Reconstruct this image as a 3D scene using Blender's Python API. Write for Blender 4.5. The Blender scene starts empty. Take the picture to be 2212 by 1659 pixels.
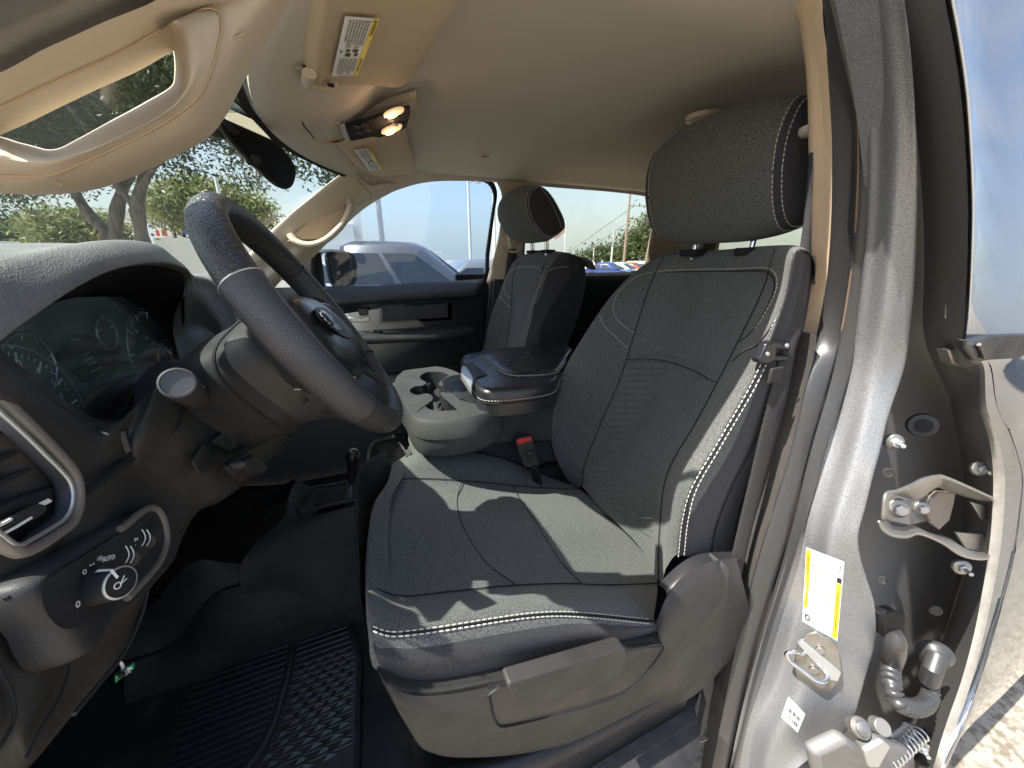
import bpy, bmesh, math, random
import numpy as np
from mathutils import Vector, Matrix
random.seed(7); np.random.seed(7)
S = bpy.context.scene
COL = S.collection
# ------------------------------------------------------------------ camera, sky, sun, exposure
PITCH, YAW = math.radians(18.6), math.radians(23.0)
cam_d = bpy.data.cameras.new("camera"); cam = bpy.data.objects.new("camera", cam_d); COL.objects.link(cam)
cam.rotation_euler = (math.pi/2 - PITCH, 0, -YAW)
cam_d.sensor_width = 36.0; cam_d.lens = 36.0*799.0/2212.0
cam_d.clip_start = 0.02; cam_d.clip_end = 3000
S.camera = cam
S.view_settings.view_transform = 'Standard'; S.view_settings.look = 'None'
S.view_settings.exposure = EXPO = 1.38; S.view_settings.gamma = 1
S.view_settings.use_curve_mapping = False
SUN_AZ, SUN_EL = math.radians(-178.0), math.radians(55.0)   # direction TO the sun: az from +X (ccw)
SD = Vector((math.cos(SUN_AZ)*math.cos(SUN_EL), math.sin(SUN_AZ)*math.cos(SUN_EL), math.sin(SUN_EL)))
sun_d = bpy.data.lights.new("sun", 'SUN'); sun_d.energy = 5.0; sun_d.angle = math.radians(0.5)
sun_d.color = (1.0, 0.955, 0.88)
sun = bpy.data.objects.new("sun", sun_d); COL.objects.link(sun)
sun.rotation_euler = (-SD).to_track_quat('-Z', 'Y').to_euler(); sun.location = (0, 0, 30)
W = bpy.data.worlds.new("World"); S.world = W; W.use_nodes = True
nt = W.node_tree; nt.nodes.clear()
wo = nt.nodes.new('ShaderNodeOutputWorld'); bg = nt.nodes.new('ShaderNodeBackground'); bg.inputs[1].default_value = 0.145
sky = nt.nodes.new('ShaderNodeTexSky'); sky.sky_type = 'NISHITA'; sky.sun_disc = False
sky.sun_elevation = SUN_EL; sky.sun_rotation = math.atan2(SD.x, SD.y)
sky.air_density = 1.0; sky.dust_density = 3.0; sky.ozone_density = 1.5
tc = nt.nodes.new('ShaderNodeTexCoord'); mp = nt.nodes.new('ShaderNodeMapping'); mp.inputs['Scale'].default_value = (1.6, 1.6, 5.0)
nz = nt.nodes.new('ShaderNodeTexNoise'); nz.inputs['Scale'].default_value = 1.7; nz.inputs['Detail'].default_value = 7; nz.inputs['Roughness'].default_value = .58
rp = nt.nodes.new('ShaderNodeValToRGB'); rp.color_ramp.elements[0].position = .45; rp.color_ramp.elements[1].position = .72
rp.color_ramp.elements[1].color = (.75, .75, .75, 1)
mx = nt.nodes.new('ShaderNodeMix'); mx.data_type = 'RGBA'; mx.inputs['B'].default_value = (3.0, 3.15, 3.15, 1)
nt.links.new(tc.outputs['Generated'], mp.inputs[0]); nt.links.new(mp.outputs[0], nz.inputs[0]); nt.links.new(nz.outputs[0], rp.inputs[0])
nt.links.new(rp.outputs[0], mx.inputs['Factor']); nt.links.new(sky.outputs[0], mx.inputs['A'])
sx = nt.nodes.new('ShaderNodeSeparateXYZ'); nt.links.new(tc.outputs['Generated'], sx.inputs[0])
hz = nt.nodes.new('ShaderNodeMapRange'); hz.inputs['From Min'].default_value = .32; hz.inputs['From Max'].default_value = 0.0; hz.inputs['To Min'].default_value = 0; hz.inputs['To Max'].default_value = .85
nt.links.new(sx.outputs[2], hz.inputs[0]); m3 = nt.nodes.new('ShaderNodeMix'); m3.data_type = 'RGBA'; m3.inputs['B'].default_value = (2.3, 2.6, 2.65, 1)
nt.links.new(hz.outputs[0], m3.inputs['Factor']); nt.links.new(mx.outputs['Result'], m3.inputs['A'])
nt.links.new(m3.outputs['Result'], bg.inputs[0]); nt.links.new(bg.outputs[0], wo.inputs[0])
S.cycles.max_bounces = 8; S.cycles.transparent_max_bounces = 12; S.cycles.diffuse_bounces = 5

# ------------------------------------------------------------------ where a photographed point lies on a real plane
_F = np.array([math.sin(YAW)*math.cos(PITCH), math.cos(YAW)*math.cos(PITCH), -math.sin(PITCH)])
_R = np.array([math.cos(YAW), -math.sin(YAW), 0.0]); _U = np.cross(_R, _F)
def P(x, y, Y=None, X=None, Z=None):
    r = _F + _R*(x-1106)/799. - _U*(y-829.5)/799.
    s = Y/r[1] if Y is not None else X/r[0] if X is not None else Z/r[2]
    return r*s
def zm(x0, y0, w, ow=2212):
    k = w/ow/1.82278
    return lambda x, y: (x0/1.82278+x*k, y0/1.82278+y*k)
ZA=zm(0,0,1400); ZB=zm(1000,0,1400); ZC=zm(0,900,1400); ZD=zm(0,1900,1500); ZE=zm(1200,650,1400)
ZF=zm(1400,1700,1600,2005); ZG=zm(2200,200,1200,1531); ZH=zm(3000,0,1032,1141); ZI=zm(2700,1500,1332,1450); Z1=lambda x,y:(x,y)
ZJ=zm(700,750,1000,1659); ZK=zm(0,1000,800,1896); ZL=zm(0,1600,800,1896); ZN=zm(500,1300,750,1659); ZO=zm(1000,1650,900,2133)
def PL(pts, zf=Z1, **k):
    """polyline on a plane; a point may carry its own plane value as third entry"""
    out = []
    key = list(k)[0]
    for p in pts:
        kk = dict(k)
        if len(p) > 2: kk[key] = p[2]
        out.append(P(*zf(p[0], p[1]), **kk))
    return np.array(out)
GZ = -1.75      # ground level

# ------------------------------------------------------------------ materials
_M = {}
def nodes(name):
    m = bpy.data.materials.new(name); m.use_nodes = True
    t = m.node_tree; b = t.nodes['Principled BSDF']; return m, t, b
def mat(name, col, rough=.6, metal=0., spec=.5, bump=0., bscale=400., speck=0., sscale=900., dirt=0., dcol=(.28,.25,.2), dscale=9., coat=0., voro=False, emit=None, estr=0., sheen=0., stretch=None, rvar=0., flake=0.):
    if name in _M: return _M[name]
    m, t, b = nodes(name); N = t.nodes; L = t.links
    b.inputs['Roughness'].default_value = rough; b.inputs['Metallic'].default_value = metal
    b.inputs['Specular IOR Level'].default_value = spec; b.inputs['Coat Weight'].default_value = coat
    b.inputs['Coat Roughness'].default_value = .04
    if sheen: b.inputs['Sheen Weight'].default_value = sheen; b.inputs['Sheen Roughness'].default_value = .6
    tc = N.new('ShaderNodeTexCoord'); src = tc.outputs['Object']
    if stretch:
        mp = N.new('ShaderNodeMapping'); mp.inputs['Scale'].default_value = stretch; L.new(src, mp.inputs[0]); src2 = mp.outputs[0]
    else: src2 = src
    rgb = N.new('ShaderNodeRGB'); rgb.outputs[0].default_value = (*col, 1); out = rgb.outputs[0]
    if speck:
        n = N.new('ShaderNodeTexNoise'); n.inputs['Scale'].default_value = sscale; n.inputs['Detail'].default_value = 3
        L.new(src2, n.inputs[0])
        r = N.new('ShaderNodeMapRange'); r.inputs['From Min'].default_value = .35; r.inputs['From Max'].default_value = .65
        r.inputs['To Min'].default_value = 1-speck; r.inputs['To Max'].default_value = 1+speck; L.new(n.outputs[0], r.inputs[0])
        x = N.new('ShaderNodeMix'); x.data_type = 'RGBA'; x.blend_type = 'MULTIPLY'; x.inputs['Factor'].default_value = 1
        cr = N.new('ShaderNodeCombineXYZ')
        for i in range(3): L.new(r.outputs[0], cr.inputs[i])
        L.new(out, x.inputs['A']); L.new(cr.outputs[0], x.inputs['B']); out = x.outputs['Result']
    if dirt:
        n = N.new('ShaderNodeTexNoise'); n.inputs['Scale'].default_value = dscale; n.inputs['Detail'].default_value = 8; n.inputs['Roughness'].default_value = .65
        L.new(src, n.inputs[0])
        r = N.new('ShaderNodeMapRange'); r.inputs['From Min'].default_value = .42; r.inputs['From Max'].default_value = .75
        r.inputs['To Min'].default_value = 0; r.inputs['To Max'].default_value = dirt; L.new(n.outputs[0], r.inputs[0])
        x = N.new('ShaderNodeMix'); x.data_type = 'RGBA'; x.inputs['B'].default_value = (*dcol, 1)
        L.new(r.outputs[0], x.inputs['Factor']); L.new(out, x.inputs['A']); out = x.outputs['Result']
    L.new(out, b.inputs['Base Color'])
    if rvar:
        n = N.new('ShaderNodeTexNoise'); n.inputs['Scale'].default_value = 14; n.inputs['Detail'].default_value = 6; L.new(src, n.inputs[0])
        r = N.new('ShaderNodeMapRange'); r.inputs['From Min'].default_value = .35; r.inputs['From Max'].default_value = .7
        r.inputs['To Min'].default_value = max(0.02, rough-rvar); r.inputs['To Max'].default_value = min(1, rough+rvar)
        L.new(n.outputs[0], r.inputs[0]); L.new(r.outputs[0], b.inputs['Roughness'])
    if bump:
        bp = N.new('ShaderNodeBump'); bp.inputs['Strength'].default_value = min(1., bump); bp.inputs['Distance'].default_value = .0007
        if voro:
            n = N.new('ShaderNodeTexVoronoi'); n.feature = 'DISTANCE_TO_EDGE'; n.inputs['Scale'].default_value = bscale
            nn = N.new('ShaderNodeTexNoise'); nn.inputs['Scale'].default_value = bscale*.7
            ad = N.new('ShaderNodeMix'); ad.data_type = 'VECTOR'; ad.inputs['Factor'].default_value = .012
            L.new(src2, nn.inputs[0]); L.new(src2, ad.inputs['A']); L.new(nn.outputs['Color'], ad.inputs['B']); L.new(ad.outputs['Result'], n.inputs[0])
            L.new(n.outputs['Distance'], bp.inputs['Height']); bp.inputs['Distance'].default_value = .004
        else:
            n = N.new('ShaderNodeTexNoise'); n.inputs['Scale'].default_value = bscale; n.inputs['Detail'].default_value = 2; L.new(src2, n.inputs[0])
            L.new(n.outputs[0], bp.inputs['Height'])
        L.new(bp.outputs[0], b.inputs['Normal'])
    if flake:
        n = N.new('ShaderNodeTexNoise'); n.inputs['Scale'].default_value = 1500; n.inputs['Detail'].default_value = 1; L.new(src, n.inputs[0])
        bp = N.new('ShaderNodeBump'); bp.inputs['Strength'].default_value = flake; bp.inputs['Distance'].default_value = .0003
        L.new(n.outputs[0], bp.inputs['Height']); L.new(bp.outputs[0], b.inputs['Normal'])
    if emit: b.inputs['Emission Color'].default_value = (*emit, 1); b.inputs['Emission Strength'].default_value = estr
    _M[name] = m; return m
def glass(name, tint=(1,1,1), haze=0.03, hcol=(.6,.62,.6), refl=1.0, streak=False):
    if name in _M: return _M[name]
    m = bpy.data.materials.new(name); m.use_nodes = True; t = m.node_tree; N = t.nodes; L = t.links; N.clear()
    o = N.new('ShaderNodeOutputMaterial'); tr = N.new('ShaderNodeBsdfTransparent'); tr.inputs[0].default_value = (*tint, 1)
    gl = N.new('ShaderNodeBsdfGlossy'); gl.inputs['Roughness'].default_value = .01; gl.inputs[0].default_value = (refl, refl, refl, 1)
    lw = N.new('ShaderNodeLayerWeight'); lw.inputs[0].default_value = .5
    pw = N.new('ShaderNodeMath'); pw.operation = 'POWER'; pw.inputs[1].default_value = 4.0; L.new(lw.outputs['Facing'], pw.inputs[0])
    fr = N.new('ShaderNodeMath'); fr.operation = 'MULTIPLY_ADD'; fr.inputs[1].default_value = .75; fr.inputs[2].default_value = .05; L.new(pw.outputs[0], fr.inputs[0])
    m1 = N.new('ShaderNodeMixShader'); L.new(fr.outputs[0], m1.inputs[0]); L.new(tr.outputs[0], m1.inputs[1]); L.new(gl.outputs[0], m1.inputs[2])
    df = N.new('ShaderNodeBsdfDiffuse'); df.inputs[0].default_value = (*hcol, 1)
    tc = N.new('ShaderNodeTexCoord'); mp = N.new('ShaderNodeMapping'); mp.inputs['Scale'].default_value = (14, 14, 3) if streak else (5, 5, 5)
    n = N.new('ShaderNodeTexNoise'); n.inputs['Scale'].default_value = 2.2 if streak else 3; n.inputs['Detail'].default_value = 9; n.inputs['Roughness'].default_value = .7
    L.new(tc.outputs['Object'], mp.inputs[0]); L.new(mp.outputs[0], n.inputs[0])
    r = N.new('ShaderNodeMapRange'); r.inputs['From Min'].default_value = .4; r.inputs['From Max'].default_value = .75
    r.inputs['To Min'].default_value = haze*.5; r.inputs['To Max'].default_value = haze*2.2
    L.new(n.outputs[0], r.inputs[0])
    fac = r.outputs[0]
    if streak:      # dried water marks along the belt of the pane
        sp = N.new('ShaderNodeSeparateXYZ'); L.new(tc.outputs['Object'], sp.inputs[0])
        g = N.new('ShaderNodeMapRange'); g.inputs['From Min'].default_value = .08; g.inputs['From Max'].default_value = -.08
        g.inputs['To Min'].default_value = 0.2; g.inputs['To Max'].default_value = 1.6; L.new(sp.outputs[2], g.inputs[0])
        mu = N.new('ShaderNodeMath'); mu.operation = 'MULTIPLY'; L.new(fac, mu.inputs[0]); L.new(g.outputs[0], mu.inputs[1]); fac = mu.outputs[0]
    m2 = N.new('ShaderNodeMixShader'); L.new(fac, m2.inputs[0]); L.new(m1.outputs[0], m2.inputs[1]); L.new(df.outputs[0], m2.inputs[2])
    L.new(m2.outputs[0], o.inputs[0]); _M[name] = m; return m

# ------------------------------------------------------------------ objects
def tag(o, label=None, cat=None, group=None, kind=None):
    if label: o['label'] = label
    if cat: o['category'] = cat
    if group: o['group'] = group
    if kind: o['kind'] = kind
    return o
def root(name, label, cat, loc=(0,0,0), group=None):
    o = bpy.data.objects.new(name, None); COL.objects.link(o); o.location = loc; o.empty_display_size = .05
    return tag(o, label, cat, group)
def link(name, me, m, parent=None, sharp=40, bevel=0, seg=2, kind=None, label=None, local=False, sub=0, solid=0):
    me.materials.append(m)
    me.validate()
    me.polygons.foreach_set('use_smooth', [True]*len(me.polygons))
    if sharp: me.set_sharp_from_angle(angle=math.radians(sharp))
    o = bpy.data.objects.new(name, me); COL.objects.link(o)
    if parent is not None:
        o.parent = parent
        if not local:
            off = Vector(parent.location) if parent.type == 'EMPTY' else Vector((0,0,0))
            o.matrix_parent_inverse = Matrix.Translation(-off)
    if solid:
        s = o.modifiers.new('thickness', 'SOLIDIFY'); s.thickness = abs(solid); s.offset = -1 if solid > 0 else 1
    if bevel:
        b = o.modifiers.new('round', 'BEVEL'); b.width = bevel; b.segments = seg; b.limit_method = 'ANGLE'; b.angle_limit = math.radians(35)
    if sub:
        b = o.modifiers.new('smooth', 'SUBSURF'); b.levels = sub; b.render_levels = sub
    return tag(o, label=label, kind=kind)
def py(name, v, f, m, parent=None, **k):
    me = bpy.data.meshes.new(name); me.from_pydata([tuple(map(float, p)) for p in v], [], [tuple(q) for q in f]); me.update()
    return link(name, me, m, parent, **k)
def cr(p, n, closed=False):
    """n points along a centripetal-ish Catmull-Rom curve through p"""
    p = np.asarray(p, float)
    if len(p) == 2 and not closed: return p[0]+(p[1]-p[0])*np.linspace(0, 1, n)[:, None]
    d = np.linalg.norm(np.diff(np.vstack([p, p[:1]]) if closed else p, axis=0), axis=1)**.5+1e-6
    s = np.concatenate([[0], np.cumsum(d)])
    t = np.linspace(0, s[-1], n, endpoint=not closed)
    m = len(p)
    def tan(i):
        if closed:
            a, b, c = p[(i-1) % m], p[i % m], p[(i+1) % m]; h0, h1 = d[(i-1) % m], d[i % m]
        else:
            if i == 0: return (p[1]-p[0])/d[0]
            if i == m-1: return (p[-1]-p[-2])/d[-1]
            a, b, c = p[i-1], p[i], p[i+1]; h0, h1 = d[i-1], d[i]
        return ((b-a)/h0*h1+(c-b)/h1*h0)/(h0+h1)
    T = [tan(i) for i in range(m+(1 if closed else 0))]
    out = []
    for tt in t:
        i = min(np.searchsorted(s, tt, side='right')-1, len(d)-1 if closed else m-2); i = max(i, 0)
        h = d[i]; u = (tt-s[i])/h; a, b = p[i], p[(i+1) % m]
        out.append((2*u**3-3*u**2+1)*a+(u**3-2*u**2+u)*h*T[i]+(-2*u**3+3*u**2)*b+(u**3-u**2)*h*T[i+1])
    return np.array(out)
def lin(p, n):
    p = np.asarray(p, float); d = np.concatenate([[0], np.cumsum(np.linalg.norm(np.diff(p, axis=0), axis=1))])
    t = np.linspace(0, d[-1], n); return np.stack([np.interp(t, d, p[:, i]) for i in range(3)], 1)
def grid_faces(nu, nv, cu=False, cv=False, off=0):
    f = []
    for i in range(nu if cu else nu-1):
        for j in range(nv if cv else nv-1):
            a = i*nv+j; b = i*nv+(j+1) % nv; c = ((i+1) % nu)*nv+(j+1) % nv; d = ((i+1) % nu)*nv+j
            f.append((off+a, off+b, off+c, off+d))
    return f
def sheet(rows, nu=24, nv=24, cu=False, cv=False, across='cr', along='cr'):
    """rows: list of polylines. smooth along each row, then across rows -> (nu, nv, 3)"""
    A = [cr(r, nv, cv) if along == 'cr' else lin(r, nv) for r in rows]
    G = np.array(A)
    out = np.zeros(((nu), nv, 3))
    for j in range(nv):
        out[:, j] = cr(G[:, j], nu, cu) if across == 'cr' and len(rows) > 2 else (cr(G[:, j], nu, cu) if cu else lin(G[:, j], nu))
    return out
def surf(name, rows, m, parent=None, nu=24, nv=24, cu=False, cv=False, across='cr', along='cr', flip=False, **k):
    G = sheet(rows, nu, nv, cu, cv, across, along)
    f = grid_faces(nu, nv, cu, cv)
    if flip: f = [q[::-1] for q in f]
    return py(name, G.reshape(-1, 3), f, m, parent, **k)
def frames(p):
    p = np.asarray(p, float); t = np.gradient(p, axis=0); t /= np.linalg.norm(t, axis=1)[:, None]+1e-12
    up = np.array([0, 0, 1.]) if abs(t[0][2]) < .9 else np.array([1., 0, 0])
    n = np.cross(t[0], up); n /= np.linalg.norm(n); Ns = []
    for i in range(len(p)):
        n = n-t[i]*(n@t[i]); n /= np.linalg.norm(n)+1e-12; Ns.append(n)
    Ns = np.array(Ns); return t, Ns, np.cross(t, Ns)
class MB:
    """collects shapes that make ONE part"""
    def __init__(s): s.v = []; s.f = []
    def add(s, v, f, M=None):
        o = len(s.v)
        for p in v: s.v.append(tuple(M @ Vector(p)) if M is not None else tuple(map(float, p)))
        s.f += [tuple(i+o for i in q) for q in f]; return s
    def box(s, c, d, M=None, rot=None):
        x, y, z = [e/2 for e in d]; R = rot if rot is not None else Matrix.Identity(3)
        v = [Vector(c)+R @ Vector(((-1)**(i & 1 ^ 1)*x, (-1)**((i >> 1) & 1 ^ 1)*y, (-1)**((i >> 2) & 1 ^ 1)*z)) for i in range(8)]
        return s.add(v, [(0,2,3,1),(4,5,7,6),(0,1,5,4),(2,6,7,3),(0,4,6,2),(1,3,7,5)], M)
    def tube(s, p, r, n=8, closed=False, cap=True, M=None, flat=1.0):
        p = np.asarray(p, float); t, a, b = frames(p)
        if closed:
            q = np.vstack([p[-1:], p, p[:1]]); t, a, b = frames(q); t, a, b = t[1:-1], a[1:-1], b[1:-1]
        r = np.full(len(p), r) if np.isscalar(r) else np.asarray(r)
        v = []
        for i in range(len(p)):
            for k in range(n):
                w = 2*math.pi*k/n; v.append(p[i]+r[i]*(math.cos(w)*a[i]+flat*math.sin(w)*b[i]))
        f = grid_faces(len(p), n, closed, True)
        if cap and not closed: f += [tuple(range(n))[::-1], tuple((len(p)-1)*n+k for k in range(n))]
        return s.add(v, f, M)
    def lathe(s, prof, c, axis, n=20, M=None, cap=True):
        """prof: (along, radius)"""
        ax = Vector(axis).normalized(); u = ax.orthogonal().normalized(); w = ax.cross(u); c = Vector(c)
        v = [c+ax*h+(u*math.cos(2*math.pi*k/n)+w*math.sin(2*math.pi*k/n))*r for h, r in prof for k in range(n)]
        f = grid_faces(len(prof), n, False, True)
        if cap: f += [tuple(range(n))[::-1], tuple((len(prof)-1)*n+k for k in range(n))]
        return s.add(v, f, M)
    def cyl(s, a, b, r, n=12, M=None):
        a, b = Vector(a), Vector(b); return s.lathe([(0, r), ((b-a).length, r)], a, b-a, n, M)
    def prism(s, poly, d, M=None):
        """closed polygon of 3-D points pushed along vector d"""
        n = len(poly); d = np.array(d, float); v = [np.array(p, float) for p in poly]+[np.array(p, float)+d for p in poly]
        f = [tuple(range(n))[::-1], tuple(range(n, 2*n))]+[(i, (i+1) % n, n+(i+1) % n, n+i) for i in range(n)]
        return s.add(v, f, M)
    def grid(s, rows, nu, nv, **k):
        G = sheet(rows, nu, nv, **k); return s.add(G.reshape(-1, 3), grid_faces(nu, nv, k.get('cu', False), k.get('cv', False)))
    def build(s, name, m, parent=None, **k): return py(name, s.v, s.f, m, parent, **k)
from mathutils.bvhtree import BVHTree
def bvh_of(*objs):
    v, f = [], []
    for o in objs:
        k = len(v); v += [tuple(x.co) for x in o.data.vertices]; f += [tuple(i+k for i in p.vertices) for p in o.data.polygons]
    return BVHTree.FromPolygons(v, f)
def hit(bvh, x, y, lift=.0015):
    q = Vector(P(x, y, Y=1.)).normalized(); r = bvh.ray_cast(Vector((0,0,0)), q)
    if r[0] is None: r = (bvh.find_nearest(q)[0],) ; return np.array(r[0])
    return np.array(q)*(r[3]-lift)
def stitch(parent, pts, m, name='stitching', pitch=.0085, ln=.0058, r=.0011, off=(0,0,0), closed=False):
    """thread dashes along a polyline, one part"""
    p = np.asarray(pts, float)+np.array(off); d = np.concatenate([[0], np.cumsum(np.linalg.norm(np.diff(p, axis=0), axis=1))])
    at = lambda t: np.array([np.interp(t, d, p[:, i]) for i in range(3)])
    b = MB(); t = 0
    while t+ln < d[-1]:
        b.tube([at(t), at(t+ln*.5), at(t+ln)], [r*.6, r, r*.6], 5); t += pitch
    return b.build(name, m, parent, kind='stuff')
def line(parent, pts, m, r=.0013, name='seam', n=6, smooth=60, off=(0,0,0), closed=False):
    return MB().tube(cr(pts, smooth, closed)+np.array(off), r, n, closed=closed).build(name, m, parent)
def text(name, s, size, m, M, parent=None, depth=.0002, align='CENTER', bold=0.0, **k):
    c = bpy.data.curves.new('txt', 'FONT'); c.body = s; c.size = size; c.align_x = align; c.align_y = 'CENTER'; c.extrude = depth; c.resolution_u = 2; c.offset = bold
    o = bpy.data.objects.new('txt', c); COL.objects.link(o)
    dg = bpy.context.evaluated_depsgraph_get(); me = bpy.data.meshes.new_from_object(o.evaluated_get(dg)); bpy.data.objects.remove(o)
    me.transform(M); me.name = name; me.materials.clear()
    return link(name, me, m, parent, sharp=30, **k)
def frame_on(p0, ux, uy):
    """matrix whose x is ux, y about uy, origin p0"""
    x = Vector(ux).normalized(); z = x.cross(Vector(uy)).normalized(); y = z.cross(x)
    return Matrix(((x.x, y.x, z.x, p0[0]), (x.y, y.y, z.y, p0[1]), (x.z, y.z, z.z, p0[2]), (0, 0, 0, 1)))
def copy_tree(o, parent=None):
    c = o.copy(); COL.objects.link(c)
    if parent is not None: c.parent = parent
    for ch in list(o.children): copy_tree(ch, c)
    return c
def rrect(w, h, r, n=5):
    """rounded rectangle outline, centred, list of (x, y)"""
    o = []
    for cx, cy, a0 in ((w/2-r, h/2-r, 0), (-w/2+r, h/2-r, 90), (-w/2+r, -h/2+r, 180), (w/2-r, -h/2+r, 270)):
        for i in range(n+1):
            a = math.radians(a0+90*i/n); o.append((cx+r*math.cos(a), cy+r*math.sin(a)))
    return o

# ---- the materials of the cab
TAN = (.55, .41, .275)
m_head = mat('headliner_cloth', (.54,.485,.415), .95, spec=.1, bump=.5, bscale=900, speck=.08, sscale=700)
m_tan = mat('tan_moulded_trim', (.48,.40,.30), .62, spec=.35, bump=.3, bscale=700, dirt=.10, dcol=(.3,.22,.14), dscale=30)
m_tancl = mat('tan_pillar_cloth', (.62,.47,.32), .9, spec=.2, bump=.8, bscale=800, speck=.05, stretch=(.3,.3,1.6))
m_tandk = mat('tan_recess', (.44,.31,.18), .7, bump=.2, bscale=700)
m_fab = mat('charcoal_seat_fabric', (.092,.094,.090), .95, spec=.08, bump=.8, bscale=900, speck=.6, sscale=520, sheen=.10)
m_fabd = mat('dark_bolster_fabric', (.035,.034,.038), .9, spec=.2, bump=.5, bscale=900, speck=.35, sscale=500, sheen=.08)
m_fabi = mat('insert_fabric', (.088,.090,.087), .95, spec=.08, bump=.8, bscale=900, speck=.6, sscale=520, sheen=.1, dirt=.14, dcol=(.2,.16,.1), dscale=4)
m_thread = mat('grey_thread', (.50,.48,.43), .7)
m_seam = mat('black_seam', (.008,.008,.009), .9)
m_blk = mat('black_grained_plastic', (.024,.024,.026), .55, spec=.45, bump=.5, bscale=900, dirt=.12, dcol=(.13,.115,.1), dscale=14, rvar=.08)
m_blk2 = mat('soft_black_plastic', (.020,.020,.022), .5, spec=.45, bump=.25, bscale=900, rvar=.1)
m_brn = mat('dusty_grey_plastic', (.029,.028,.027), .58, spec=.4, bump=.5, bscale=800, dirt=.15, dcol=(.11,.10,.09), dscale=7, rvar=.1)
m_dark = mat('matt_black', (.010,.010,.011), .75, spec=.3)
m_gloss = mat('gloss_black', (.012,.012,.014), .28, spec=.45)
m_rub = mat('weatherstrip_rubber', (.036,.036,.038), .36, spec=.55, bump=.15, bscale=400, dirt=.07, dcol=(.2,.18,.16), dscale=160, rvar=.05)
m_leat = mat('grained_leather', (.022,.022,.023), .34, spec=.6, bump=.55, bscale=240, voro=True, rvar=.1)
m_vinyl = mat('smooth_black_vinyl', (.018,.018,.02), .3, spec=.6, bump=.35, bscale=500, rvar=.08)
m_dash = mat('dash_top_vinyl', (.14,.14,.135), .42, spec=.5, bump=.4, bscale=260, voro=True, dirt=.5, dcol=(.30,.29,.26), dscale=9)
m_paint = mat('silver_metallic_paint', (.25,.255,.265), .50, metal=.5, coat=.12, flake=.6, speck=.35, sscale=700)
m_painto = mat('silver_door_paint', (.30,.32,.35), .09, metal=.9, coat=.3, flake=.03, speck=.05, sscale=1300)
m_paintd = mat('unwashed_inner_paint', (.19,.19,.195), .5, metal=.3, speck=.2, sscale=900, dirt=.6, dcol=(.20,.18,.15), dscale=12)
m_steel = mat('cast_steel', (.36,.35,.33), .38, metal=.85, bump=.5, bscale=200, dirt=.55, dcol=(.26,.21,.15), dscale=30)
m_chrome = mat('chrome', (.75,.76,.78), .12, metal=1.)
m_satin = mat('satin_silver_plastic', (.50,.51,.52), .32, metal=.7)
m_white = mat('white_print', (.78,.78,.74), .5)
m_yel = mat('yellow_print', (.80,.60,.03), .5)
m_ink = mat('black_print', (.02,.02,.02), .6)
m_inkg = mat('grey_print', (.22,.22,.22), .6)
m_beltw = mat('belt_webbing', (.022,.020,.021), .7, bump=1., bscale=700, speck=.35, sscale=900, stretch=(1,1,.4))
m_mirror = mat('mirror_glass', (.9,.92,.93), .0, metal=1.)
m_carpet = mat('rubber_floor', (.019,.019,.021), .6, spec=.35, bump=.5, bscale=600, dirt=.3, dcol=(.10,.09,.08), dscale=10)
m_matr = mat('ribbed_rubber_mat', (.034,.035,.038), .38, spec=.6, bump=.3, bscale=500, dirt=.25, dcol=(.10,.095,.09), dscale=30)
# ================================================================== cab shell (the setting of this close-up)
# headliner: one padded cloth sheet over the cab
def header_pt(y): return np.array([-.142+.175*((y-1.12)/.6)**2, y, .327])
rows = []
YS = [.455, .50, .58, .72, .90, 1.15, 1.4, 1.60, 1.76, 1.86]
def edge_z(y):   # sag of the roof towards its sides
    c = max(-.95, (y-1.2)/.68); return .455-.075*max(0, c*c-.12)-.02*max(0, abs(c)-.85)/.15
for X, k in ((None, 0), (.05, .25), (.14, .6), (.30, .92), (.55, 1.), (.95, 1.), (1.4, .97), (1.9, .88), (2.12, .45)):
    row = []
    for y in YS:
        h = header_pt(max(y, .62))
        if X is None: row.append((h[0], y, h[2]-.012))
        else: row.append((max(X, h[0]+.03*(1+k)) if X < .2 else X, y, (h[2])*(1-k)+edge_z(y)*k))
    rows.append(row)
hl = surf('headliner', rows, m_head, None, 50, 50, solid=-.012)
tag(hl, 'tan cloth headliner arching over the cab', None, None, 'structure')
# side rail of the roof over the passenger windows
def rail(name, side=1):
    top = [(X, 1.80, .405) for X in (-.02, .2, .5, 1., 1.6, 2.1)]
    return top
top = [(.06,1.73,.352),(.2,1.81,.385),(.4,1.845,.405),(.7,1.855,.415),(1.1,1.855,.41),(1.6,1.85,.40),(2.1,1.84,.37)]
mid = [(.075,1.80,.315),(.2,1.85,.335),(.4,1.88,.372),(.7,1.89,.388),(1.1,1.89,.386),(1.6,1.885,.378),(2.1,1.88,.34)]
bot = [(.05,1.87,.225),(.18,1.885,.272),(.36,1.895,.333),(.66,1.90,.358),(1.0,1.90,.357),(1.6,1.90,.355),(2.1,1.90,.30)]
rl = surf('roof_rail_trim', [top, mid, bot], m_head, None, 12, 60, solid=.01); tag(rl, kind='structure', label='cloth covered roof rail above the passenger windows')

# windshield
wys = np.linspace(.42, 1.86, 13)
wtop = [header_pt(y)+np.array([-.004, 0, -.006]) for y in wys]
wbot = [np.array([-.90+.36*((y-1.12)/.8)**2, 1.12+(y-1.12)*1.12, -.09]) for y in wys]
wmid = [(a*.5+b*.5)+np.array([-.02, 0, .03]) for a, b in zip(wtop, wbot)]
g_ws = glass('windshield_glass', (.86,.92,.89), .05, (.62,.68,.66), refl=.28)  # diffuse haze paints the veil of dash reflection along with light dust
ws = surf('windshield', [wtop, wmid, wbot], g_ws, None, 16, 40)
tag(ws, 'large curved windshield with dusty glass and painted reflection haze in front of the dashboard', 'windshield')
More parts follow.
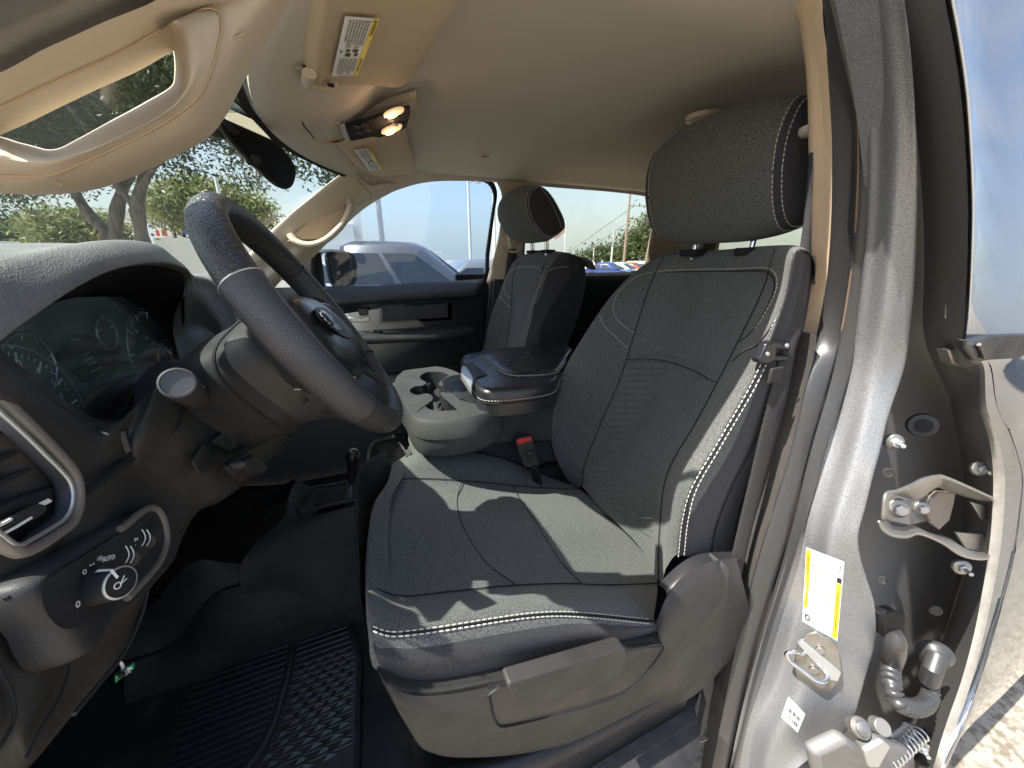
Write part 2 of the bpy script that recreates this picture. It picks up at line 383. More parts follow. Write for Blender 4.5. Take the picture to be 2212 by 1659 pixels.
# dark ceramic band along the top edge of the glass
b1 = [p+np.array([-.003, 0, -.004]) for p in wtop]; b2 = [p+np.array([-.017, 0, -.016]) for p in wtop]
surf('shade_band', [b1, b2], m_dark, ws, 3, 30)

# passenger A-pillar: trim with grab handle
ap = root('passenger_pillar', 'tan windshield pillar on the far side with moulded grab handle', 'pillar', (-.2, 1.9, 0))
up = PL([(748,368,1.74),(690,412,1.80),(640,452,1.84),(590,495,1.88),(535,552,1.92),(470,612,1.95)], Y=1)
mu = PL([(800,400,1.80),(735,452,1.86),(690,490,1.885),(640,528,1.905),(590,566,1.93),(520,622,1.96)], Y=1)
lo = PL([(872,398,1.90),(790,445,1.925),(728,500,1.935),(672,556,1.95),(610,600,1.96),(560,660,1.98)], Y=1)
md = [(a+b)/2+np.array([0,-.018,.004]) for a, b in zip(mu, lo)]
mc = [(a+b)/2+np.array([0,-.012,.004]) for a, b in zip(up, mu)]
_apt = surf('pillar_trim', [up+np.array([0,.05,0]), up, mc, mu, md, lo, lo+np.array([0,.03,-.004])], m_tan, ap, 34, 40, solid=.004)
_apb = bvh_of(_apt); line(ap, [hit(_apb, *q, lift=.001) for q in ((772,388),(790,408),(808,424))], m_seam, .001)
# recess behind the handle
rc = PL([(748,437),(735,432),(700,455),(655,490),(634,508),(650,517),(690,516),(720,497),(742,470),(752,450)], Y=1.862)
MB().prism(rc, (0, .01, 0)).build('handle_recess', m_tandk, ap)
hp = cr(PL([(627,508,1.862),(640,522,1.845),(668,529,1.83),(700,520,1.825),(735,490,1.82),(752,462,1.825),(757,442,1.835),(752,428,1.855)], Y=1), 40)
MB().tube(hp, .0165, 12, flat=.8).build('grab_handle', m_tan, ap)
line(ap, PL([(742,448,1.80),(755,437,1.80),(764,435,1.81)], Y=1), m_seam, .001)
line(ap, PL([(632,520,1.815),(642,532,1.81),(646,545,1.82)], Y=1), m_seam, .001)
line(ap, PL([(742,430),(700,463),(650,500),(622,522)], Y=1.868), m_tandk, .003, name='edge')

# passenger B-pillar trim, belt guide, lower trim
bp = root('far_door_pillar', 'tan pillar trim between the two passenger side windows', 'pillar', (.8, 1.95, 0))
def quadstrip(name, left, right, m, parent, n=20, bulge=.012, **k):
    L_, R_ = np.array(left), np.array(right); M_ = [(a+b)/2+np.array([0,-bulge,0]) for a, b in zip(cr(L_, 8), cr(R_, 8))]
    return surf(name, [L_, M_, R_], m, parent, 12, n, **k)
quadstrip('pillar_trim', PL([(1071,388,1.885),(1085,420,1.90),(1080,500,1.92),(1066,560,1.93),(1052,612,1.95)], Y=1), PL([(1172,388,1.885),(1148,410,1.90),(1140,470,1.92),(1128,560,1.93),(1125,612,1.95)], Y=1), m_tan, bp, solid=.02)
quadstrip('lower_trim', PL([(1057,607,1.94),(1050,680,1.955),(1044,760,1.96),(1040,850,1.96)], Y=1), PL([(1102,610,1.93),(1100,680,1.94),(1096,760,1.94),(1092,850,1.94)], Y=1), m_blk, bp, solid=.02)
for a, b in (((1060,608),(1047,760)), ((1068,608),(1054,760)), ((1078,610),(1064,760))):
    line(bp, PL([a, b], Y=1.932), m_rub, .005, name='weatherstrip')
blt = root('far_seat_belt', 'grey belt hanging from a tan guide on the pillar behind the passenger seat', 'seat belt', (.8,1.9,0))
w1 = PL([(1099,538),(1091,600),(1088,650),(1083,700)], Y=1.895); w2 = PL([(1117,538),(1112,600),(1106,650),(1100,700)], Y=1.895)
surf('webbing', [w1, w2], m_beltw, blt, 3, 16, solid=.002)
MB().tube(cr(PL([(1083,531),(1086,540),(1100,543),(1112,544),(1122,538),(1124,530),(1119,528)], Y=1.89), 24), .0065, 8).build('belt_guide', m_tan, blt)
MB().tube(PL([(1099,505),(1101,520),(1104,536)], Y=1.90), .013, 10).build('height_adjuster', m_tan, blt)
MB().lathe([(0,.006),(.006,.006),(.008,.004)], PL([(1122,533)], Y=1.885)[0], (0,-1,0), 10).build('bolt', m_satin, blt)

# window frames (black seals) and panes
def ring(name, outer, inner, m, parent, n=70, depth=.02):
    O, I = cr(outer, n, True), cr(inner, n, True); mb = MB()
    G = np.array([O, I, I+np.array([0, depth, 0]), O+np.array([0, depth, 0])]); mb.add(G.reshape(-1,3), grid_faces(4, n, True, True))
    return mb.build(name, m, parent)
fw = [(688,545,1.985),(700,520,1.975),(735,482,1.96),(775,450,1.945),(825,415,1.925),(880,394,1.91),(960,387,1.905),(1035,389,1.905),(1058,398,1.91),(1068,420,1.92),(1062,470,1.94),(1052,540,1.965),(1042,606,1.985),(960,611,1.985),(860,617,1.985),(700,626,1.985),(680,600,1.985)]
cx, cy = 880, 520
def grow(pts, k, cx, cy): return [(x+(x-cx)/max(abs(x-cx),1)*k*min(1,abs(x-cx)/150), y+(y-cy)/max(abs(y-cy),1)*k, *z) for x, y, *z in pts]
pd_ = root('passenger_door', 'black front passenger door trim with recessed panel and silver handle below the window', 'door', (.3, 1.97, -.4))
ring('window_seal', PL(grow(fw, 6, cx, cy), Y=1), PL(fw, Y=1), m_dark, pd_)
gf = glass('side_glass_tinted', (.62,.73,.86), .022, (.7,.76,.78), streak=True)
pane = PL(grow(fw, 3, cx, cy), Y=1)+np.array([0,.012,0]); pc = cr(pane, 60, True)
py('window_pane', list(pc)+[pc.mean(0)], [(i, (i+1) % 60, 60) for i in range(60)], gf, pd_)
rw = [(1143,440,1.925),(1148,415,1.91),(1160,398,1.9),(1180,391,1.9),(1280,397,1.9),(1390,406,1.9),(1480,412,1.9),(1505,440,1.91),(1470,520,1.95),(1440,593,1.98),(1340,596,1.98),(1240,598,1.98),(1140,604,1.98),(1133,570,1.97),(1137,500,1.945)]
rd = root('far_rear_door', 'black rear passenger door panel below the rear side window', 'door', (1.3, 1.97, -.4))
ring('window_seal', PL(grow(rw, 7, 1290, 500), Y=1), PL(rw, Y=1), m_dark, rd)
gr = glass('side_glass_rear', (.84,.84,.76), .03, (.7,.72,.66))
pc = cr(PL(grow(rw, 3, 1290, 500), Y=1)+np.array([0,.012,0]), 60, True)
py('window_pane', list(pc)+[pc.mean(0)], [(i, (i+1) % 60, 60) for i in range(60)], gr, rd)
# rear door panel below belt, C-pillar, rear wall with rear glass
MB().grid([[(.72,1.97,-.10),(1.3,1.97,-.092),(2.15,1.97,-.092)], [(.72,1.94,-.13),(1.3,1.94,-.12),(2.15,1.94,-.12)], [(.72,1.93,-.5),(2.15,1.93,-.5)] if False else [(.72,1.93,-.5),(1.3,1.93,-.5),(2.15,1.93,-.5)], [(.72,1.94,-1.),(1.3,1.94,-1.),(2.15,1.94,-1.)]], 12, 10).build('door_panel', m_dark, rd, solid=.02)
bx = MB(); bx.box((1.25,1.90,-.42), (.9,.07,.06)); bx.build('armrest', m_dark, rd, bevel=.015)
quadstrip('corner_pillar', PL([(1425,395,1.885),(1412,480,1.90),(1400,545,1.93),(1388,600,1.95)], Y=1), [(2.14,1.80,.36),(2.14,1.84,.1),(2.14,1.88,0),(2.14,1.90,-.12)], m_tan, None, solid=.02)['kind'] = 'structure'
rwall = MB()
G0 = 2.16
for z0, z1, y0, y1 in ((-1.0,.02,.44,1.95),(.30,.40,.48,1.92),(.02,.30,.44,.52),(.02,.30,1.78,1.95)):
    rwall.box((G0,(y0+y1)/2,(z0+z1)/2), (.03, y1-y0, z1-z0))
tag(rwall.build('rear_wall', mat('rear_wall_trim', (.16,.13,.10), .9), None), 'rear wall of the cab around the back window', None, None, 'structure')
rg = MB(); rg.box((G0+.02,1.14,.16), (.004,1.3,.30)); tag(rg.build('rear_window', gr, None), 'back window of the cab behind the driver headrest', 'window')
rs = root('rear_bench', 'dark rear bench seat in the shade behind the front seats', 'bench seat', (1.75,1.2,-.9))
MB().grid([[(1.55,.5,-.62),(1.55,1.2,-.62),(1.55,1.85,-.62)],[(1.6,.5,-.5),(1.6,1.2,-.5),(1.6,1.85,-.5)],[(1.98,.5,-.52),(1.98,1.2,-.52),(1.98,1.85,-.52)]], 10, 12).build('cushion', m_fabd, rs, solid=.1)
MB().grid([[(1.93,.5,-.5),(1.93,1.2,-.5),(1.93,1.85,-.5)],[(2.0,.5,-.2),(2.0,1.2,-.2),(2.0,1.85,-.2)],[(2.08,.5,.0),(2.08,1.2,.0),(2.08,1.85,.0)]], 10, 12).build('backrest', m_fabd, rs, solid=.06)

# passenger door trim --------------------------------------------------
def pl(pts, Y): return PL(pts, ZE, Y=Y)
# belt ledge, upper panel, recess, armrest, lower pocket
def X3(*a): return np.array(a, float)
ledge = [PL([(560,660,1.97),(640,640,1.97),(720,626,1.97),(860,617,1.97),(960,611,1.97),(1045,606,1.97)], Y=1),
         PL([(560,675,1.93),(640,655,1.93),(720,640,1.93),(860,630,1.93),(960,624,1.93),(1040,618,1.93)], Y=1),
         PL([(560,700,1.90),(640,674,1.90),(720,656,1.90),(860,644,1.90),(960,638,1.90),(1030,634,1.90)], Y=1),
         PL([(560,703,1.91),(640,677,1.91),(720,659,1.91),(860,647,1.91),(960,641,1.91),(1030,637,1.91)], Y=1)]
surf('belt_ledge', ledge, m_blk, pd_, 14, 30, along='lin', solid=.01)
face = [PL([(560,703),(720,657),(1040,634)], Y=1.925), PL([(560,900),(700,860),(1045,840)], Y=1.925)]
surf('door_panel', face, m_blk, pd_, 2, 2, across='lin', along='lin', solid=.02)
def pocket(outer, y0, y1, m, name, lip=.006, inset=.9):
    o = np.array([P(x, y, Y=y0) for x, y in outer]); c = o.mean(0); i_ = np.array([c+(p-c)*inset for p in o])+np.array([0, y1-y0, 0])
    n = len(outer); mb = MB(); mb.add(np.vstack([o, i_]), [(k, (k+1) % n, n+(k+1) % n, n+k) for k in range(n)]+[tuple(range(n, 2*n))])
    return mb.build(name, m, pd_, sharp=30)
up_o = [ZE(*q) for q in ((350,870),(430,830),(960,785),(985,800),(990,850),(990,985),(975,1005),(500,1015),(350,1020))]
raise_ = MB().tube(cr([P(*q, Y=1.918) for q in up_o[1:]], 60), .006, 8); raise_.build('panel_bead', m_blk2, pd_)
ip = [ZE(*q) for q in ((455,880),(475,868),(900,845),(925,855),(925,960),(905,972),(480,1000),(455,985))]
pc2 = [P(x, y, Y=1.905) for x, y in ip]; MB().prism(pc2, (0, .03, 0)).build('inset_panel', m_blk, pd_, bevel=.008, seg=3)
ip3 = [P(*ZE(*q), Y=1.902) for q in ((480,885),(890,858),(895,950),(485,975))]; MB().prism(ip3, (0,.01,0)).build('inset_face', m_blk2, pd_, bevel=.003)
# armrest with switches
arm = [[P(*ZE(300,1040),Y=1.91), P(*ZE(600,1020),Y=1.90), P(*ZE(850,1000),Y=1.90), P(*ZE(1060,1000),Y=1.91)],
       [P(*ZE(300,1070),Y=1.82), P(*ZE(600,1062),Y=1.82), P(*ZE(850,1045),Y=1.83), P(*ZE(1062,1010),Y=1.87)],
       [P(*ZE(300,1105),Y=1.81), P(*ZE(600,1090),Y=1.81), P(*ZE(850,1075),Y=1.82), P(*ZE(1062,1040),Y=1.86)],
       [P(*ZE(300,1115),Y=1.92), P(*ZE(600,1100),Y=1.92), P(*ZE(850,1085),Y=1.92), P(*ZE(1060,1065),Y=1.92)]]
surf('armrest', arm, m_blk2, pd_, 20, 24, solid=.004)
hb = [P(*ZE(*q), Y=1.862) for q in ((585,1030),(745,1018),(750,1032),(590,1044))]; MB().prism(hb, (0,.02,0)).build('pull_slot', m_dark, pd_)
sp = [P(*ZE(*q), Y=1.855) for q in ((350,1040),(480,1025),(490,1045),(350,1062))]; MB().prism(sp, (0,.012,0)).build('switch_plate', m_gloss, pd_, bevel=.004)
for q in ((420,1040),(465,1035)):
    c = P(*ZE(*q), Y=1.85); MB().box(c, (.02,.012,.010)).build('window_switch', m_blk, pd_, bevel=.003)
# inner handle in its bezel
hbz = [P(*ZE(*q), Y=1.915) for q in ((240,890),(400,880),(420,900),(430,1000),(420,1012),(270,1020))]
MB().prism(hbz, (0,.01,0)).build('handle_bezel', m_dark, pd_, bevel=.004)
hd_ = [P(*ZE(*q), Y=1.885) for q in ((270,948),(330,944),(352,950),(405,938),(408,972),(352,982),(330,978),(290,982))]
MB().prism(hd_, (0,.018,0)).build('door_handle', m_satin, pd_, bevel=.005, seg=3)
lk = [P(*ZE(*q), Y=1.89) for q in ((330,895),(395,888),(398,935),(340,940))]; MB().prism(lk, (0,.018,0)).build('lock_knob', m_gloss, pd_, bevel=.005)
ms = [P(*ZE(*q), Y=1.92) for q in ((460,1120),(780,1095),(785,1130),(770,1170),(740,1195),(520,1215))]
MB().prism(ms, (0,.01,0)).build('map_pocket', m_blk2, pd_, bevel=.008)
line(pd_, [P(*ZE(*q), Y=1.915) for q in ((440,1225),(600,1210),(760,1195),(800,1170),(812,1110))], m_blk, .007, name='pocket_lip')
line(pd_, [P(*ZE(*q), Y=1.91) for q in ((430,1290),(700,1272),(960,1255)) ], m_blk, .009, name='lower_bead')

# outside mirror of the passenger door
om = root('passenger_mirror', 'black door mirror outside the front passenger window reflecting parked cars', 'mirror', (-.05,2.2,-.05))
YM = 2.18
sh = [ZE(*q) for q in ((30,560),(60,535),(150,525),(240,530),(300,555),(322,620),(325,700),(310,740),(270,765),(200,772),(120,768),(60,740),(30,700))]
ob = PL(sh, Y=YM); c0 = ob.mean(0)
gl_ = [ZE(*q) for q in ((108,555),(130,545),(240,548),(268,565),(285,640),(285,700),(272,735),(235,748),(160,758),(135,750),(112,640))]
gb = PL(gl_, Y=YM-.004)
# housing: dished shell pushed forward (towards -X)
fo = ob.copy(); shell = [fo, fo+np.array([-.03,.01,0]), c0+(fo-c0)*.8+np.array([-.09,.05,0]), c0+(fo-c0)*.3+np.array([-.13,.07,0])]
surf('mirror_housing', shell, m_blk2, om, 14, 40, cv=True)
gi = cr(gb, 40, True); oi = cr(ob, 40, True); mb = MB(); G = np.array([oi, oi*.3+gi*.7+np.array([.0,-.006,0]), gi+np.array([-.0,.003,0])]); mb.add(G.reshape(-1,3), grid_faces(3,40,False,True)); mb.build('mirror_bezel', m_blk, om)
# glass: turned so that it looks rearwards along the truck
gc = gi.mean(0); Nn = np.array([math.cos(math.radians(28)), -math.sin(math.radians(28)), -.01]); Nn /= np.linalg.norm(Nn)
v = []
for p in gi:
    v.append(p+np.array([0,.006,0]))
n40 = len(v); v.append(gc+np.array([0,.006,0]))
# a mirror pane: real facets bent to the rear-facing normal would leave the frame, so the pane itself is tilted inside the housing
def on_pane(p):
    r = p/np.linalg.norm(p); o = gc+np.array([0,.006,0]); return r*((o@Nn)/(r@Nn))
mp__ = [on_pane(p) for p in gi]; mp__.append(gc+np.array([0,.006,0]))
py('mirror_pane', mp__, [(i, (i+1) % 40, 40) for i in range(40)], m_mirror, om, sharp=0)
MB().prism(PL([(672,545),(692,545),(700,600),(700,640),(672,640)], Y=1.995), (0,.05,0)).build('mirror_foot', m_dark, om)

# sun visors, warning labels ------------------------------------------------
def warn_label(name, q, parent, nrm, fold=.62):
    """q: four corners (top-left ... ) of the label in order A,B,C,D: A-B along yellow strip"""
    A, B, C, D = [np.array(p) for p in q]; lab = MB()
    n = np.cross(B-A, D-A); n /= np.linalg.norm(n); n *= nrm
    L_ = lambda u, v_: A+(B-A)*u+((D-A)*(1-u)+(C-B)*u)*v_
    A, B, C, D = [p*.985 for p in (A, B, C, D)]
    base = py(name, [L_(0,0)+n*.0012, L_(1,0)+n*.0012, L_(1,1)+n*.0012, L_(0,1)+n*.0012], [(0,1,2,3)], m_white, parent, sharp=0)
    y = .0018
    py('yellow_band', [L_(0,0)+n*y, L_(1,0)+n*y, L_(1,.17)+n*y, L_(0,.17)+n*y], [(0,1,2,3)], m_yel, base, sharp=0)
    H = np.linalg.norm(D-A); W_ = np.linalg.norm(B-A)
    def word(s, u, v_, size, m, al='LEFT'):
        p = L_(u, v_)+n*.0022
        ux = (B-A)/W_; uy = -(D-A)/H
        M = frame_on(p, ux, uy)
        return text('lettering', s, size, m, M, base, .00005, al)
    word('\u25b2 WARNING', .02, .085, H*.13, m_ink); word('\u25b2 MISE EN GARDE', fold+.01, .085, H*.115, m_ink)
    ln = MB()
    rr = random.Random(3)
    for (u0, u1) in ((.03, fold-.17), (fold+.02, .97)):
        for k in range(7):
            v0 = .24+k*.095; u = u0; e = u1-(0 if k % 3 else rr.random()*.12)
            while u < e-.01:
                w = rr.uniform(.012, .045); w = min(w, e-u)
                hgt = .05 if k else .06
                q_ = [L_(u, v0)+n*.0022, L_(u+w, v0)+n*.0022, L_(u+w, v0+hgt)+n*.0022, L_(u, v0+hgt)+n*.0022]
                ln.add(q_, [(0,1,2,3)]); u += w+.008
    ln.build('print_lines', m_inkg, base, sharp=0, kind='stuff')
    pc_ = MB()
    for u, v0, w, h in ((fold-.145,.30,.05,.22),(fold-.08,.27,.06,.16),(fold-.14,.58,.04,.15),(fold-.075,.52,.06,.22),(fold-.115,.84,.03,.08)):
        m_ = [L_(u,v0)+n*.0022, L_(u+w,v0+.03)+n*.0022, L_(u+w*.8,v0+h)+n*.0022, L_(u-.01,v0+h*.8)+n*.0022]; pc_.add(m_, [(0,1,2,3)])
    pc_.build('airbag_pictogram', m_ink, base, sharp=0)
    return base
vz = .385
v1 = root('driver_sun_visor', 'large tan sun visor above the driver folded up with yellow warning label', 'sun visor', (.03,.8,.37))
def V(z, *pts): return [P(*ZB(*p), Z=z) for p in pts]
o = V(.375, (352,520),(345,300),(375,0),(390,-150))
e = V(.375, (860,548),(980,480),(1160,200),(1290,0),(1400,-160))
low = [np.array(p) for p in cr(o, 12)]; rgt = [np.array(p) for p in cr([e[1],e[2],e[3],e[4]], 12)]
lead = cr([P(*ZB(352,520),Z=.312), P(*ZB(340,400),Z=.312), P(*ZB(352,200),Z=.312), P(*ZB(375,0),Z=.312), P(*ZB(392,-150),Z=.312)], 12)
trail = cr([P(*ZB(930,530),Z=.368), P(*ZB(985,478),Z=.370), P(*ZB(1160,200),Z=.374), P(*ZB(1290,0),Z=.374), P(*ZB(1390,-150),Z=.374)], 12)
rows = [lead+np.array([.01,0,.030]), lead+np.array([-.006,0,.012]), lead+np.array([.010,0,-.004]), lead*.86+trail*.14+np.array([0,0,-.003]), lead*.5+trail*.5, trail, trail+np.array([.004,0,.020])]
surf('visor_panel', rows, m_tan if False else mat('visor_vinyl', (.50,.40,.275), .75, spec=.3, bump=.35, bscale=600, dirt=.06, dcol=(.25,.18,.12), dscale=25), v1, 30, 24)
cl = cr([P(*ZB(345,455),Z=.303), P(*ZB(345,530),Z=.305), P(*ZB(420,548),Z=.311), P(*ZB(520,520),Z=.323)], 20)
MB().tube(cl, np.linspace(.012,.009,20), 10, flat=.7).build('visor_clip', m_tan, v1)
MB().tube(cr([P(*ZB(235,390),Z=.328), P(*ZB(290,405),Z=.326), P(*ZB(340,425),Z=.328)], 12), np.linspace(.006,.009,12), 10).build('visor_hook', m_tan, v1)
MB().box(P(*ZB(318,428),Z=.318), (.006,.012,.006)).build('hook_slot', m_dark, v1)
MB().box(P(*ZB(478,530),Z=.308), (.012,.008,.004)).build('clip_slot', m_dark, v1)
def vis_pt(q):   # on the visor's lower face
    a = P(*ZB(*q), Z=.325)
    for _ in range(6):
        # lower face rises from the leading to the trailing edge
        j = int(np.argmin(np.abs(lead[:,1]-a[1]))); l, t = lead[j], trail[j]; u = np.clip((a[0]-l[0])/max(t[0]-l[0], .01), 0, 1)
        z = l[2]*(1-u)+t[2]*u-.004*(1-u)-.001; a = P(*ZB(*q), Z=z)
    return a
warn_label('warning_label', [vis_pt((778,110)), vis_pt((640,463)), vis_pt((482,468)), vis_pt((565,93))], v1, -1 if np.cross(vis_pt((640,463))-vis_pt((778,110)), vis_pt((565,93))-vis_pt((778,110)))[2] > 0 else 1)
v2 = root('passenger_sun_visor', 'smaller tan sun visor above the passenger folded up with yellow warning label', 'sun visor', (.1,1.5,.35))
lead2 = cr([P(*ZB(470,880),Z=.325), P(*ZB(520,905),Z=.325), P(*ZB(650,1040),Z=.322), P(*ZB(760,1097),Z=.318), P(*ZB(765,1100),Z=.316)], 10)
trail2 = cr([P(*ZB(880,770),Z=.378), P(*ZB(930,810),Z=.378), P(*ZB(965,920),Z=.372), P(*ZB(1000,1050),Z=.355), P(*ZB(985,1078),Z=.35)], 10)
rows = [lead2+np.array([0,0,.02]), lead2+np.array([-.002,0,.004]), lead2+np.array([.008,0,-.003]), lead2*.5+trail2*.5, trail2, trail2+np.array([.002,0,.012])]
surf('visor_panel', rows, _M['visor_vinyl'], v2, 26, 20)
def vp2(q):
    a = P(*ZB(*q), Z=.35)
    for _ in range(6):
        d = np.linalg.norm(lead2[:,None,:2]*(1-np.linspace(0,1,30))[None,:,None]+trail2[:,None,:2]*np.linspace(0,1,30)[None,:,None]-a[:2], axis=2); i, j = np.unravel_index(d.argmin(), d.shape)
        u = j/29; a = P(*ZB(*q), Z=lead2[i][2]*(1-u)+trail2[i][2]*u-.003)
    return a
warn_label('warning_label', [vp2((715,918)), vp2((803,1050)), vp2((718,1060)), vp2((622,932))], v2, -1 if np.cross(vp2((803,1050))-vp2((715,918)), vp2((622,932))-vp2((715,918)))[2] > 0 else 1)
line(v2, [P(*ZB(*q), Z=.338) for q in ((610,1020),(640,1045),(685,1075))], m_tandk, .003, name='visor_edge')

# overhead console ------------------------------------------------
oc = root('overhead_console', 'tan overhead console with black switch panel and two lit amber map lamps', 'overhead console', (.05,1.2,.36))
def OC(x, y, z): return P(*ZB(x, y), Z=z)
ot = [OC(232,690,.335), OC(450,710,.36), OC(700,690,.372), OC(1010,615,.385)]
om_ = [OC(262,780,.325), OC(480,800,.345), OC(760,770,.358), OC(1015,690,.375)]
ob_ = [OC(330,855,.322), OC(560,885,.335), OC(760,850,.348), OC(940,800,.368)]
surf('console_shell', [np.array(ot)+np.array([0,0,.02]), ot, om_, ob_, np.array(ob_)+np.array([0,0,.02])], m_tan, oc, 26, 24, solid=-.003)
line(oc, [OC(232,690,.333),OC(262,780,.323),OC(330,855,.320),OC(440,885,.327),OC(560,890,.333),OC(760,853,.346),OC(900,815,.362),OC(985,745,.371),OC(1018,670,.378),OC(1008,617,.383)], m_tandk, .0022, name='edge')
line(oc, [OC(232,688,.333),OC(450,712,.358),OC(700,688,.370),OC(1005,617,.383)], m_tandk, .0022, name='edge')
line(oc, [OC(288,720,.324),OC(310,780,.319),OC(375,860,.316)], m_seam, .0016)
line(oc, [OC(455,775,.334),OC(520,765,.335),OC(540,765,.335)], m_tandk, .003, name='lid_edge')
sw = [OC(560,765,.337),OC(740,715,.342),OC(775,700,.343),OC(850,670,.347),OC(968,650,.357),OC(970,690,.357),OC(950,775,.352),OC(860,815,.343),OC(780,838,.338),OC(735,832,.334),OC(600,862,.328)]
MB().prism(sw, (0,0,-.008)).build('switch_panel', m_dark, oc, bevel=.003)
for k, (x, y) in enumerate(((640,790),(690,782),(655,825),(705,812),(850,745),(875,770))):
    MB().box(OC(x, y, .327), (.018,.02,.005)).build('roof_button', m_blk, oc, bevel=.0015)
dc = [OC(535,772,.326),OC(562,765,.327),OC(592,862,.319),OC(568,862,.317)]
MB().prism(dc, (0,0,-.006)).build('display_cap', m_satin, oc, bevel=.002)
m_bulb = mat('lit_map_lamp', (.9,.6,.3), .3, emit=(1.,.55,.22), estr=1.5)
m_lens = mat('lamp_lens', (.5,.40,.30), .2, emit=(1.,.60,.30), estr=.25)
for k, (c, d) in enumerate((((858,695),(845,690)), ((845,800),(870,800)))):
    ce = OC(*c, .331 if k else .335); a1 = OC(c[0]-72, c[1]+20, .328 if k else .333); a2 = OC(c[0]+95, c[1]-30, .340); b1 = OC(c[0], c[1]-25, .335)
    ux, uy = (a2-a1)/2*.78, (b1-ce)*.8; cc = (a1+a2)/2
    v = [cc+ux*math.cos(t)+uy*math.sin(t)*1.1 for t in np.linspace(0, 2*math.pi, 28, endpoint=False)]
    MB().prism(v, (0,0,-.006)).build('map_lamp', m_lens, oc, bevel=.002)
    v = [cc-ux*.15+ux*.5*math.cos(t)+uy*math.sin(t)*.7+np.array([0,0,-.0075]) for t in np.linspace(0, 2*math.pi, 20, endpoint=False)]
    MB().prism(v, (0,0,-.003)).build('bulb_glow', m_bulb, oc, bevel=.001)
    ld = bpy.data.lights.new('map_lamp_light', 'POINT'); ld.energy = .05; ld.color = (1,.62,.32); ld.shadow_soft_size = .012
    lo_ = bpy.data.objects.new('map_lamp_light', ld); COL.objects.link(lo_); lo_.location = Vector(cc)+Vector((0,0,-.03)); lo_['kind'] = 'helper'
# small vent / coat hook on the headliner
mcb = root('microphone_grille', 'small round tan microphone grille in the headliner above the passenger', 'microphone', tuple(P(*ZB(1430,962), Z=.395)))
c = P(*ZB(1430,962), Z=.392)
MB().lathe([(0,.022),(-.004,.021),(-.006,.016)], c, (0,0,1), 24).build('bezel', m_tan, mcb)
b = MB()
for i in range(5):
    b.box(c+np.array([(i-2)*.0045,0,-.0072]), (.0022,.018,.002))
b.build('grille', m_tandk, mcb)
ch = root('ceiling_lamp', 'pale rear dome lamp half hidden above the driver headrest', 'lamp', tuple(P(1500,232,Z=.43)))
c = P(1522,250,Z=.425); MB().lathe([(0,.055),(-.012,.052),(-.018,.04),(-.02,0.001)], c, (0,0,1), 28).build('lamp_shade', mat('pale_lens', (.62,.50,.38), .35), ch)

# rear-view mirror ------------------------------------------------
rm = root('rearview_mirror', 'frameless black rear-view mirror hanging on the windshield', 'mirror', (-.1,1.1,.2))
def RMp(x, y, Xp): return P(*ZA(x, y), X=Xp)
gp = [(1352,690),(1352,650),(1375,610),(1410,597),(1445,610),(1820,1020),(1832,1060),(1820,1130),(1800,1160),(1770,1168),(1740,1160),(1545,985),(1380,790)]
gm = np.array([P(*ZA(*q), Y=1.0+.35*((q[0]-1350)/480)) for q in gp]); gmc = cr(gm, 50, True)
nv = np.array([.78,-.60,-.24]); nv /= np.linalg.norm(nv); _o = gmc.mean(0)
gmc = np.array([p/np.linalg.norm(p)*((_o@nv)/((p/np.linalg.norm(p))@nv)) for p in gmc])
back = np.array([gmc-nv*.001, gmc-nv*.004+ (gmc-gmc.mean(0))*.03, gmc-nv*.016+(gmc-gmc.mean(0))*.03, gmc.mean(0)+(gmc-gmc.mean(0))*.8-nv*.034, gmc.mean(0)+(gmc-gmc.mean(0))*.2-nv*.04])
mb = MB().add(back.reshape(-1,3), grid_faces(5,50,False,True)); mb.build('mirror_case', m_blk2, rm)
py('mirror_pane', list(gmc)+[gmc.mean(0)], [(i,(i+1)%50,50) for i in range(50)], m_mirror, rm, sharp=0)
li = gmc.mean(0)+(gmc-gmc.mean(0))*1.0; MB().tube(li, .0035, 6, closed=True).build('bezel', m_dark, rm)
_e = [P(*ZA(*q), Y=1.) for q in ((1345,672),(1328,640),(1350,600),(1400,585),(1440,598))]; el = cr([p*((_o@nv)/(p@nv))*.997 for p in _e], 16)
MB().tube(el, [.004]*3+[.008]*10+[.004]*3, 8).build('edge_highlight', mat('case_edge_highlight', (.5,.5,.48), .4), rm)  # pale tube paints the highlight along the black case edge
MB().tube([P(*ZA(1440,760),Y=1.12), P(*ZA(1370,790),Y=1.13), P(*ZA(1310,800),Y=1.14)], [.022,.026,.014], 12).build('mirror_mount', m_dark, rm)
bt = P(*ZA(1580,1000), Y=1.17); MB().box(bt, (.03,.02,.02)).build('dimming_tab', m_dark, rm, bevel=.004)

MB().box((-.0,2.005,-.62), (1.55,.02,1.0)).build('door_shell', m_paintd, pd_)
MB().box((1.45,2.005,-.60), (1.45,.02,1.0)).build('door_shell', m_paintd, rd)
MB().box((.72,1.995,-.60), (.40,.03,1.05)).build('jamb_panel', m_dark, bp)

rp = surf('roof_panel', [[(header_pt(max(y,.62))[0]-.02 if X is None else X, y, (.335 if X is None else z)-.03*max(0, abs(y-1.2)-.45)/.2*(0 if X is None else 1)) for y in (.47,.6,.8,1.2,1.6,1.8,1.92)] for X, z in ((None,0),(.12,.445),(.4,.485),(1.,.495),(1.7,.485),(2.2,.44))], m_painto, None, 20, 24); tag(rp, 'silver roof panel over the cab', None, None, 'structure')
# ================================================================== driver seat
ds = root('driver_chair', 'charcoal cloth driver seat with white stitching and grey plastic base', 'car seat', (.35,.7,-.95))
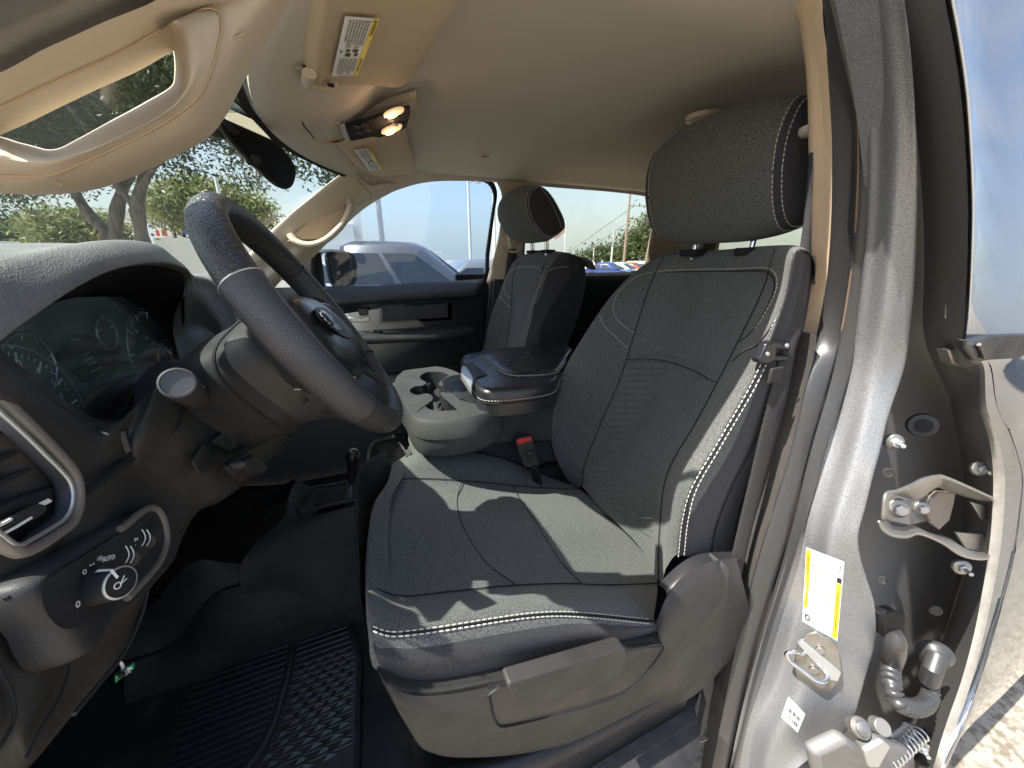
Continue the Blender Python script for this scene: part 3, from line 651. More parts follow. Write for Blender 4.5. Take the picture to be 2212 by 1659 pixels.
# --- cushion: rows run front -> rear, from the outer side (towards the camera) to the tunnel side
def R(Y, *pts): return PL(pts, Z1, Y=Y)
c_bot  = R(.415, (825,1445),(877,1467),(943,1469),(1118,1436),(1250,1405),(1337,1384),(1416,1362))
c_mid  = R(.400, (808,1400),(862,1425),(935,1424),(1096,1392),(1230,1366),(1310,1360),(1417,1352))
c_edge = R(.420, (803,1357),(850,1366),(921,1359),(1074,1335),(1206,1322),(1293,1327),(1412,1340))
c_top  = R(.470, (797,1300),(850,1318),(925,1316),(1080,1293),(1206,1284),(1300,1288),(1418,1296))
c_in   = R(.535, (795,1262),(860,1285),(965,1277),(1096,1264),(1219,1259),(1310,1262),(1420,1259))
c_q1   = R(.620, (796,1215),(850,1228),(930,1222),(1060,1212),(1185,1206),(1290,1212),(1412,1216))
c_ctr  = R(.740, (803,1135),(850,1140),(920,1136),(1030,1130),(1160,1128),(1260,1135),(1362,1152))
c_q2   = R(.850, (816,1083),(860,1083),(920,1080),(1020,1078),(1130,1080),(1220,1088),(1315,1105))
c_if   = R(.930, (842,1040),(880,1034),(930,1034),(1000,1038),(1114,1049),(1180,1054),(1254,1057))
c_bf   = R(.985, (850,1012),(885,996),(930,990),(1020,992),(1090,1008),(1160,1032),(1240,1052))
c_of   = R(1.03, (852,1008),(885,985),(925,977),(1025,978),(1105,998),(1170,1025),(1236,1049))
c_far  = R(1.05, (858,1040),(890,1030),(930,1025),(1025,1020),(1105,1030),(1170,1045),(1236,1060))
cush = [c_bot+np.array([0,.03,-.01]), c_bot, c_mid, c_edge, c_top, c_in+np.array([0,0,-.004]), c_q1, c_ctr, c_q2, c_if+np.array([0,0,-.004]), c_bf, c_of, c_far]
# front roll: every row turns down and back under the nose of the cushion
def nose(r, k):
    a = r[0]; d = .085 if k in (0,1) else .12
    low = r[0]+np.array([.004, 0, -.055]); low2 = r[0]+np.array([.035, 0, -.13]); low3 = r[0]+np.array([.08, 0, -.19])
    return np.vstack([low3, low2, low, r])
cz = c_bot[0][2]
full = []
for k, r in enumerate(cush):
    f = r[0]; zb = cz-.01
    h = f[2]-zb
    if k < 2: pre = np.array([f+np.array([.03,0,-.004]), f+np.array([.012,0,-.002]), f+np.array([.004,0,-.0])])
    else: pre = np.array([[f[0]+.035, f[1], zb], [f[0]+.005, f[1], zb+h*.25], [f[0]-.006, f[1], zb+h*.68]])
    full.append(np.vstack([pre, r]))
cu = surf('cushion', full, m_fab, ds, 90, 90)
# darker side panel of the cushion: thin cover over the lower side
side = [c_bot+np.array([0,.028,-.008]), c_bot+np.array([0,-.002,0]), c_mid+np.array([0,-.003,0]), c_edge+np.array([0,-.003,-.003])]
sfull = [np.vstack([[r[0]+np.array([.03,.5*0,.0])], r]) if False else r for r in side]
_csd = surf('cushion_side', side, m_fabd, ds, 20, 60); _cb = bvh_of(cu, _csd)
def sm(p, k=3):
    p = np.array(p)
    for _ in range(k): p[1:-1] = (p[:-2]+2*p[1:-1]+p[2:])/4
    return p
_ed = [(806,1356),(825,1364),(850,1368),(921,1361),(1000,1349),(1074,1337),(1140,1328),(1206,1324),(1293,1329),(1350,1335),(1408,1341)]
for d in (-3, 7):
    q_ = cr([(x, y+d, 0) for x, y in _ed], 130); stitch(ds, sm([hit(_cb, a, b, .0035) for a, b, _ in q_], 6), m_thread, pitch=.0100, ln=.0072, r=.0013)
line(ds, sm([hit(_cb, a, b+2, .002) for a, b, _ in cr([(x, y, 0) for x, y in _ed], 80)], 5), m_seam, .0016)
line(ds, c_edge+np.array([0,-.004,.002]), m_seam, .0013); line(ds, c_edge+np.array([0,-.0045,-.028]), m_seam, .0014)
line(ds, cr(c_in, 50)[2:]+np.array([0,-.002,.0005]), m_seam, .0013)
line(ds, cr(c_if, 50)+np.array([0,.0,.0]), m_seam, .0013)
def seam_across(x0, amp):   # a seam that crosses the insert at depth x0 behind the nose
    pts = []
    for r, u in ((c_in,0),(c_q1,.2),(c_ctr,.5),(c_q2,.78),(c_if,1)):
        rr = cr(r, 200); x = x0+amp*4*u*(1-u)*-1; i = int(np.argmin(abs(rr[:,0]-x))); pts.append(rr[i]+np.array([0,0,.0005]))
    line(ds, pts, m_seam, .0012)
seam_across(.235, .055); seam_across(.395, .012)
# --- plastic base
b_top = R(.395, (828,1452),(880,1476),(945,1478),(1118,1445),(1250,1415),(1337,1394),(1430,1372),(1480,1330),(1530,1262),(1560,1215))
b_lip = R(.385, (830,1462),(880,1490),(945,1492),(1118,1458),(1250,1428),(1337,1408),(1436,1388),(1500,1350),(1552,1280),(1572,1225))
b_mid = R(.380, (845,1505),(885,1540),(960,1550),(1118,1525),(1250,1500),(1337,1480),(1436,1440),(1500,1400),(1560,1330),(1575,1240))
b_low = R(.390, (880,1570),(915,1598),(970,1608),(1118,1600),(1250,1570),(1337,1545),(1440,1505),(1510,1460),(1565,1400),(1580,1260))
b_bot = R(.410, (905,1602),(935,1622),(975,1631),(1118,1625),(1250,1597),(1337,1570),(1445,1530),(1515,1485),(1570,1420),(1585,1270))
def wrapf(rows):   # wrap the side plate round the front of the seat
    out = []
    for r in rows:
        f = r[0]; out.append(np.vstack([[f[0]+.06, 1.03, f[2]+.0], [f[0]-.005, .98, f[2]], [f[0]-.03, .74, f[2]], [f[0]-.018, f[1]+.07, f[2]], r]))
    return out
surf('seat_base', wrapf([b_top+np.array([0,.03,0]), b_top, b_lip, b_mid, b_low, b_bot, b_bot+np.array([0,.05,-.002])]), m_brn, ds, 30, 80)
# grained front cap of the base
fc = [R(.381, (832,1466),(880,1494),(945,1497),(1050,1480),(1085,1473)), R(.377, (838,1480),(880,1512),(945,1520),(1030,1508),(1070,1485)), R(.376, (842,1497),(885,1528),(945,1535),(1020,1527),(1050,1500))]
surf('base_front_cap', wrapf([f+np.array([0,-.0035,0]) for f in fc]), m_blk, ds, 10, 40)
# recess plate and recliner / height handle
def FP(Y, *pts): return [P(*ZF(*q), Y=Y) for q in pts]
rec = FP(.378, (655,1262),(760,1245),(1380,1075),(1520,1062),(1420,1215),(1350,1275),(1280,1310),(760,1452),(715,1455),(690,1425))
line(ds, rec+[rec[0]], m_seam, .0018, name='recess_gap', smooth=90)
MB().prism([p+np.array([0,.001,0]) for p in rec], (0,.012,0)).build('handle_recess', m_blk2, ds)
hn = FP(.345, (785,1235),(1310,1075),(1335,1075),(1342,1110),(1332,1165),(1300,1205),(1180,1260),(850,1362),(810,1360),(785,1330),(750,1265),(757,1245))
MB().prism(hn, (0,.026,0)).build('height_handle', m_brn, ds, bevel=.009, seg=4)
# side hinge cover at the rear of the seat
hc = [R(.40, (1416,1352),(1440,1290),(1475,1245),(1530,1215),(1590,1205)), R(.385, (1425,1380),(1455,1320),(1500,1280),(1550,1250),(1600,1240)), R(.385, (1450,1440),(1490,1400),(1540,1370),(1580,1340),(1620,1320)), R(.40,(1480,1500),(1520,1470),(1560,1440),(1600,1420),(1640,1400))]
surf('hinge_cover', hc, m_blk, ds, 20, 20)
hc2 = [R(.43, (1422,1262),(1460,1225),(1500,1200),(1600,1190)), R(.405,(1440,1280),(1470,1250),(1520,1222),(1600,1206)), R(.40, (1420,1345),(1445,1290),(1490,1240),(1590,1210))]
surf('hinge_upper_cover', hc2, m_blk2, ds, 12, 20)
# riser and rails under the seat
MB().grid([[(-.0,.44,-.86),(.2,.43,-.93),(.45,.42,-.94),(.62,.42,-.94)],[(-.03,.45,-1.10),(.2,.44,-1.10),(.45,.44,-1.10),(.66,.44,-1.10)]], 4, 16, ).build('seat_riser', m_blk2, ds, solid=.03)
MB().box((.3,.75,-.93), (.6,.5,.10)).build('seat_pan', m_dark, ds)
# --- backrest: rows bottom -> top, from tunnel side to outer side
def rr_(Y, *pts): return PL(pts, Z1, Y=Y)
k_fo = rr_(1.02, (1236,1052),(1205,1000),(1190,950),(1186,895),(1207,823),(1256,733),(1330,628),(1400,566))
k_fb = rr_(.985, (1247,1054),(1230,1005),(1222,950),(1226,890),(1262,810),(1308,720),(1372,618),(1420,560))
k_fi = rr_(.93,  (1256,1053),(1262,1005),(1285,945),(1312,880),(1337,823),(1379,690),(1405,612),(1432,556))
k_c1 = rr_(.84,  (1295,1095),(1318,1020),(1350,945),(1388,880),(1410,810),(1450,680),(1478,610),(1490,550))
k_c  = rr_(.74,  (1338,1135),(1358,1050),(1385,970),(1420,900),(1455,820),(1500,690),(1535,600),(1560,545))
k_c2 = rr_(.64,  (1388,1190),(1400,1085),(1420,995),(1470,900),(1510,815),(1560,690),(1600,600),(1620,540))
k_ni = rr_(.545, (1421,1256),(1424,1140),(1441,1020),(1500,915),(1548,825),(1600,722),(1648,620),(1672,538))
k_nb = rr_(.475, (1440,1225),(1447,1130),(1465,1040),(1520,940),(1585,835),(1638,738),(1680,630),(1700,540))
k_ns = rr_(.440, (1464,1197),(1473,1117),(1490,1055),(1540,966),(1622,823),(1658,740),(1695,640),(1716,545))
k_no = rr_(.455, (1530,1196),(1543,1130),(1578,1042),(1620,960),(1668,840),(1700,750),(1722,650),(1738,550))
k_nr = rr_(.50,  (1578,1191),(1590,1110),(1625,1010),(1660,930),(1700,830),(1728,750),(1748,660),(1760,560))
def over(r):      # roll every row over the top edge
    t = r[-1]; return np.vstack([r, t+np.array([.035,0,.008]), t+np.array([.09,0,-.012]), t+np.array([.12,0,-.06])])
bk = [k_fo+np.array([.06,.02,-.01]), k_fo, k_fb, k_fi+np.array([.004,0,0]), k_c1, k_c, k_c2, k_ni+np.array([.004,0,0]), k_nb, k_ns, k_no, k_nr]
def over(r, f=1.):
    t = r[-1]; return np.vstack([r, t+f*np.array([.035,0,.008]), t+f*np.array([.09,0,-.012])+np.array([0,0,-.02*(1-f)]), t+f*np.array([.12,0,-.06])+np.array([0,0,-.05*(1-f)])])
bkr = surf('backrest', [over(r, f) for r, f in zip(bk, [1]*8+[.9,.7,.4,.2])], m_fab, ds, 90, 80)
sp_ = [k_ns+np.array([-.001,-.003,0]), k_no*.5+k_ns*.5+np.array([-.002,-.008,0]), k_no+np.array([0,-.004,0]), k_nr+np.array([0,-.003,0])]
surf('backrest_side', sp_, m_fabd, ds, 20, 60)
# back shell
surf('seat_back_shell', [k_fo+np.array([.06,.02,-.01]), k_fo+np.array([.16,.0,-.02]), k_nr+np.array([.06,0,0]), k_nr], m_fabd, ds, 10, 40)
line(ds, k_fi+np.array([-.0,-.001,0]), m_seam, .0013); line(ds, k_ni+np.array([-.001,-.002,0]), m_seam, .0013)
line(ds, k_ns+np.array([-.002,-.005,0]), m_seam, .002)
line(ds, k_no+np.array([-.001,-.008,0]), m_seam, .002)
for d in (0, 1):
    r = k_ns*(1-.02)+k_no*.02 if d else k_ns
    q = cr(k_ns, 160)+np.array([-.003+.0*d, -.0065, 0]) + (np.array([.013,-.001,0]) if d else np.array([-.002,0,0])); stitch(ds, q[:118], m_thread, pitch=.0105, ln=.0072, r=.0012)
_bb = bvh_of(bkr)
def on_mesh(bv, _, x, y, lift=.0015): return hit(bv, x, y, lift)
def G_(pts, n=80, lift=.002):
    p2 = cr([(x, y, 0) for x, y in [ZG(*q) for q in pts]], n); return [on_mesh(_bb, 0, a, b, lift) for a, b, _ in p2]
def sm(p, k=3):
    p = np.array(p)
    for _ in range(k): p[1:-1] = (p[:-2]+2*p[1:-1]+p[2:])/4
    return p
st1 = sm(G_([(375,1415),(330,1385),(285,1340),(272,1300),(285,1240),(330,1180),(400,1130),(500,1108),(700,1098),(900,1095),(1050,1092),(1085,1115),(1098,1160),(1085,1220),(1040,1310),(980,1400),(920,1450)], 140), 6)
stitch(ds, st1, m_thread, pitch=.0085, ln=.0062, r=.0010); line(ds, st1+np.array([.0,.004,-.006]), m_seam, .0013)
st2 = sm(G_([(205,1330),(225,1375),(290,1440),(348,1497)], 50), 4); stitch(ds, st2, m_thread, pitch=.0085, ln=.0062, r=.0010)
st3 = sm(G_([(1090,1350),(1060,1400),(1000,1470),(930,1505),(880,1550)], 60), 4); stitch(ds, st3, m_thread, pitch=.0085, ln=.0062, r=.0010); line(ds, st3+np.array([0,.003,-.005]), m_seam, .0013)
# ribbed insert: fine quilted ribs between the two long seams
ribs = MB()
for k in range(26):
    y0 = 768+k*14.0
    pts = []
    for u in np.linspace(0, 1, 10):
        xl = np.interp(y0, [823,880,945,1005,1053], [1340,1316,1290,1268,1262]); xr = np.interp(y0, [722,825,915,1020,1140,1256], [1592,1540,1490,1434,1418,1415])
        yy = y0+(np.interp(u, [0,.5,1], [0,-2,44]))
        if k == 0: pass
        pts.append(on_mesh(_bb, 0, xl+12+(xr-xl-24)*u, yy, .0012))
    ribs.tube(sm(pts, 2), .0006, 4, cap=False)
ribs.build('insert_ribs', m_fabi, ds, kind='stuff')
line(ds, sm([on_mesh(_bb,0,x,y,.0012) for x,y in ((1352,777),(1400,772),(1450,780),(1500,800),(1545,826))],1), m_seam, .0012)
# airbag tag, recline pivot
# --- headrest
def headrest(name, parent, c, w, h, t, tilt, yaw, fab, side, m_th):
    """rounded pillow: front cushion with stitched gusset sides; local axes: x = towards the seated head, y across, z up"""
    M = Matrix.Translation(c) @ Matrix.Rotation(yaw, 4, 'Z') @ Matrix.Rotation(tilt, 4, 'Y')
    def sec(s):   # s across -1..1
        a = abs(s); hh = h/2*(1-.16*a**3)*(1 if a < .999 else .97); tt = t/2*(1-.05*a)
        zc = -.004*a; n = 48; out = []
        for k in range(n):
            w_ = 2*math.pi*k/n; cs, sn = math.cos(w_), math.sin(w_); e = .56
            x = tt*abs(cs)**e*(1 if cs > 0 else -1); z = hh*abs(sn)**e*(1 if sn > 0 else -1)
            x += -.018*(1-(z/hh)**2)*(-1) if cs > 0 else 0          # front face bulges
            x += .05*(z/h)*.5                                         # top leans
            if z > 0: x *= 1-.28*(z/hh)**2
            out.append((x, s*w/2, z+zc))
        return out
    prof = [-1,-.985,-.94,-.86,-.6,-.3,0,.3,.6,.86,.94,.985,1]; shr = [.80,.90,.965,.99,1,1,1,1,1,.99,.965,.90,.80]
    secs = [np.array(sec(s))*np.array([q, 1, q]) for s, q in zip(prof, shr)]
    mb = MB(); V = np.array(secs); n = 48
    mb.add(V.reshape(-1, 3), grid_faces(len(prof), n, False, True)+[tuple(range(n))[::-1], tuple((len(prof)-1)*n+k for k in range(n))], M)
    o = mb.build(name, fab, parent, sub=1, sharp=0)
    # gusset panels on both ends
    for sgn in (-1, 1):
        e = np.array(sec(sgn*.97))*np.array([.955, 1.0, .955]); e[:, 1] = sgn*(w/2+.003); c_ = e.mean(0)
        r1 = c_+(e-c_)*np.array([.995,1,.995]); r2 = c_+(e-c_)*np.array([.72,1,.8])+np.array([0, sgn*.006, 0]); r3 = c_+(e-c_)*np.array([.25,1,.3])+np.array([0, sgn*.009, 0])
        e2 = e.copy(); e2[:,1] -= sgn*.012; 
        g = MB(); g.add(np.array([e2*np.array([1.012,1,1.012]), r1, r2, r3]).reshape(-1,3), grid_faces(4, n, False, True)+[tuple(3*n+k for k in range(n))], M); g.build('gusset', side, parent, sharp=0)
        arc = lambda E, off: [M @ Vector((*(E[k]+np.array(off)),)) for k in range(0, n)]
        for dy, sc in ((-.008,.985),(-.019,1.0)):
            ee = np.array(sec(sgn*.9)); ee = ee*np.array([sc,1,sc]); ee[:,1] = sgn*(w/2+.004+dy*1.1)
            if dy > -.01: ee = c_+(e-c_)*np.array([.97,1,.97]); ee[:,1] = sgn*(w/2+.0055)
            else: ee = np.array(sec(sgn*.94))*np.array([.972,1,.972])
            q = np.array([M @ Vector(p) for p in ee]); q = np.vstack([q, q[:1]]); stitch(parent, q, m_th, pitch=.0098, ln=.007, r=.0011)
        ee = c_+(e-c_)*np.array([.45,1,.86])+np.array([-.008, sgn*.008, 0]); q = np.array([M @ Vector(p) for p in ee]); q = q[14:36]; stitch(parent, q, m_th, pitch=.0098, ln=.007, r=.0010)
    return M
HC = (.905, .760, .190)
headrest('headrest', ds, HC, .38, .300, .135, math.radians(9), math.radians(180), m_fab, m_fabd, m_thread)
for dy in (-.085, .085):
    MB().cyl((.915,.745+dy,.0), (.925,.745+dy,.07), .0065, 12).build('headrest_post', m_chrome, ds)
    MB().box((.905,.735+dy,.018), (.05,.055,.018)).build('post_guide', m_dark, ds, bevel=.004)
# ================================================================== passenger seat
ps = root('passenger_chair', 'charcoal cloth front passenger seat upright behind the centre console', 'car seat', (.5,1.66,-.95))
def pr(Y, *pts): return PL(pts, ZE, Y=Y)
p_fo = pr(1.90, (1095,1180),(1120,1100),(1150,960),(1205,810),(1240,720),(1275,640),(1310,585),(1345,562))
p_fi = pr(1.82, (1235,1180),(1255,1100),(1275,980),(1288,870),(1290,800),(1295,720),(1318,630),(1365,560))
p_c  = pr(1.67, (1300,1180),(1320,1100),(1340,980),(1350,900),(1370,800),(1390,720),(1420,630),(1440,548))
p_ni = pr(1.56, (1340,1180),(1365,1080),(1395,960),(1410,870),(1430,800),(1455,730),(1480,640),(1530,545))
p_ns = pr(1.50, (1355,1180),(1375,1080),(1405,960),(1420,880),(1455,780),(1490,690),(1530,625),(1590,552))
p_no = pr(1.455, (1450,1180),(1480,1000),(1530,900),(1590,800),(1640,730),(1670,680),(1672,630),(1640,572))
p_nr = pr(1.50, (1590,1180),(1640,1050),(1690,900),(1715,780),(1722,700),(1715,640),(1695,605),(1665,580))
def over2(r):
    t = r[-1]; return np.vstack([r, t+np.array([.03,0,.006]), t+np.array([.08,0,-.012]), t+np.array([.11,0,-.05])])
def low(r): return np.vstack([r[0]+(r[0]-r[1])*2.2, r])
pk = surf('backrest', [over2(low(r)) for r in (p_fo+np.array([.05,.02,0]), p_fo, p_fi, p_c, p_ni, p_ns)], m_fab, ps, 40, 50)
surf('backrest_side', [over2(low(r)) for r in (p_ns, (p_ns+p_no)/2+np.array([0,-.008,0]), p_no, p_nr, p_nr+np.array([.05,.04,0]))], m_fabd, ps, 30, 50)
surf('seat_back_shell', [low(p_fo)+np.array([.05,.02,0]), low(p_fo)+np.array([.15,0,0]), low(p_nr)+np.array([.06,.05,0]), low(p_nr)+np.array([.05,.04,0])], m_fabd, ps, 8, 30)
line(ps, low(p_fi)+np.array([-.002,-.001,0]), m_seam, .0013); line(ps, low(p_ni)+np.array([-.001,-.002,0]), m_seam, .002)
line(ps, low(p_no)+np.array([0,-.002,0]), m_seam, .0013)
_pb = bvh_of(pk)
def E_(pts, n=60, lift=.003):
    p2 = cr([(x, y, 0) for x, y in [ZE(*q) for q in pts]], n); return sm([on_mesh(_pb, 0, a, b, lift) for a, b, _ in p2], 4)
stitch(ps, E_([(1290,835),(1250,805),(1238,770),(1250,710),(1285,655),(1330,637),(1400,632),(1455,640),(1468,660),(1465,700)], 100), m_thread, pitch=.0085, ln=.0062, r=.0012)
stitch(ps, E_([(1210,812),(1230,840),(1285,890)], 30), m_thread, pitch=.0085, ln=.0062, r=.0012)
q = cr(low(p_ns), 120)+np.array([-.002,-.005,0]); stitch(ps, q[:95], m_thread, pitch=.010, ln=.007, r=.0012); stitch(ps, q[:95]+np.array([-.010,.004,0]), m_thread, pitch=.010, ln=.007, r=.0012)
t2 = pr(1.49, (1420,855),(1455,790),(1470,730),(1500,660),(1560,635),(1640,632),(1690,622)); stitch(ps, cr(t2, 60)+np.array([-.004,-.03,0]), m_thread, pitch=.0085, ln=.0062, r=.001)
headrest('headrest', ps, (.785,1.66,.190), .34, .25, .125, math.radians(30), math.radians(180), m_fab, m_fabd, m_thread)
for dy in (-.075,.075):
    for e in (-.006,.006): MB().cyl((.85+e,1.66+dy,-.03), (.84+e,1.66+dy,.13), .0055, 10).build('headrest_post', m_chrome, ps)
    MB().box((.85,1.66+dy,.035), (.05,.06,.015)).build('post_guide', m_dark, ps, bevel=.004)
MB().grid([[(.1,1.45,-.72),(.1,1.66,-.72),(.1,1.92,-.72)],[(.08,1.43,-.58),(.08,1.66,-.6),(.08,1.93,-.58)],[(.25,1.43,-.56),(.25,1.66,-.60),(.25,1.93,-.56)],[(.65,1.43,-.66),(.65,1.66,-.68),(.65,1.93,-.66)]], 20, 20).build('cushion', m_fab, ps)
# ================================================================== driver side A-pillar with its grab handle loop
dp = root('driver_pillar', 'tan windshield pillar in the top left corner with an open grab handle loop', 'pillar', (-.15, .47, .1))
def AY(x, y): return .47
def PA(Y, *pts): return PL(pts, ZA, Y=Y)
q_out = PA(.450, (-260,500),(0,380),(200,270),(400,180),(600,90),(830,0),(1050,-90),(1300,-190))
q_mid = PA(.462, (-260,640),(0,520),(200,410),(420,310),(650,205),(900,100),(1180,0),(1450,-120))
q_in  = PA(.485, (-260,800),(0,690),(250,570),(500,455),(760,340),(1010,200),(1230,90),(1560,-60))
surf('pillar_trim', [q_out+np.array([0,.06,0]), q_out, q_mid, q_in, q_in+np.array([0,.03,0])], m_tan, dp, 20, 60)
# around the loop: lower / inner edge of the trim
so = [(-260,1080),(0,1095),(200,1100),(350,1088),(500,1030),(700,940),(1000,790),(1230,620),(1300,500),(1350,350),(1375,250),(1385,140),(1365,85),(1300,65),(1200,100),(1000,200)]
le = [(-260,1180),(0,1190),(150,1185),(300,1170),(470,1135),(700,1050),(1000,905),(1200,790),(1320,640),(1430,430),(1475,350),(1520,250),(1600,130),(1660,30),(1700,-40),(1760,-140)]
S1 = PA(.478, *so); L1 = PA(.500, *le)
surf('pillar_edge', [S1, (S1+L1)/2+np.array([0,-.004,0]), L1, L1+np.array([0,.05,.004])], m_tan, dp, 14, 120)
up2 = PA(.478, (1365,85),(1450,20),(1560,-60),(1700,-160)); lo2 = PA(.492, (1385,140),(1500,80),(1620,-10),(1760,-140))
hole = [(-260,860),(0,850),(100,880),(200,905),(300,930),(370,925),(500,860),(700,750),(900,640),(1075,530),(1085,480),(1085,370),(1062,240),(1045,200),(1030,195),(1000,207)]
H1 = PA(.530, *hole); 
crest = [(-260,960),(0,970),(120,1000),(260,1010),(380,995),(500,955),(700,870),(1000,715),(1110,620),(1165,520),(1175,400),(1160,280),(1140,190),(1120,140),(1090,130),(1010,190)]
C1 = PA(.462, *crest)
i1 = PA(.490, (-260,890),(0,885),(100,915),(220,945),(320,965),(400,950),(500,905),(700,800),(950,670),(1105,555),(1128,480),(1128,380),(1100,250),(1075,190),(1050,175),(1005,200))
surf('grab_handle', [S1+np.array([0,-.001,0]), (S1*.6+C1*.4)+np.array([0,-.003,0]), C1, i1, H1, H1+np.array([0,.03,0])], m_tan, dp, 30, 130)
line(dp, S1+np.array([.0,-.003,0]), m_tandk, .0008, name='edge_gap', smooth=160)
line(dp, PA(.482, (-260,810),(0,695),(250,575),(500,460),(760,345),(1000,207))+np.array([0,-.004,0]), m_tandk, .0008, name='edge_gap')
line(dp, PA(.487, (1370,268),(1440,240),(1530,205)), m_tandk, .0009, name='seam'); line(dp, PA(.487, (300,1100),(345,1130),(390,1155)), m_tandk, .0009, name='seam')
# dark door weatherstrip and painted frame outside the pillar
ws_ = root('front_weatherstrip', 'dark rubber door seal along the top left edge of the opening', 'weatherstrip', (-.1,.43,.15))
o1 = PA(.445, (-260,500),(0,380),(200,270),(400,180),(600,90),(830,0),(1050,-90),(1300,-190)); o2 = PA(.41, (-300,300),(-60,210),(150,110),(350,20),(560,-70),(800,-180),(1000,-260),(1200,-350)); o3 = PA(.36, (-300,0),(-60,-60),(150,-140),(350,-220),(560,-300),(800,-400),(1000,-480),(1200,-560))
surf('rubber_bulb', [o1+np.array([0,.01,0]), o1+np.array([0,-.004,.001]), (o1+o2)/2+np.array([0,-.012,0]), o2], m_rub, ws_, 16, 60)
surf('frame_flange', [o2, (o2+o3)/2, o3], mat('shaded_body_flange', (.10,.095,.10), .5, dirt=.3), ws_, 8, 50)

# ================================================================== dashboard
db = root('dashboard', 'black dashboard with hooded gauges, silver ringed vent and headlight switch', 'dashboard', (-.35,1.,-.3))
XL = -.34
# top pad and instrument hood
lipp = [(-160,735),(0,615),(400,350),(700,180),(1000,60),(1400,10),(1640,60),(1738,130),(1752,200),(1738,330)]
LIP = PL([(*ZK(x,y), X) for (x,y),X in zip(lipp, [-.265]*6+[-.268,-.272,-.278,-.285])], X=1)
CR_ = PL([(-60,552,-.31),(0,545,-.31),(70,537,-.315),(130,531,-.32),(190,528,-.32),(250,528,-.32),(310,538,-.315),(362,558,-.31),(396,583,-.305),(405,604,-.30)], X=1)
pre = LIP+np.array([.004,0,-.010])
bk1 = CR_+np.array([-.10,0,-.004]); bk1[-2:] += np.array([0,.02,-.03]); bk1[-3] += np.array([0,.01,-.015])
bk2 = np.array([[-.56, .36+ (i/9.)*.85, -.05-.02*abs(i-4.5)/4.5] for i in range(10)])
mid_ = (LIP*.45+CR_*.55)+np.array([.006,0,.012]) ; mid_[7:] = (LIP[7:]+CR_[7:])/2
surf('instrument_hood', [pre+np.array([-.012,0,-.004]), pre, LIP, mid_, CR_, bk1, bk2], m_dash, db, 50, 90)
# inside of the hood: black cowl down to the gauge glass
lens = [(-160,880),(0,700),(250,570),(500,480),(900,395),(1170,400),(1330,530),(1500,690),(1650,900),(1690,1040)]
LT = PL([(*ZK(x,y), X) for (x,y),X in zip(lens, [-.345,-.35,-.355,-.36,-.365,-.365,-.36,-.355,-.35,-.345])], X=1)
surf('hood_inside', [pre+np.array([-.010,0,-.003]), (pre+LT)/2+np.array([0,0,.006]), LT+np.array([.002,0,.004]), LT+np.array([-.02,0,-.004])], m_dark, db, 20, 90)
# right wing of the hood running down to the column
w_t = PL([(*ZC(1165,262),-.30),(*ZC(1200,290),-.31),(*ZC(1280,310),-.33),(*ZC(1350,370),-.34),(*ZC(1420,470),-.34),(*ZC(1450,560),-.335),(*ZC(1430,610),-.32)], X=1)
w_b = PL([(*ZC(1150,380),-.29),(*ZC(1170,420),-.295),(*ZC(1220,450),-.30),(*ZC(1280,500),-.30),(*ZC(1340,570),-.295),(*ZC(1380,640),-.29),(*ZC(1395,675),-.28)], X=1)
surf('cluster_wing', [w_t+np.array([-.06,.0,-.0]), w_t, (w_t+w_b)/2+np.array([.006,0,.002]), w_b, w_b+np.array([-.03,0,-.03])], m_leat, db, 24, 40)
w_c = PL([(*ZC(1100,780),-.31),(*ZC(1120,830),-.305),(*ZC(1190,770),-.30),(*ZC(1270,720),-.295),(*ZC(1330,690),-.29),(*ZC(1370,680),-.285),(*ZC(1390,690),-.28)], X=1)
surf('cluster_wing_face', [w_b+np.array([0,.001,0]), (w_b+w_c)/2+np.array([-.012,0,0]), w_c], m_blk2, db, 14, 40)
# the long dash top towards the windshield and passenger
ys = [.62,.9,1.2,1.5,1.8,1.98]
surf('dash_top', [[(-.90+.36*((y-1.12)/.8)**2+.03,y,-.085) for y in ys],[(-.66,y,-.062) for y in ys],[(-.50,y,-.050) for y in ys],[(-.43,y,-.050) for y in ys],[(-.40,y,-.065) for y in ys],[(-.395,y,-.12) for y in ys],[(-.38,y,-.20) for y in ys],[(-.36,y,-.33) for y in ys],[(-.42,y,-.50) for y in ys]], m_dash, db, 50, 40)
surf('dash_side_top', [[(-.80,y,-.085) for y in (.36,.5,.62)],[(-.6,y,-.06) for y in (.36,.5,.62)],[(-.5,y,-.06) for y in (.36,.5,.62)]], m_dash, db, 10, 10)
# centre stack: screen and vents seen through the wheel
cs = [P(*ZC(1590,230),X=-.375), P(*ZC(1700,262),X=-.375), P(*ZC(1830,270),X=-.375), P(*ZC(1900,560),X=-.37), P(*ZC(1800,560),X=-.37), P(*ZC(1700,430),X=-.37)]
cs = [(-.365,1.30,-.09),(-.365,1.75,-.09),(-.345,1.75,-.36),(-.345,1.30,-.36)]
def cbox(x0, y0, z0, y1, z1, d, name, m, b=.006, parent=db): return MB().box((x0, (y0+y1)/2, (z0+z1)/2), (d, abs(y1-y0), abs(z1-z0))).build(name, m, parent, bevel=b)
cbox(-.37, 1.02,-.085, 1.62,-.40, .05, 'centre_stack', m_blk2, .012)
cbox(-.355,1.10,-.100, 1.52,-.27, .03, 'screen_surround', m_gloss, .01)
scr = mat('screen_glass', (.34,.38,.38), .15, spec=.6)
cbox(-.341,1.16,-.115, 1.46,-.245, .008, 'touch_screen', scr, .003)
cbox(-.352,1.54,-.11, 1.60,-.26, .03, 'centre_vent', m_dark, .006)
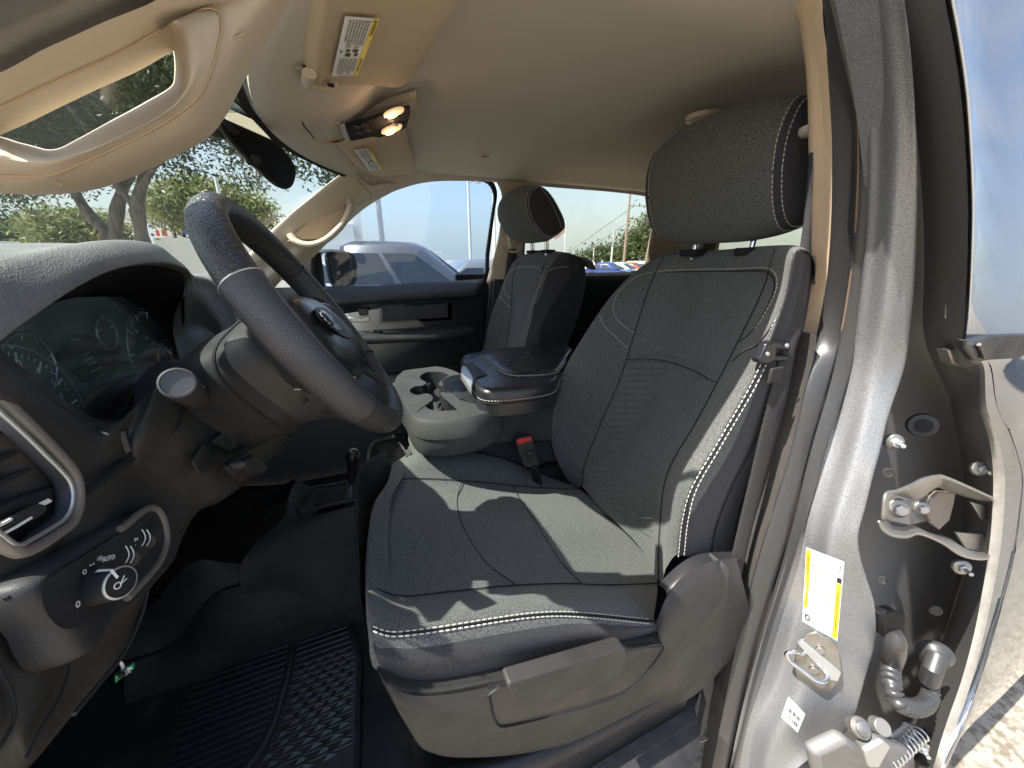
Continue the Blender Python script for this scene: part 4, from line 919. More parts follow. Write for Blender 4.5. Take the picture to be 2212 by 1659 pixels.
# gauge glass and dials: an inclined panel
gl = lambda x, y, d=0: P(*ZK(x, y), X=XL-d)
lensP = [gl(*q) for q in ((-160,800),(0,690),(300,540),(600,440),(900,395),(1170,400),(1330,520),(1500,680),(1640,880),(1700,1030),(1480,1090),(1300,1130),(1100,1200),(950,1290),(850,1370),(790,1440),(740,1480),(600,1390),(300,1160),(0,930),(-160,800))]
m_lcd = mat('gauge_face', (.115,.14,.135), .35, spec=.5)  # face colour lightened to carry the grey-green reflection in the lens
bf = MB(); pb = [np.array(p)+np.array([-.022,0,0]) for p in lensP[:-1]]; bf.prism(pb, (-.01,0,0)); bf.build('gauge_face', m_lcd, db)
gp2 = glass('gauge_lens', (.84,.90,.88), .10, (.42,.50,.48)); pb = np.array(lensP[:-1]);  # lens haze stands in for the bright seat and door mirrored there
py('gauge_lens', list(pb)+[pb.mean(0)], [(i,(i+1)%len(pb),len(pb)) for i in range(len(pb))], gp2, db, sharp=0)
def dial(c, rx, ry, a0, a1, n, nums, name='dial', big=True):
    """c: zoom K centre, gauge ring drawn in the plane of the gauge face"""
    C = P(*ZK(*c), X=XL-.020); o = []
    return C
fx = XL-.018
# big tachometer: circle in the gauge plane through the visible arc
def circ3(pts):   # circle in plane X=fx through three zoomed points
    q = np.array([P(*ZK(*p), X=fx)[1:] for p in pts]); A = 2*(q[1:]-q[0]); b = (q[1:]**2).sum(1)-(q[0]**2).sum(); c = np.linalg.solve(A, b); return c, np.linalg.norm(q[0]-c)
def arc(c, r, a0, a1, n=40): return [(fx, c[0]+r*math.cos(t), c[1]+r*math.sin(t)) for t in np.linspace(a0, a1, n)]
def put_gauge(pts, ticks, labels, m_ring=m_satin, rr=.0016, tk=(.80,.93), ls=.011, full=True, step=4):
    c, r = circ3(pts)
    MB().tube(arc(c, r, 0, 2*math.pi, 70)[:-1], rr, 6, closed=True).build('gauge_ring', m_ring, db)
    b = MB(); a0, a1, n = ticks
    for i in range(n):
        t = a0+(a1-a0)*i/(n-1); k = (tk[0]-.05 if i % step == 0 else tk[0]+.03); w = .0011 if i % step == 0 else .0006
        d = np.array([0, math.cos(t), math.sin(t)]); C = np.array([fx, *c])
        b.tube([C+d*r*k, C+d*r*tk[1]], w, 4)
    b.build('tick_marks', m_white, db, kind='stuff')
    for s, t in labels:
        d = np.array([0, math.cos(t), math.sin(t)]); p = np.array([fx+.001, *c])+d*r*(tk[0]-.20)
        M = frame_on(p, (0,1,0), (0,0,1)); M = Matrix(((M[0][0],M[0][1],M[0][2],p[0]),(M[1][0],M[1][1],M[1][2],p[1]),(M[2][0],M[2][1],M[2][2],p[2]),(0,0,0,1)))
        text('gauge_number', s, ls, m_white, M, db, .0002)
    return c, r
D2 = math.radians
tc_, tr_ = put_gauge([(0,848),(500,1030),(770,1390)], (D2(235),D2(-55),57), [], tk=(.86,.93), step=4)
sc_, sr_ = put_gauge([(1200,635),(1620,930),(1200,920)], (D2(235),D2(-55),37), [], rr=.0010, tk=(.84,.94))
for ch, x, y, z_ in (('3',190,1030,.013),('4',355,1095,.013),('5',500,1205,.013),('6',572,1325,.013),('60',1190,722,.008),('80',1275,722,.008),('100',1368,785,.008),('120',1425,830,.007)):
    text('gauge_number', ch, z_, m_white, frame_on(P(*ZK(x,y), X=fx+.001), (0,1,0), (0,0,1)), db, .0002)
put_gauge([(180,745),(420,850),(510,1000)], (D2(120),D2(-30),5), [], rr=.0012, ls=.006)
put_gauge([(900,640),(1060,670),(1090,830)], (D2(160),D2(20),5), [('F', D2(30)),('E', D2(150))], rr=.0012, ls=.006)
put_gauge([(1480,880),(1620,930),(1640,1050)], (D2(160),D2(20),5), [], rr=.0012, ls=.006)
# centre display of the cluster, needle
cd = [P(*ZK(*q), X=fx-.001) for q in ((740,740),(1130,850),(1060,1130),(860,1230),(520,960))]
MB().prism(cd, (.0008,0,0)).build('cluster_display', mat('display_pane', (.035,.045,.05), .2), db)
for x, y, w in ((800,930,60),(830,980,90),(860,1020,70),(900,1080,100),(930,1140,80),(690,800,70)):
    MB().box(P(*ZK(x,y), X=fx+.001), (.0006,.0008*w/3,.003)).build('display_text', m_inkg, db)
C = np.array([fx+.004, *sc_]); MB().tube([C, C+np.array([0,-.02,-.055])], [.002,.0008], 5).build('needle', mat('orange_needle', (.5,.12,.03), .5), db)
# bezel round the lens
bz = [P(*ZK(*q), X=XL+.004) for q in ((-160,800),(0,935),(300,1165),(600,1395),(740,1485),(800,1520),(860,1545),(950,1560),(1050,1540),(1130,1470),(1180,1390),(1230,1290),(1300,1210),(1400,1140),(1520,1090),(1680,1040))]
inner = [P(*ZK(*q), X=XL) for q in ((-160,790),(0,925),(300,1155),(600,1385),(735,1475),(745,1480),(770,1470),(790,1440),(850,1370),(930,1300),(1000,1250),(1100,1200),(1200,1160),(1300,1130),(1480,1090),(1690,1035))]
outer = [P(*ZK(*q), X=XL+.045) for q in ((-160,840),(0,965),(300,1210),(600,1440),(760,1530),(860,1585),(950,1600),(1080,1580),(1200,1500),(1260,1420),(1290,1340),(1330,1260),(1400,1190),(1480,1150),(1560,1110),(1700,1050))]
surf('cluster_bezel', [inner, (np.array(inner)+np.array(bz))/2+np.array([-.0,0,-.001]), bz, (np.array(bz)+np.array(outer))/2+np.array([.004,0,.002]), outer], m_blk2, db, 24, 90)
line(db, bz, m_blk, .0028, name='bezel_edge', smooth=120)
# ------ fascia below the gauges: continuous grey moulding
def FX(rows): return [[P(*zf(x, y), X=X) for (zf, x, y, X) in r] for r in rows]
K_, L_, N_, D_ = ZK, ZL, ZN, ZD
fas = FX([
 [(K_,-200,860,-.285),(K_,0,975,-.285),(K_,300,1220,-.285),(K_,600,1450,-.285),(K_,860,1595,-.285),(K_,1080,1590,-.285),(K_,1210,1500,-.28),(K_,1290,1360,-.275),(K_,1420,1200,-.27),(K_,1560,1120,-.265),(N_,620,180,-.265),(N_,780,130,-.25)],
 [(K_,-200,1100,-.27),(K_,0,1180,-.27),(K_,280,1400,-.268),(K_,560,1600,-.268),(L_,700,260,-.268),(L_,900,330,-.268),(L_,1060,230,-.262),(N_,170,560,-.255),(N_,260,440,-.245),(N_,420,330,-.24),(N_,640,260,-.24),(N_,740,230,-.235)],
 [(K_,-200,1500,-.28),(L_,0,500,-.28),(L_,300,600,-.275),(L_,600,640,-.275),(L_,800,800,-.275),(L_,1000,640,-.27),(L_,1180,480,-.265),(N_,60,1000,-.255),(N_,210,830,-.243),(N_,400,640,-.235),(N_,640,500,-.23),(N_,800,440,-.225)],
 [(L_,-200,1300,-.29),(L_,0,1500,-.29),(L_,300,1500,-.285),(L_,620,1350,-.28),(L_,900,1150,-.275),(L_,1200,900,-.275),(L_,1400,700,-.27),(N_,220,1200,-.258),(N_,440,950,-.235),(N_,700,820,-.225),(N_,900,720,-.215),(N_,1030,610,-.21)],
 [(D_,-150,560,-.30),(D_,60,600,-.295),(D_,200,500,-.29),(D_,400,400,-.285),(D_,700,260,-.28),(D_,900,180,-.275),(N_,400,1400,-.265),(N_,520,1300,-.25),(N_,700,1200,-.23),(N_,950,1060,-.21),(N_,1130,900,-.195),(N_,1250,830,-.185)],
 [(D_,-150,900,-.30),(D_,60,900,-.30),(D_,200,900,-.295),(D_,400,800,-.29),(D_,640,660,-.285),(D_,860,500,-.28),(D_,1030,330,-.27),(N_,640,1500,-.255),(N_,820,1430,-.235),(N_,980,1310,-.215),(N_,1180,1130,-.20),(N_,1420,930,-.18)],
 [(D_,-150,1500,-.30),(D_,60,1450,-.30),(D_,150,1500,-.30),(D_,330,1150,-.30),(D_,600,900,-.295),(D_,840,640,-.29),(D_,960,450,-.285),(N_,620,1560,-.27),(N_,820,1470,-.25),(N_,990,1340,-.23),(N_,1190,1160,-.215),(N_,1425,950,-.20)],
 [(D_,-150,1750,-.33),(D_,60,1740,-.33),(D_,180,1640,-.33),(D_,430,1340,-.33),(D_,690,1035,-.325),(D_,858,630,-.32),(D_,985,480,-.32),(N_,600,1600,-.30),(N_,800,1500,-.29),(N_,980,1380,-.27),(N_,1180,1200,-.25),(N_,1415,980,-.24)]])
surf('dash_fascia', fas, m_brn, db, 80, 90)
# near end of the dash: side face towards the door
e0 = [r[0] for r in fas]; surf('dash_end', [e0, [p+np.array([-.1,.0,0]) for p in e0], [p+np.array([-.5,.02,0]) for p in e0]], m_blk, db, 8, 30)
for zf, a in ((ZN, ((490,650),(455,830),(340,920),(200,1010),(60,1120),(10,1170))), (ZN, ((1030,610),(860,745),(800,768),(740,730))), (ZN, ((280,520),(215,680),(190,780),(215,860),(180,930),(20,1080))),):
    line(db, [P(*zf(*q), X=-.232-.02*(1 if q[0] < 300 else 0)-.008*(q[1] > 900)) for q in a], m_seam, .0012, name='panel_gap')
line(db, [P(*ZL(*q), X=-.262) for q in ((800,800),(1000,660),(1210,500))], m_seam, .0045, name='panel_gap')
line(db, [P(*ZL(*q), X=-.262) for q in ((1130,230),(1160,330),(1190,420))], m_blk2, .005, name='panel_rib')
line(db, [P(*ZL(*q), X=-.28) for q in ((780,780),(770,1000),(640,1180),(420,1420),(200,1640),(60,1800))], m_seam, .0022, name='panel_gap')
# lower storage panel with cover and release lever
rc_ = [P(*ZN(*q), X=X) for q, X in (((905,815),-.218),((1110,925),-.205),((1240,860),-.20),((1420,930),-.187),((1100,1215),-.212),((930,1350),-.225),((790,1460),-.242),((620,1330),-.252),((520,1180),-.252),((500,1100),-.25),((560,1020),-.246),((720,900),-.235))]
line(db, [p+np.array([.003,0,0]) for p in rc_]+[rc_[0]+np.array([.003,0,0])], m_blk, .0028, name='tray_lip', smooth=120)
cv_ = [P(*ZN(*q), X=-.213) for q in ((735,960),(930,835),(960,840),(1060,910),(1055,930),(880,1060),(850,1060),(740,980))]
MB().prism(cv_, (.004,0,0)).build('hood_release_cover', m_blk2, db, bevel=.003)
tr2 = [P(*ZN(*q), X=-.226) for q in ((545,1150),(640,1000),(830,1060),(850,1090),(620,1275))]; MB().prism(tr2, (.004,0,0)).build('tray_inlay', m_brn, db, bevel=.004)
slot = [P(*ZN(*q), X=-.198) for q in ((830,1165),(1100,965),(1130,985),(1120,1010),(960,1120),(850,1180))]; MB().prism(slot, (.002,0,0)).build('lever_slot', m_dark, db)
lv = [P(*ZN(*q), X=-.19) for q in ((880,1140),(960,1105),(1090,1190),(1100,1230),(1060,1280),(1000,1290),(880,1220),(865,1170))]
MB().prism(lv, (.022,0,0)).build('brake_release_lever', m_blk2, db, bevel=.006, seg=3)
MB().prism([P(*ZN(*q), X=-.205) for q in ((800,1200),(880,1140),(1000,1290),(940,1330))], (.014,0,0)).build('lever_stem', m_brn, db, bevel=.005)
# ------ side vent
vb = lambda x, y, X=-.262: P(*ZL(x, y), X=X)
ring_c = [(-260,-240),(-100,-130),(20,-40),(130,60),(300,220),(450,370),(600,530),(690,660),(722,800),(715,940),(660,1080),(520,1190),(330,1310),(200,1355),(100,1330),(0,1265),(-100,1180),(-260,1040)]
MB().tube(cr([vb(*q) for q in ring_c], 110), .0052, 10).build('vent_ring', mat('grey_vent_ring', (.20,.18,.165), .45, metal=.3), db)
inn = [(-260,-160),(-100,-50),(0,50),(110,150),(280,310),(430,460),(570,600),(650,700),(680,810),(670,930),(615,1040),(480,1135),(310,1235),(200,1290),(120,1280),(30,1215),(-100,1110),(-260,980)]
MB().tube(cr([vb(*q, -.258) for q in inn], 110), .0018, 8).build('chrome_line', m_satin, db)
in2 = [(-260,0),(-100,110),(0,205),(110,310),(250,440),(370,560),(455,645),(510,725),(530,850),(520,990),(480,1050),(400,1110),(300,1175),(200,1250),(140,1290),(60,1220),(-100,1100),(-260,970)]
surf('vent_bezel', [cr([vb(*q, -.259) for q in inn], 40), cr([vb(*q, -.27) for q in in2], 40), cr([vb(*q, -.30) for q in in2], 40)], mat('slate_vent_bezel', (.075,.075,.085), .4), db, 10, 110)
MB().prism([vb(*q, -.315) for q in in2], (-.004,0,0)).build('vent_cavity', m_dark, db)
for k, (a, b_) in enumerate((((-260,330),(60,180)), ((-260,600),(150,400)), ((-260,820),(300,550)))):
    p, q = vb(*a, -.275), vb(*b_, -.275); MB().add([p, q, q+np.array([-.03,0,-.006]), p+np.array([-.03,0,-.006]), p+np.array([0,0,-.004]), q+np.array([0,0,-.004]), q+np.array([-.03,0,-.010]), p+np.array([-.03,0,-.010])], [(0,1,2,3),(4,7,6,5),(0,4,5,1)]).build('vent_slat', m_blk2, db)
surf('vent_paddle', [[vb(-260,1010,-.285),vb(0,890,-.285),(vb(250,770,-.285)),vb(440,700,-.285),vb(500,740,-.285)],[vb(-260,1100,-.268),vb(0,980,-.268),vb(260,860,-.27),vb(470,790,-.27),vb(515,830,-.275)],[vb(-260,1500,-.28),vb(0,1300,-.28),vb(250,1200,-.28),vb(480,1040,-.28),vb(520,960,-.28)]], m_blk2, db, 14, 24)
tw = [vb(*q, -.266) for q in ((-200,1160),(0,1060),(280,925),(330,925),(362,960),(345,1005),(300,1040),(20,1195),(-200,1310))]; MB().prism(tw, (.006,0,0)).build('thumb_wheel', m_blk, db, bevel=.003)
line(db, [vb(*q, -.258) for q in ((-200,1200),(0,1110),(100,1055))], m_white, .0012, name='wheel_mark'); line(db, [vb(*q, -.258) for q in ((20,1195),(150,1125),(290,1040))], m_white, .0010, name='wheel_mark')
for d in (0, 24, 48):
    line(db, [vb(x+d*.55, y+d*.35, -.262) for x, y in ((372,905),(400,893),(425,880),(450,866))], m_white, .0008, name='airflow_mark', smooth=10)
ti = [P(*ZK(*q), X=-.255) for q in ((-160,960),(0,1040),(180,1200),(270,1280),(265,1340),(200,1425),(0,1330),(-160,1240))]
MB().prism(ti, (-.012,0,0)).build('side_insert', m_blk, db, bevel=.004)
# ------ headlight switch pod
pod = [(105,640),(120,590),(300,430),(500,300),(700,200),(860,140),(925,150),(985,230),(1010,330),(980,440),(900,540),(760,690),(560,850),(500,920),(470,990),(400,1045),(330,1030),(280,960),(230,850),(150,740)]
PO = np.array([P(*ZD(*q), X=-.274) for q in pod]); pc_ = PO.mean(0)
surf('switch_pod', [PO+np.array([-.02,0,0]), PO, pc_+(PO-pc_)*.94+np.array([.010,0,0]), pc_+(PO-pc_)*.80+np.array([.013,0,0]), pc_+(PO-pc_)*.4+np.array([.010,0,0]), pc_+(PO-pc_)*.02+np.array([.010,0,0])], m_blk, db, 24, 90, cv=True)
rcs = [(250,600),(480,430),(700,290),(860,165),(905,170),(940,240),(950,330),(920,430),(860,520),(740,650),(600,770),(480,830),(380,850),(300,800),(250,700)]
RC_ = np.array([P(*ZD(*q), X=-.2585) for q in rcs]); rc0 = RC_.mean(0)
py('switch_panel', list(cr(RC_, 60, True))+[rc0], [(i,(i+1)%60,60) for i in range(60)], m_blk2, db)
MB().tube(cr(np.array([P(*ZD(*q), X=-.258) for q in ((700,270),(860,150),(915,160),(955,240),(965,340),(930,450),(860,540),(740,670))]), 50), .004, 8).build('panel_rim', mat('rubbed_grey_edge', (.15,.13,.11), .5), db)
KX = -.256
kc = P(*ZD(565,600), X=KX); ka = np.array([.86,-.38,.18]); ka = ka/np.linalg.norm(ka)
kr = .0162
MB().lathe([(-.004,kr*1.04),(0,kr*1.04),(.004,kr),(.020,kr*.93),(.0235,kr*.88)], kc, ka, 40).build('headlight_knob', m_blk, db)
fcn = kc+ka*.0235
MB().lathe([(0,kr*.90),(.0012,kr*.90),(.0016,kr*.80)], fcn, ka, 40, cap=False).build('knob_ring', m_satin, db)
MB().lathe([(0,kr*.80),(.0008,kr*.79),(.001,.0001)], fcn, ka, 36).build('knob_face', m_gloss, db)
kz = Vector(ka); ku = Vector((0,1,0)); ku = (ku-kz*ku.dot(kz)).normalized(); kv = kz.cross(ku)
def kp(u, v, h): return np.array(Vector(fcn)+ku*u+kv*v+kz*h)
MB().add([kp(-.0012,.006,.002),kp(.0012,.006,.002),kp(.0012,.0165,.002),kp(-.0012,.0165,.002)], [(0,1,2,3)]).build('pointer', m_white, db)
MB().add([kp(-.0012,.0165,.001),kp(.0012,.0165,.001),kp(.0016,.018,-.012),kp(-.0016,.018,-.012)], [(0,1,2,3)]).build('pointer', m_white, db)
b = MB(); b.tube([kp(-.0035+.0028*math.cos(t), .0028*math.sin(t), .0016) for t in np.linspace(0, 2*math.pi, 14)[:-1]], .0005, 4, closed=True); b.tube([kp(.0,.0,.0016), kp(.005,.003,.0016)], .0005, 4); b.tube([kp(.0,-.001,.0016), kp(.005,-.001,.0016)], .0005, 4); b.build('lamp_symbol', m_white, db)
def on_pod(q, X=-.2572): return P(*ZD(*q), X=X)
def pod_text(s, q, q2, size):
    a, b_ = on_pod(q), on_pod(q2); return text('switch_lettering', s, size, m_white, frame_on(a, b_-a, (0,-.1,1) if True else None), db, .0002)
pod_text('AUTO', (632,440), (662,432), .0068)
pod_text('O', (492,520), (520,505), .0065)
pod_text('\u2261D', (580,442), (610,432), .0062)
pod_text('\u22b3\u22b2', (535,478), (565,465), .0052)
pod_text('\u2600', (453,708), (475,700), .006)
for (x0, x1, y0, y1) in ((735,775,365,470),(830,870,270,370)):
    b = MB()
    w0 = on_pod(((x0+x1)/2, (y0+y1)/2), -.262); b.lathe([(-.010,.0085),(-.009,.012),(.009,.012),(.010,.0085)], w0, (0,1,-.15), 24); b.build('dimmer_wheel', m_blk, db)
    for k in (0, 1):
        pts = [on_pod((x0-8+k*28+22*math.sin(t), y0+(y1-y0)*t/math.pi), -.2495) for t in np.linspace(.1, math.pi-.1, 10)]; line(db, pts, m_white, .0005, name='wheel_mark', smooth=14)
for x, y, x2, y2 in ((782,362,792,415),(805,345,815,402)):
    line(db, [on_pod((x,y), -.2560), on_pod((x2,y2), -.2560)], m_white, .0011, name='scale_mark', smooth=4)
pod_text('o', (797,432), (806,426), .006); pod_text('\u2736\u00f8', (790,330), (812,318), .006)
# dangling wire with small circuit board
wb = root('loose_circuit_board', 'tiny green circuit board dangling from white wires under the dashboard edge', 'circuit board', tuple(P(*ZD(720,1110), Y=.50)))
for d in (0, 8):
    MB().tube(cr([P(*ZD(*q), Y=.50) for q in ((672+d,1050-d),(690+d,1042),(706+d,1060),(712+d,1088))], 16), .0012, 6).build('wire', m_white, wb)
bp_ = [P(*ZD(*q), Y=.497) for q in ((665,1125),(770,1052),(775,1085),(668,1165))]; MB().prism(bp_, (0,.003,0)).build('board', mat('green_solder_mask', (.02,.30,.13), .35), wb)
for q in ((690,1125),(708,1112),(735,1092),(752,1078),(722,1115),(745,1100)):
    c = P(*ZD(*q), Y=.4955); MB().box(c, (.0045,.002,.004)).build('component', m_satin if q[0] % 2 else m_white, wb, bevel=.0006)
MB().box(P(*ZD(707,1118), Y=.494), (.007,.003,.006)).build('chip', m_ink, wb)
line(db, [P(*ZD(*q), X=-.288) for q in ((855,630),(830,740),(780,870),(700,1020),(600,1140),(430,1345))], m_brn, .0022, name='lower_edge')
line(db, [P(*ZD(*q), X=-.292) for q in ((405,1060),(390,1130),(330,1280),(230,1440),(150,1600))], m_seam, .0014, name='panel_gap')
line(db, [P(*ZD(*q), X=-.292) for q in ((-100,850),(0,1090),(70,1230),(80,1380),(20,1500),(-60,1620))], m_seam, .0016, name='panel_gap')

# ================================================================== steering column, stalk, wheel
sc = root('steering_column', 'dusty grey plastic steering column shroud behind the wheel', 'steering column', (-.2,.65,-.2))
def JY(*pts): return [P(*ZJ(x, y), Y=Y) for x, y, Y in pts]
s_b = JY((520,850,.78),(430,850,.68),(335,925,.61),(262,1010,.575),(238,1090,.56),(258,1190,.555),(330,1285,.555),(430,1375,.56),(600,1500,.575),(690,1560,.60),(770,1560,.66),(850,1500,.72))
s_c = JY((560,800,.78),(470,830,.68),(375,910,.60),(320,985,.565),(312,1060,.55),(345,1140,.543),(430,1225,.543),(540,1320,.548),(700,1440,.565),(800,1510,.60),(860,1500,.66),(900,1470,.72))
s_m = JY((640,760,.76),(590,830,.67),(520,900,.60),(480,960,.565),(470,1020,.55),(510,1090,.543),(600,1180,.543),(720,1270,.55),(860,1380,.57),(960,1470,.61),(1000,1490,.67),(1010,1470,.73))
s_a = JY((760,740,.72),(720,850,.67),(690,930,.61),(680,1000,.58),(690,1060,.565),(730,1130,.56),(800,1210,.56),(900,1300,.57),(1020,1400,.59),(1110,1490,.62),(1150,1500,.67),(1160,1480,.71))
surf('column_shroud', [s_c, s_m, s_a, [p+np.array([.0,.05,-.0]) for p in s_a]], m_brn, sc, 40, 70)
surf('shroud_collar', [[p+np.array([-.06,.03,-.03]) for p in s_b], s_b, [(np.array(a)+np.array(b_))/2 for a, b_ in zip(s_b, s_c)], s_c], m_blk2, sc, 12, 70)
line(sc, s_b, m_seam, .003, name='collar_gap', smooth=80)
MB().lathe([(0,.004),(.0015,.0001)], np.array(JY((835,1372,.555))[0]), (.3,-1,.1), 12).build('access_hole', m_dark, sc)
line(sc, JY((960,1510,.60),(975,1470,.585),(1000,1430,.58)), m_seam, .001)
line(sc, JY((760,1300,.552),(860,1290,.556),(900,1275,.565)), m_tandk, .0012)
dm = MB(); dm.lathe([(-.01,.07),(.0,.065),(.006,.045),(.009,.03),(.010,.02)], P(*ZN(560,640), X=-.243), (.9,-.35,.25), 40, cap=False); dm.build('stalk_cup', m_blk2, db)
sk = root('turn_signal_stalk', 'black indicator and wiper stalk with a round grey end cap', 'lever', tuple(P(*ZN(640,600), X=-.22)))
t0, t1 = P(*ZN(670,640), X=-.228), P(*ZN(440,460), X=-.165); ax = t1-t0; ln_ = np.linalg.norm(ax); ax = ax/ln_
MB().lathe([(-.02,.012),(.0,.012),(.012,.012),(ln_*.30,.011),(ln_*.34,.013),(ln_*.6,.0145),(ln_*.62,.0138),(ln_*.66,.0138),(ln_*.68,.0150),(ln_*.9,.0158),(ln_*.98,.0155),(ln_,.0148)], t0, ax, 40).build('stalk_body', m_blk, sk)
MB().lathe([(ln_,.0150),(ln_+.0022,.0145),(ln_+.0028,.0128),(ln_+.0012,.0122),(ln_+.0008,.008),(ln_+.0006,.0002)], t0, ax, 40, cap=False).build('end_cap', mat('worn_grey_cap', (.04,.04,.045), .5, spec=.5), sk)
for k in range(5):
    w_ = Vector(ax).orthogonal().normalized(); R_q = Matrix.Rotation(math.radians(150+k*22), 3, Vector(ax)); d = np.array(R_q @ w_)
    c = t0+ax*(ln_*.64)+d*.0141; MB().tube([c, c+np.array(Matrix.Rotation(math.radians(13),3,Vector(ax)) @ Vector(d))*.0141-d*.0141], .0011, 5).build('wiper_mark', m_white, sk)

sw_ = root('steering_wheel', 'black leather steering wheel with perforated grips and chrome badge', 'steering wheel', (-.0554,.6507,-.0961))
WC = np.array([-.0554,.6507,-.0961]); WT, WY, WR = .5377, .037, .1856
we1 = np.array([math.sin(WY), math.cos(WY), 0]); we2 = np.array([-math.sin(WT)*math.cos(WY), math.sin(WT)*math.sin(WY), math.cos(WT)]); wn = np.cross(we1, we2)
if wn[0] < 0: wn = -wn
def wp(a, r=WR, h=0): return WC+r*(math.cos(a)*we1+math.sin(a)*we2)+wn*h
def rim(name, a0, a1, m, r=.0205, n=70, flat=1.0, cap=True):
    aa = np.linspace(a0, a1, n); v = []; N_ = 24
    for a in aa:
        d = math.cos(a)*we1+math.sin(a)*we2
        for k in range(N_):
            w = 2*math.pi*k/N_; v.append(WC+WR*d+d*math.cos(w)*r*.88+wn*math.sin(w)*r*1.08)
    mb = MB(); mb.add(v, grid_faces(n, N_, False, True)); return mb.build(name, m, sw_)
def ang(px, py):
    aa = np.linspace(0, 2*math.pi, 720, endpoint=False); best = None
    for a in aa:
        p = wp(a); d = p@_F; x, y = 1106+799*(p@_R)/d, 829.5-799*(p@_U)/d; e = (x-px)**2+(y-py)**2
        if best is None or e < best[0]: best = (e, a)
    return best[1]
m_perf = mat('perforated_leather', (.030,.030,.034), .34, spec=.6, bump=.35, bscale=420, voro=True, dirt=.25, dcol=(.12,.10,.085), dscale=20)
a1, a2, a3, a4 = ang(*ZJ(418,592)), ang(*ZJ(1185,1435)), ang(*ZJ(1232,1078)), ang(*ZJ(762,518))
print('seam angles', [round(math.degrees(a)) for a in (a1, a2, a3, a4)])
if a2 < a1: a2 += 2*math.pi
if a3 > a4: a4 += 2*math.pi
rim('rim_leather', a4, a1+(2*math.pi if a1 < a4 else 0), m_leat)
rim('grip', a1, a2, m_perf, r=.0218, n=60); rim('rim_leather', a2, a3+(2*math.pi if a3 < a2 else 0), m_leat); rim('grip', a3, a4, m_perf, r=.0208, n=50)
for a in (a1, a2, a3, a4):
    d = math.cos(a)*we1+math.sin(a)*we2; MB().tube([WC+WR*d+d*math.cos(w)*.0205*.92+wn*math.sin(w)*.0218*1.08 for w in np.linspace(0, 2*math.pi, 30)[:-1]], .0011, 5, closed=True).build('grip_seam', m_satin if a == a1 else m_seam, sw_)
dots = MB()
for k in range(90):
    a = a1+(a2-a1)*(k+.5)/90; d = math.cos(a)*we1+math.sin(a)*we2
    for j in range(12):
        w = math.radians(100-j*17-(8.5 if k % 2 else 0)); 
        p = WC+WR*d+d*math.cos(w)*.0218*.88*1.004+wn*math.sin(w)*.0218*1.08*1.004; nrm = d*math.cos(w)+wn*math.sin(w)
        t = np.cross(nrm, d); t = we1*-math.sin(a)+we2*math.cos(a); s_ = np.cross(nrm, t); q = .00055
        dots.add([p+(t+s_)*q*0+t*q, p+s_*q, p-t*q, p-s_*q], [(0,1,2,3)])
dots.build('perforations', mat('perforation_rim', (.16,.155,.15), .6), sw_, sharp=0, kind='stuff')
def WP(px, py, h):
    r = _F+_R*(px-1106)/799.-_U*(py-829.5)/799.; o = WC+wn*h; return r*((o@wn)/(r@wn))
def wj(x, y, h): return WP(*ZJ(x, y), h)
hub = [(660,722),(700,708),(760,705),(830,722),(900,760),(1000,840),(1090,925),(1155,1010),(1190,1100),(1197,1180),(1185,1225),(1140,1232),(1060,1190),(960,1105),(860,990),(770,880),(700,790)]
HB = np.array([wj(x, y, .0) for x, y in hub]); hc_ = HB.mean(0)
surf('airbag_cover', [HB-wn*.03, HB+wn*.0, hc_+(HB-hc_)*.93+wn*.012, hc_+(HB-hc_)*.7+wn*.020, hc_+(HB-hc_)*.35+wn*.023, hc_+(HB-hc_)*.02+wn*.024], m_vinyl, sw_, 24, 70, cv=True)
surf('hub_back', [HB+wn*-.005, hc_+(HB-hc_)*1.05-wn*.03, hc_+(HB-hc_)*.8-wn*.07], m_blk2, sw_, 10, 50, cv=True)
# spokes: from the hub to the rim
def spoke(a, w, name='spoke', m=m_leat):
    d = math.cos(a)*we1+math.sin(a)*we2; t = -math.sin(a)*we1+math.cos(a)*we2
    rows = []
    for r, ww, h in ((.05, w*1.1, -.004), (.09, w*.95, -.008), (.13, w*.8, -.006), (WR-.012, w*1.25, .0)):
        c = WC+d*r+wn*h; n = 16
        rows.append([c+t*ww*math.cos(q)+wn*.012*math.sin(q) for q in np.linspace(0, 2*math.pi, n, endpoint=False)])
    return surf(name, rows, m, sw_, 20, 24, cv=True)
spoke(0, .028); spoke(math.pi, .028); spoke(math.radians(-62), .022, m=m_blk2); spoke(math.radians(-118), .022, m=m_blk2)
bcl = [wj(x, y, .012) for x, y in ((915,745),(960,745),(1020,780),(1060,820),(1080,860),(1070,885),(1040,870),(960,800))]
MB().prism(bcl, wn*-.006).build('button_pod', m_gloss, sw_, bevel=.003)
MB().tube(cr(np.array(bcl[0:6])+wn*.001, 24), .0014, 6).build('chrome_line', m_satin, sw_)
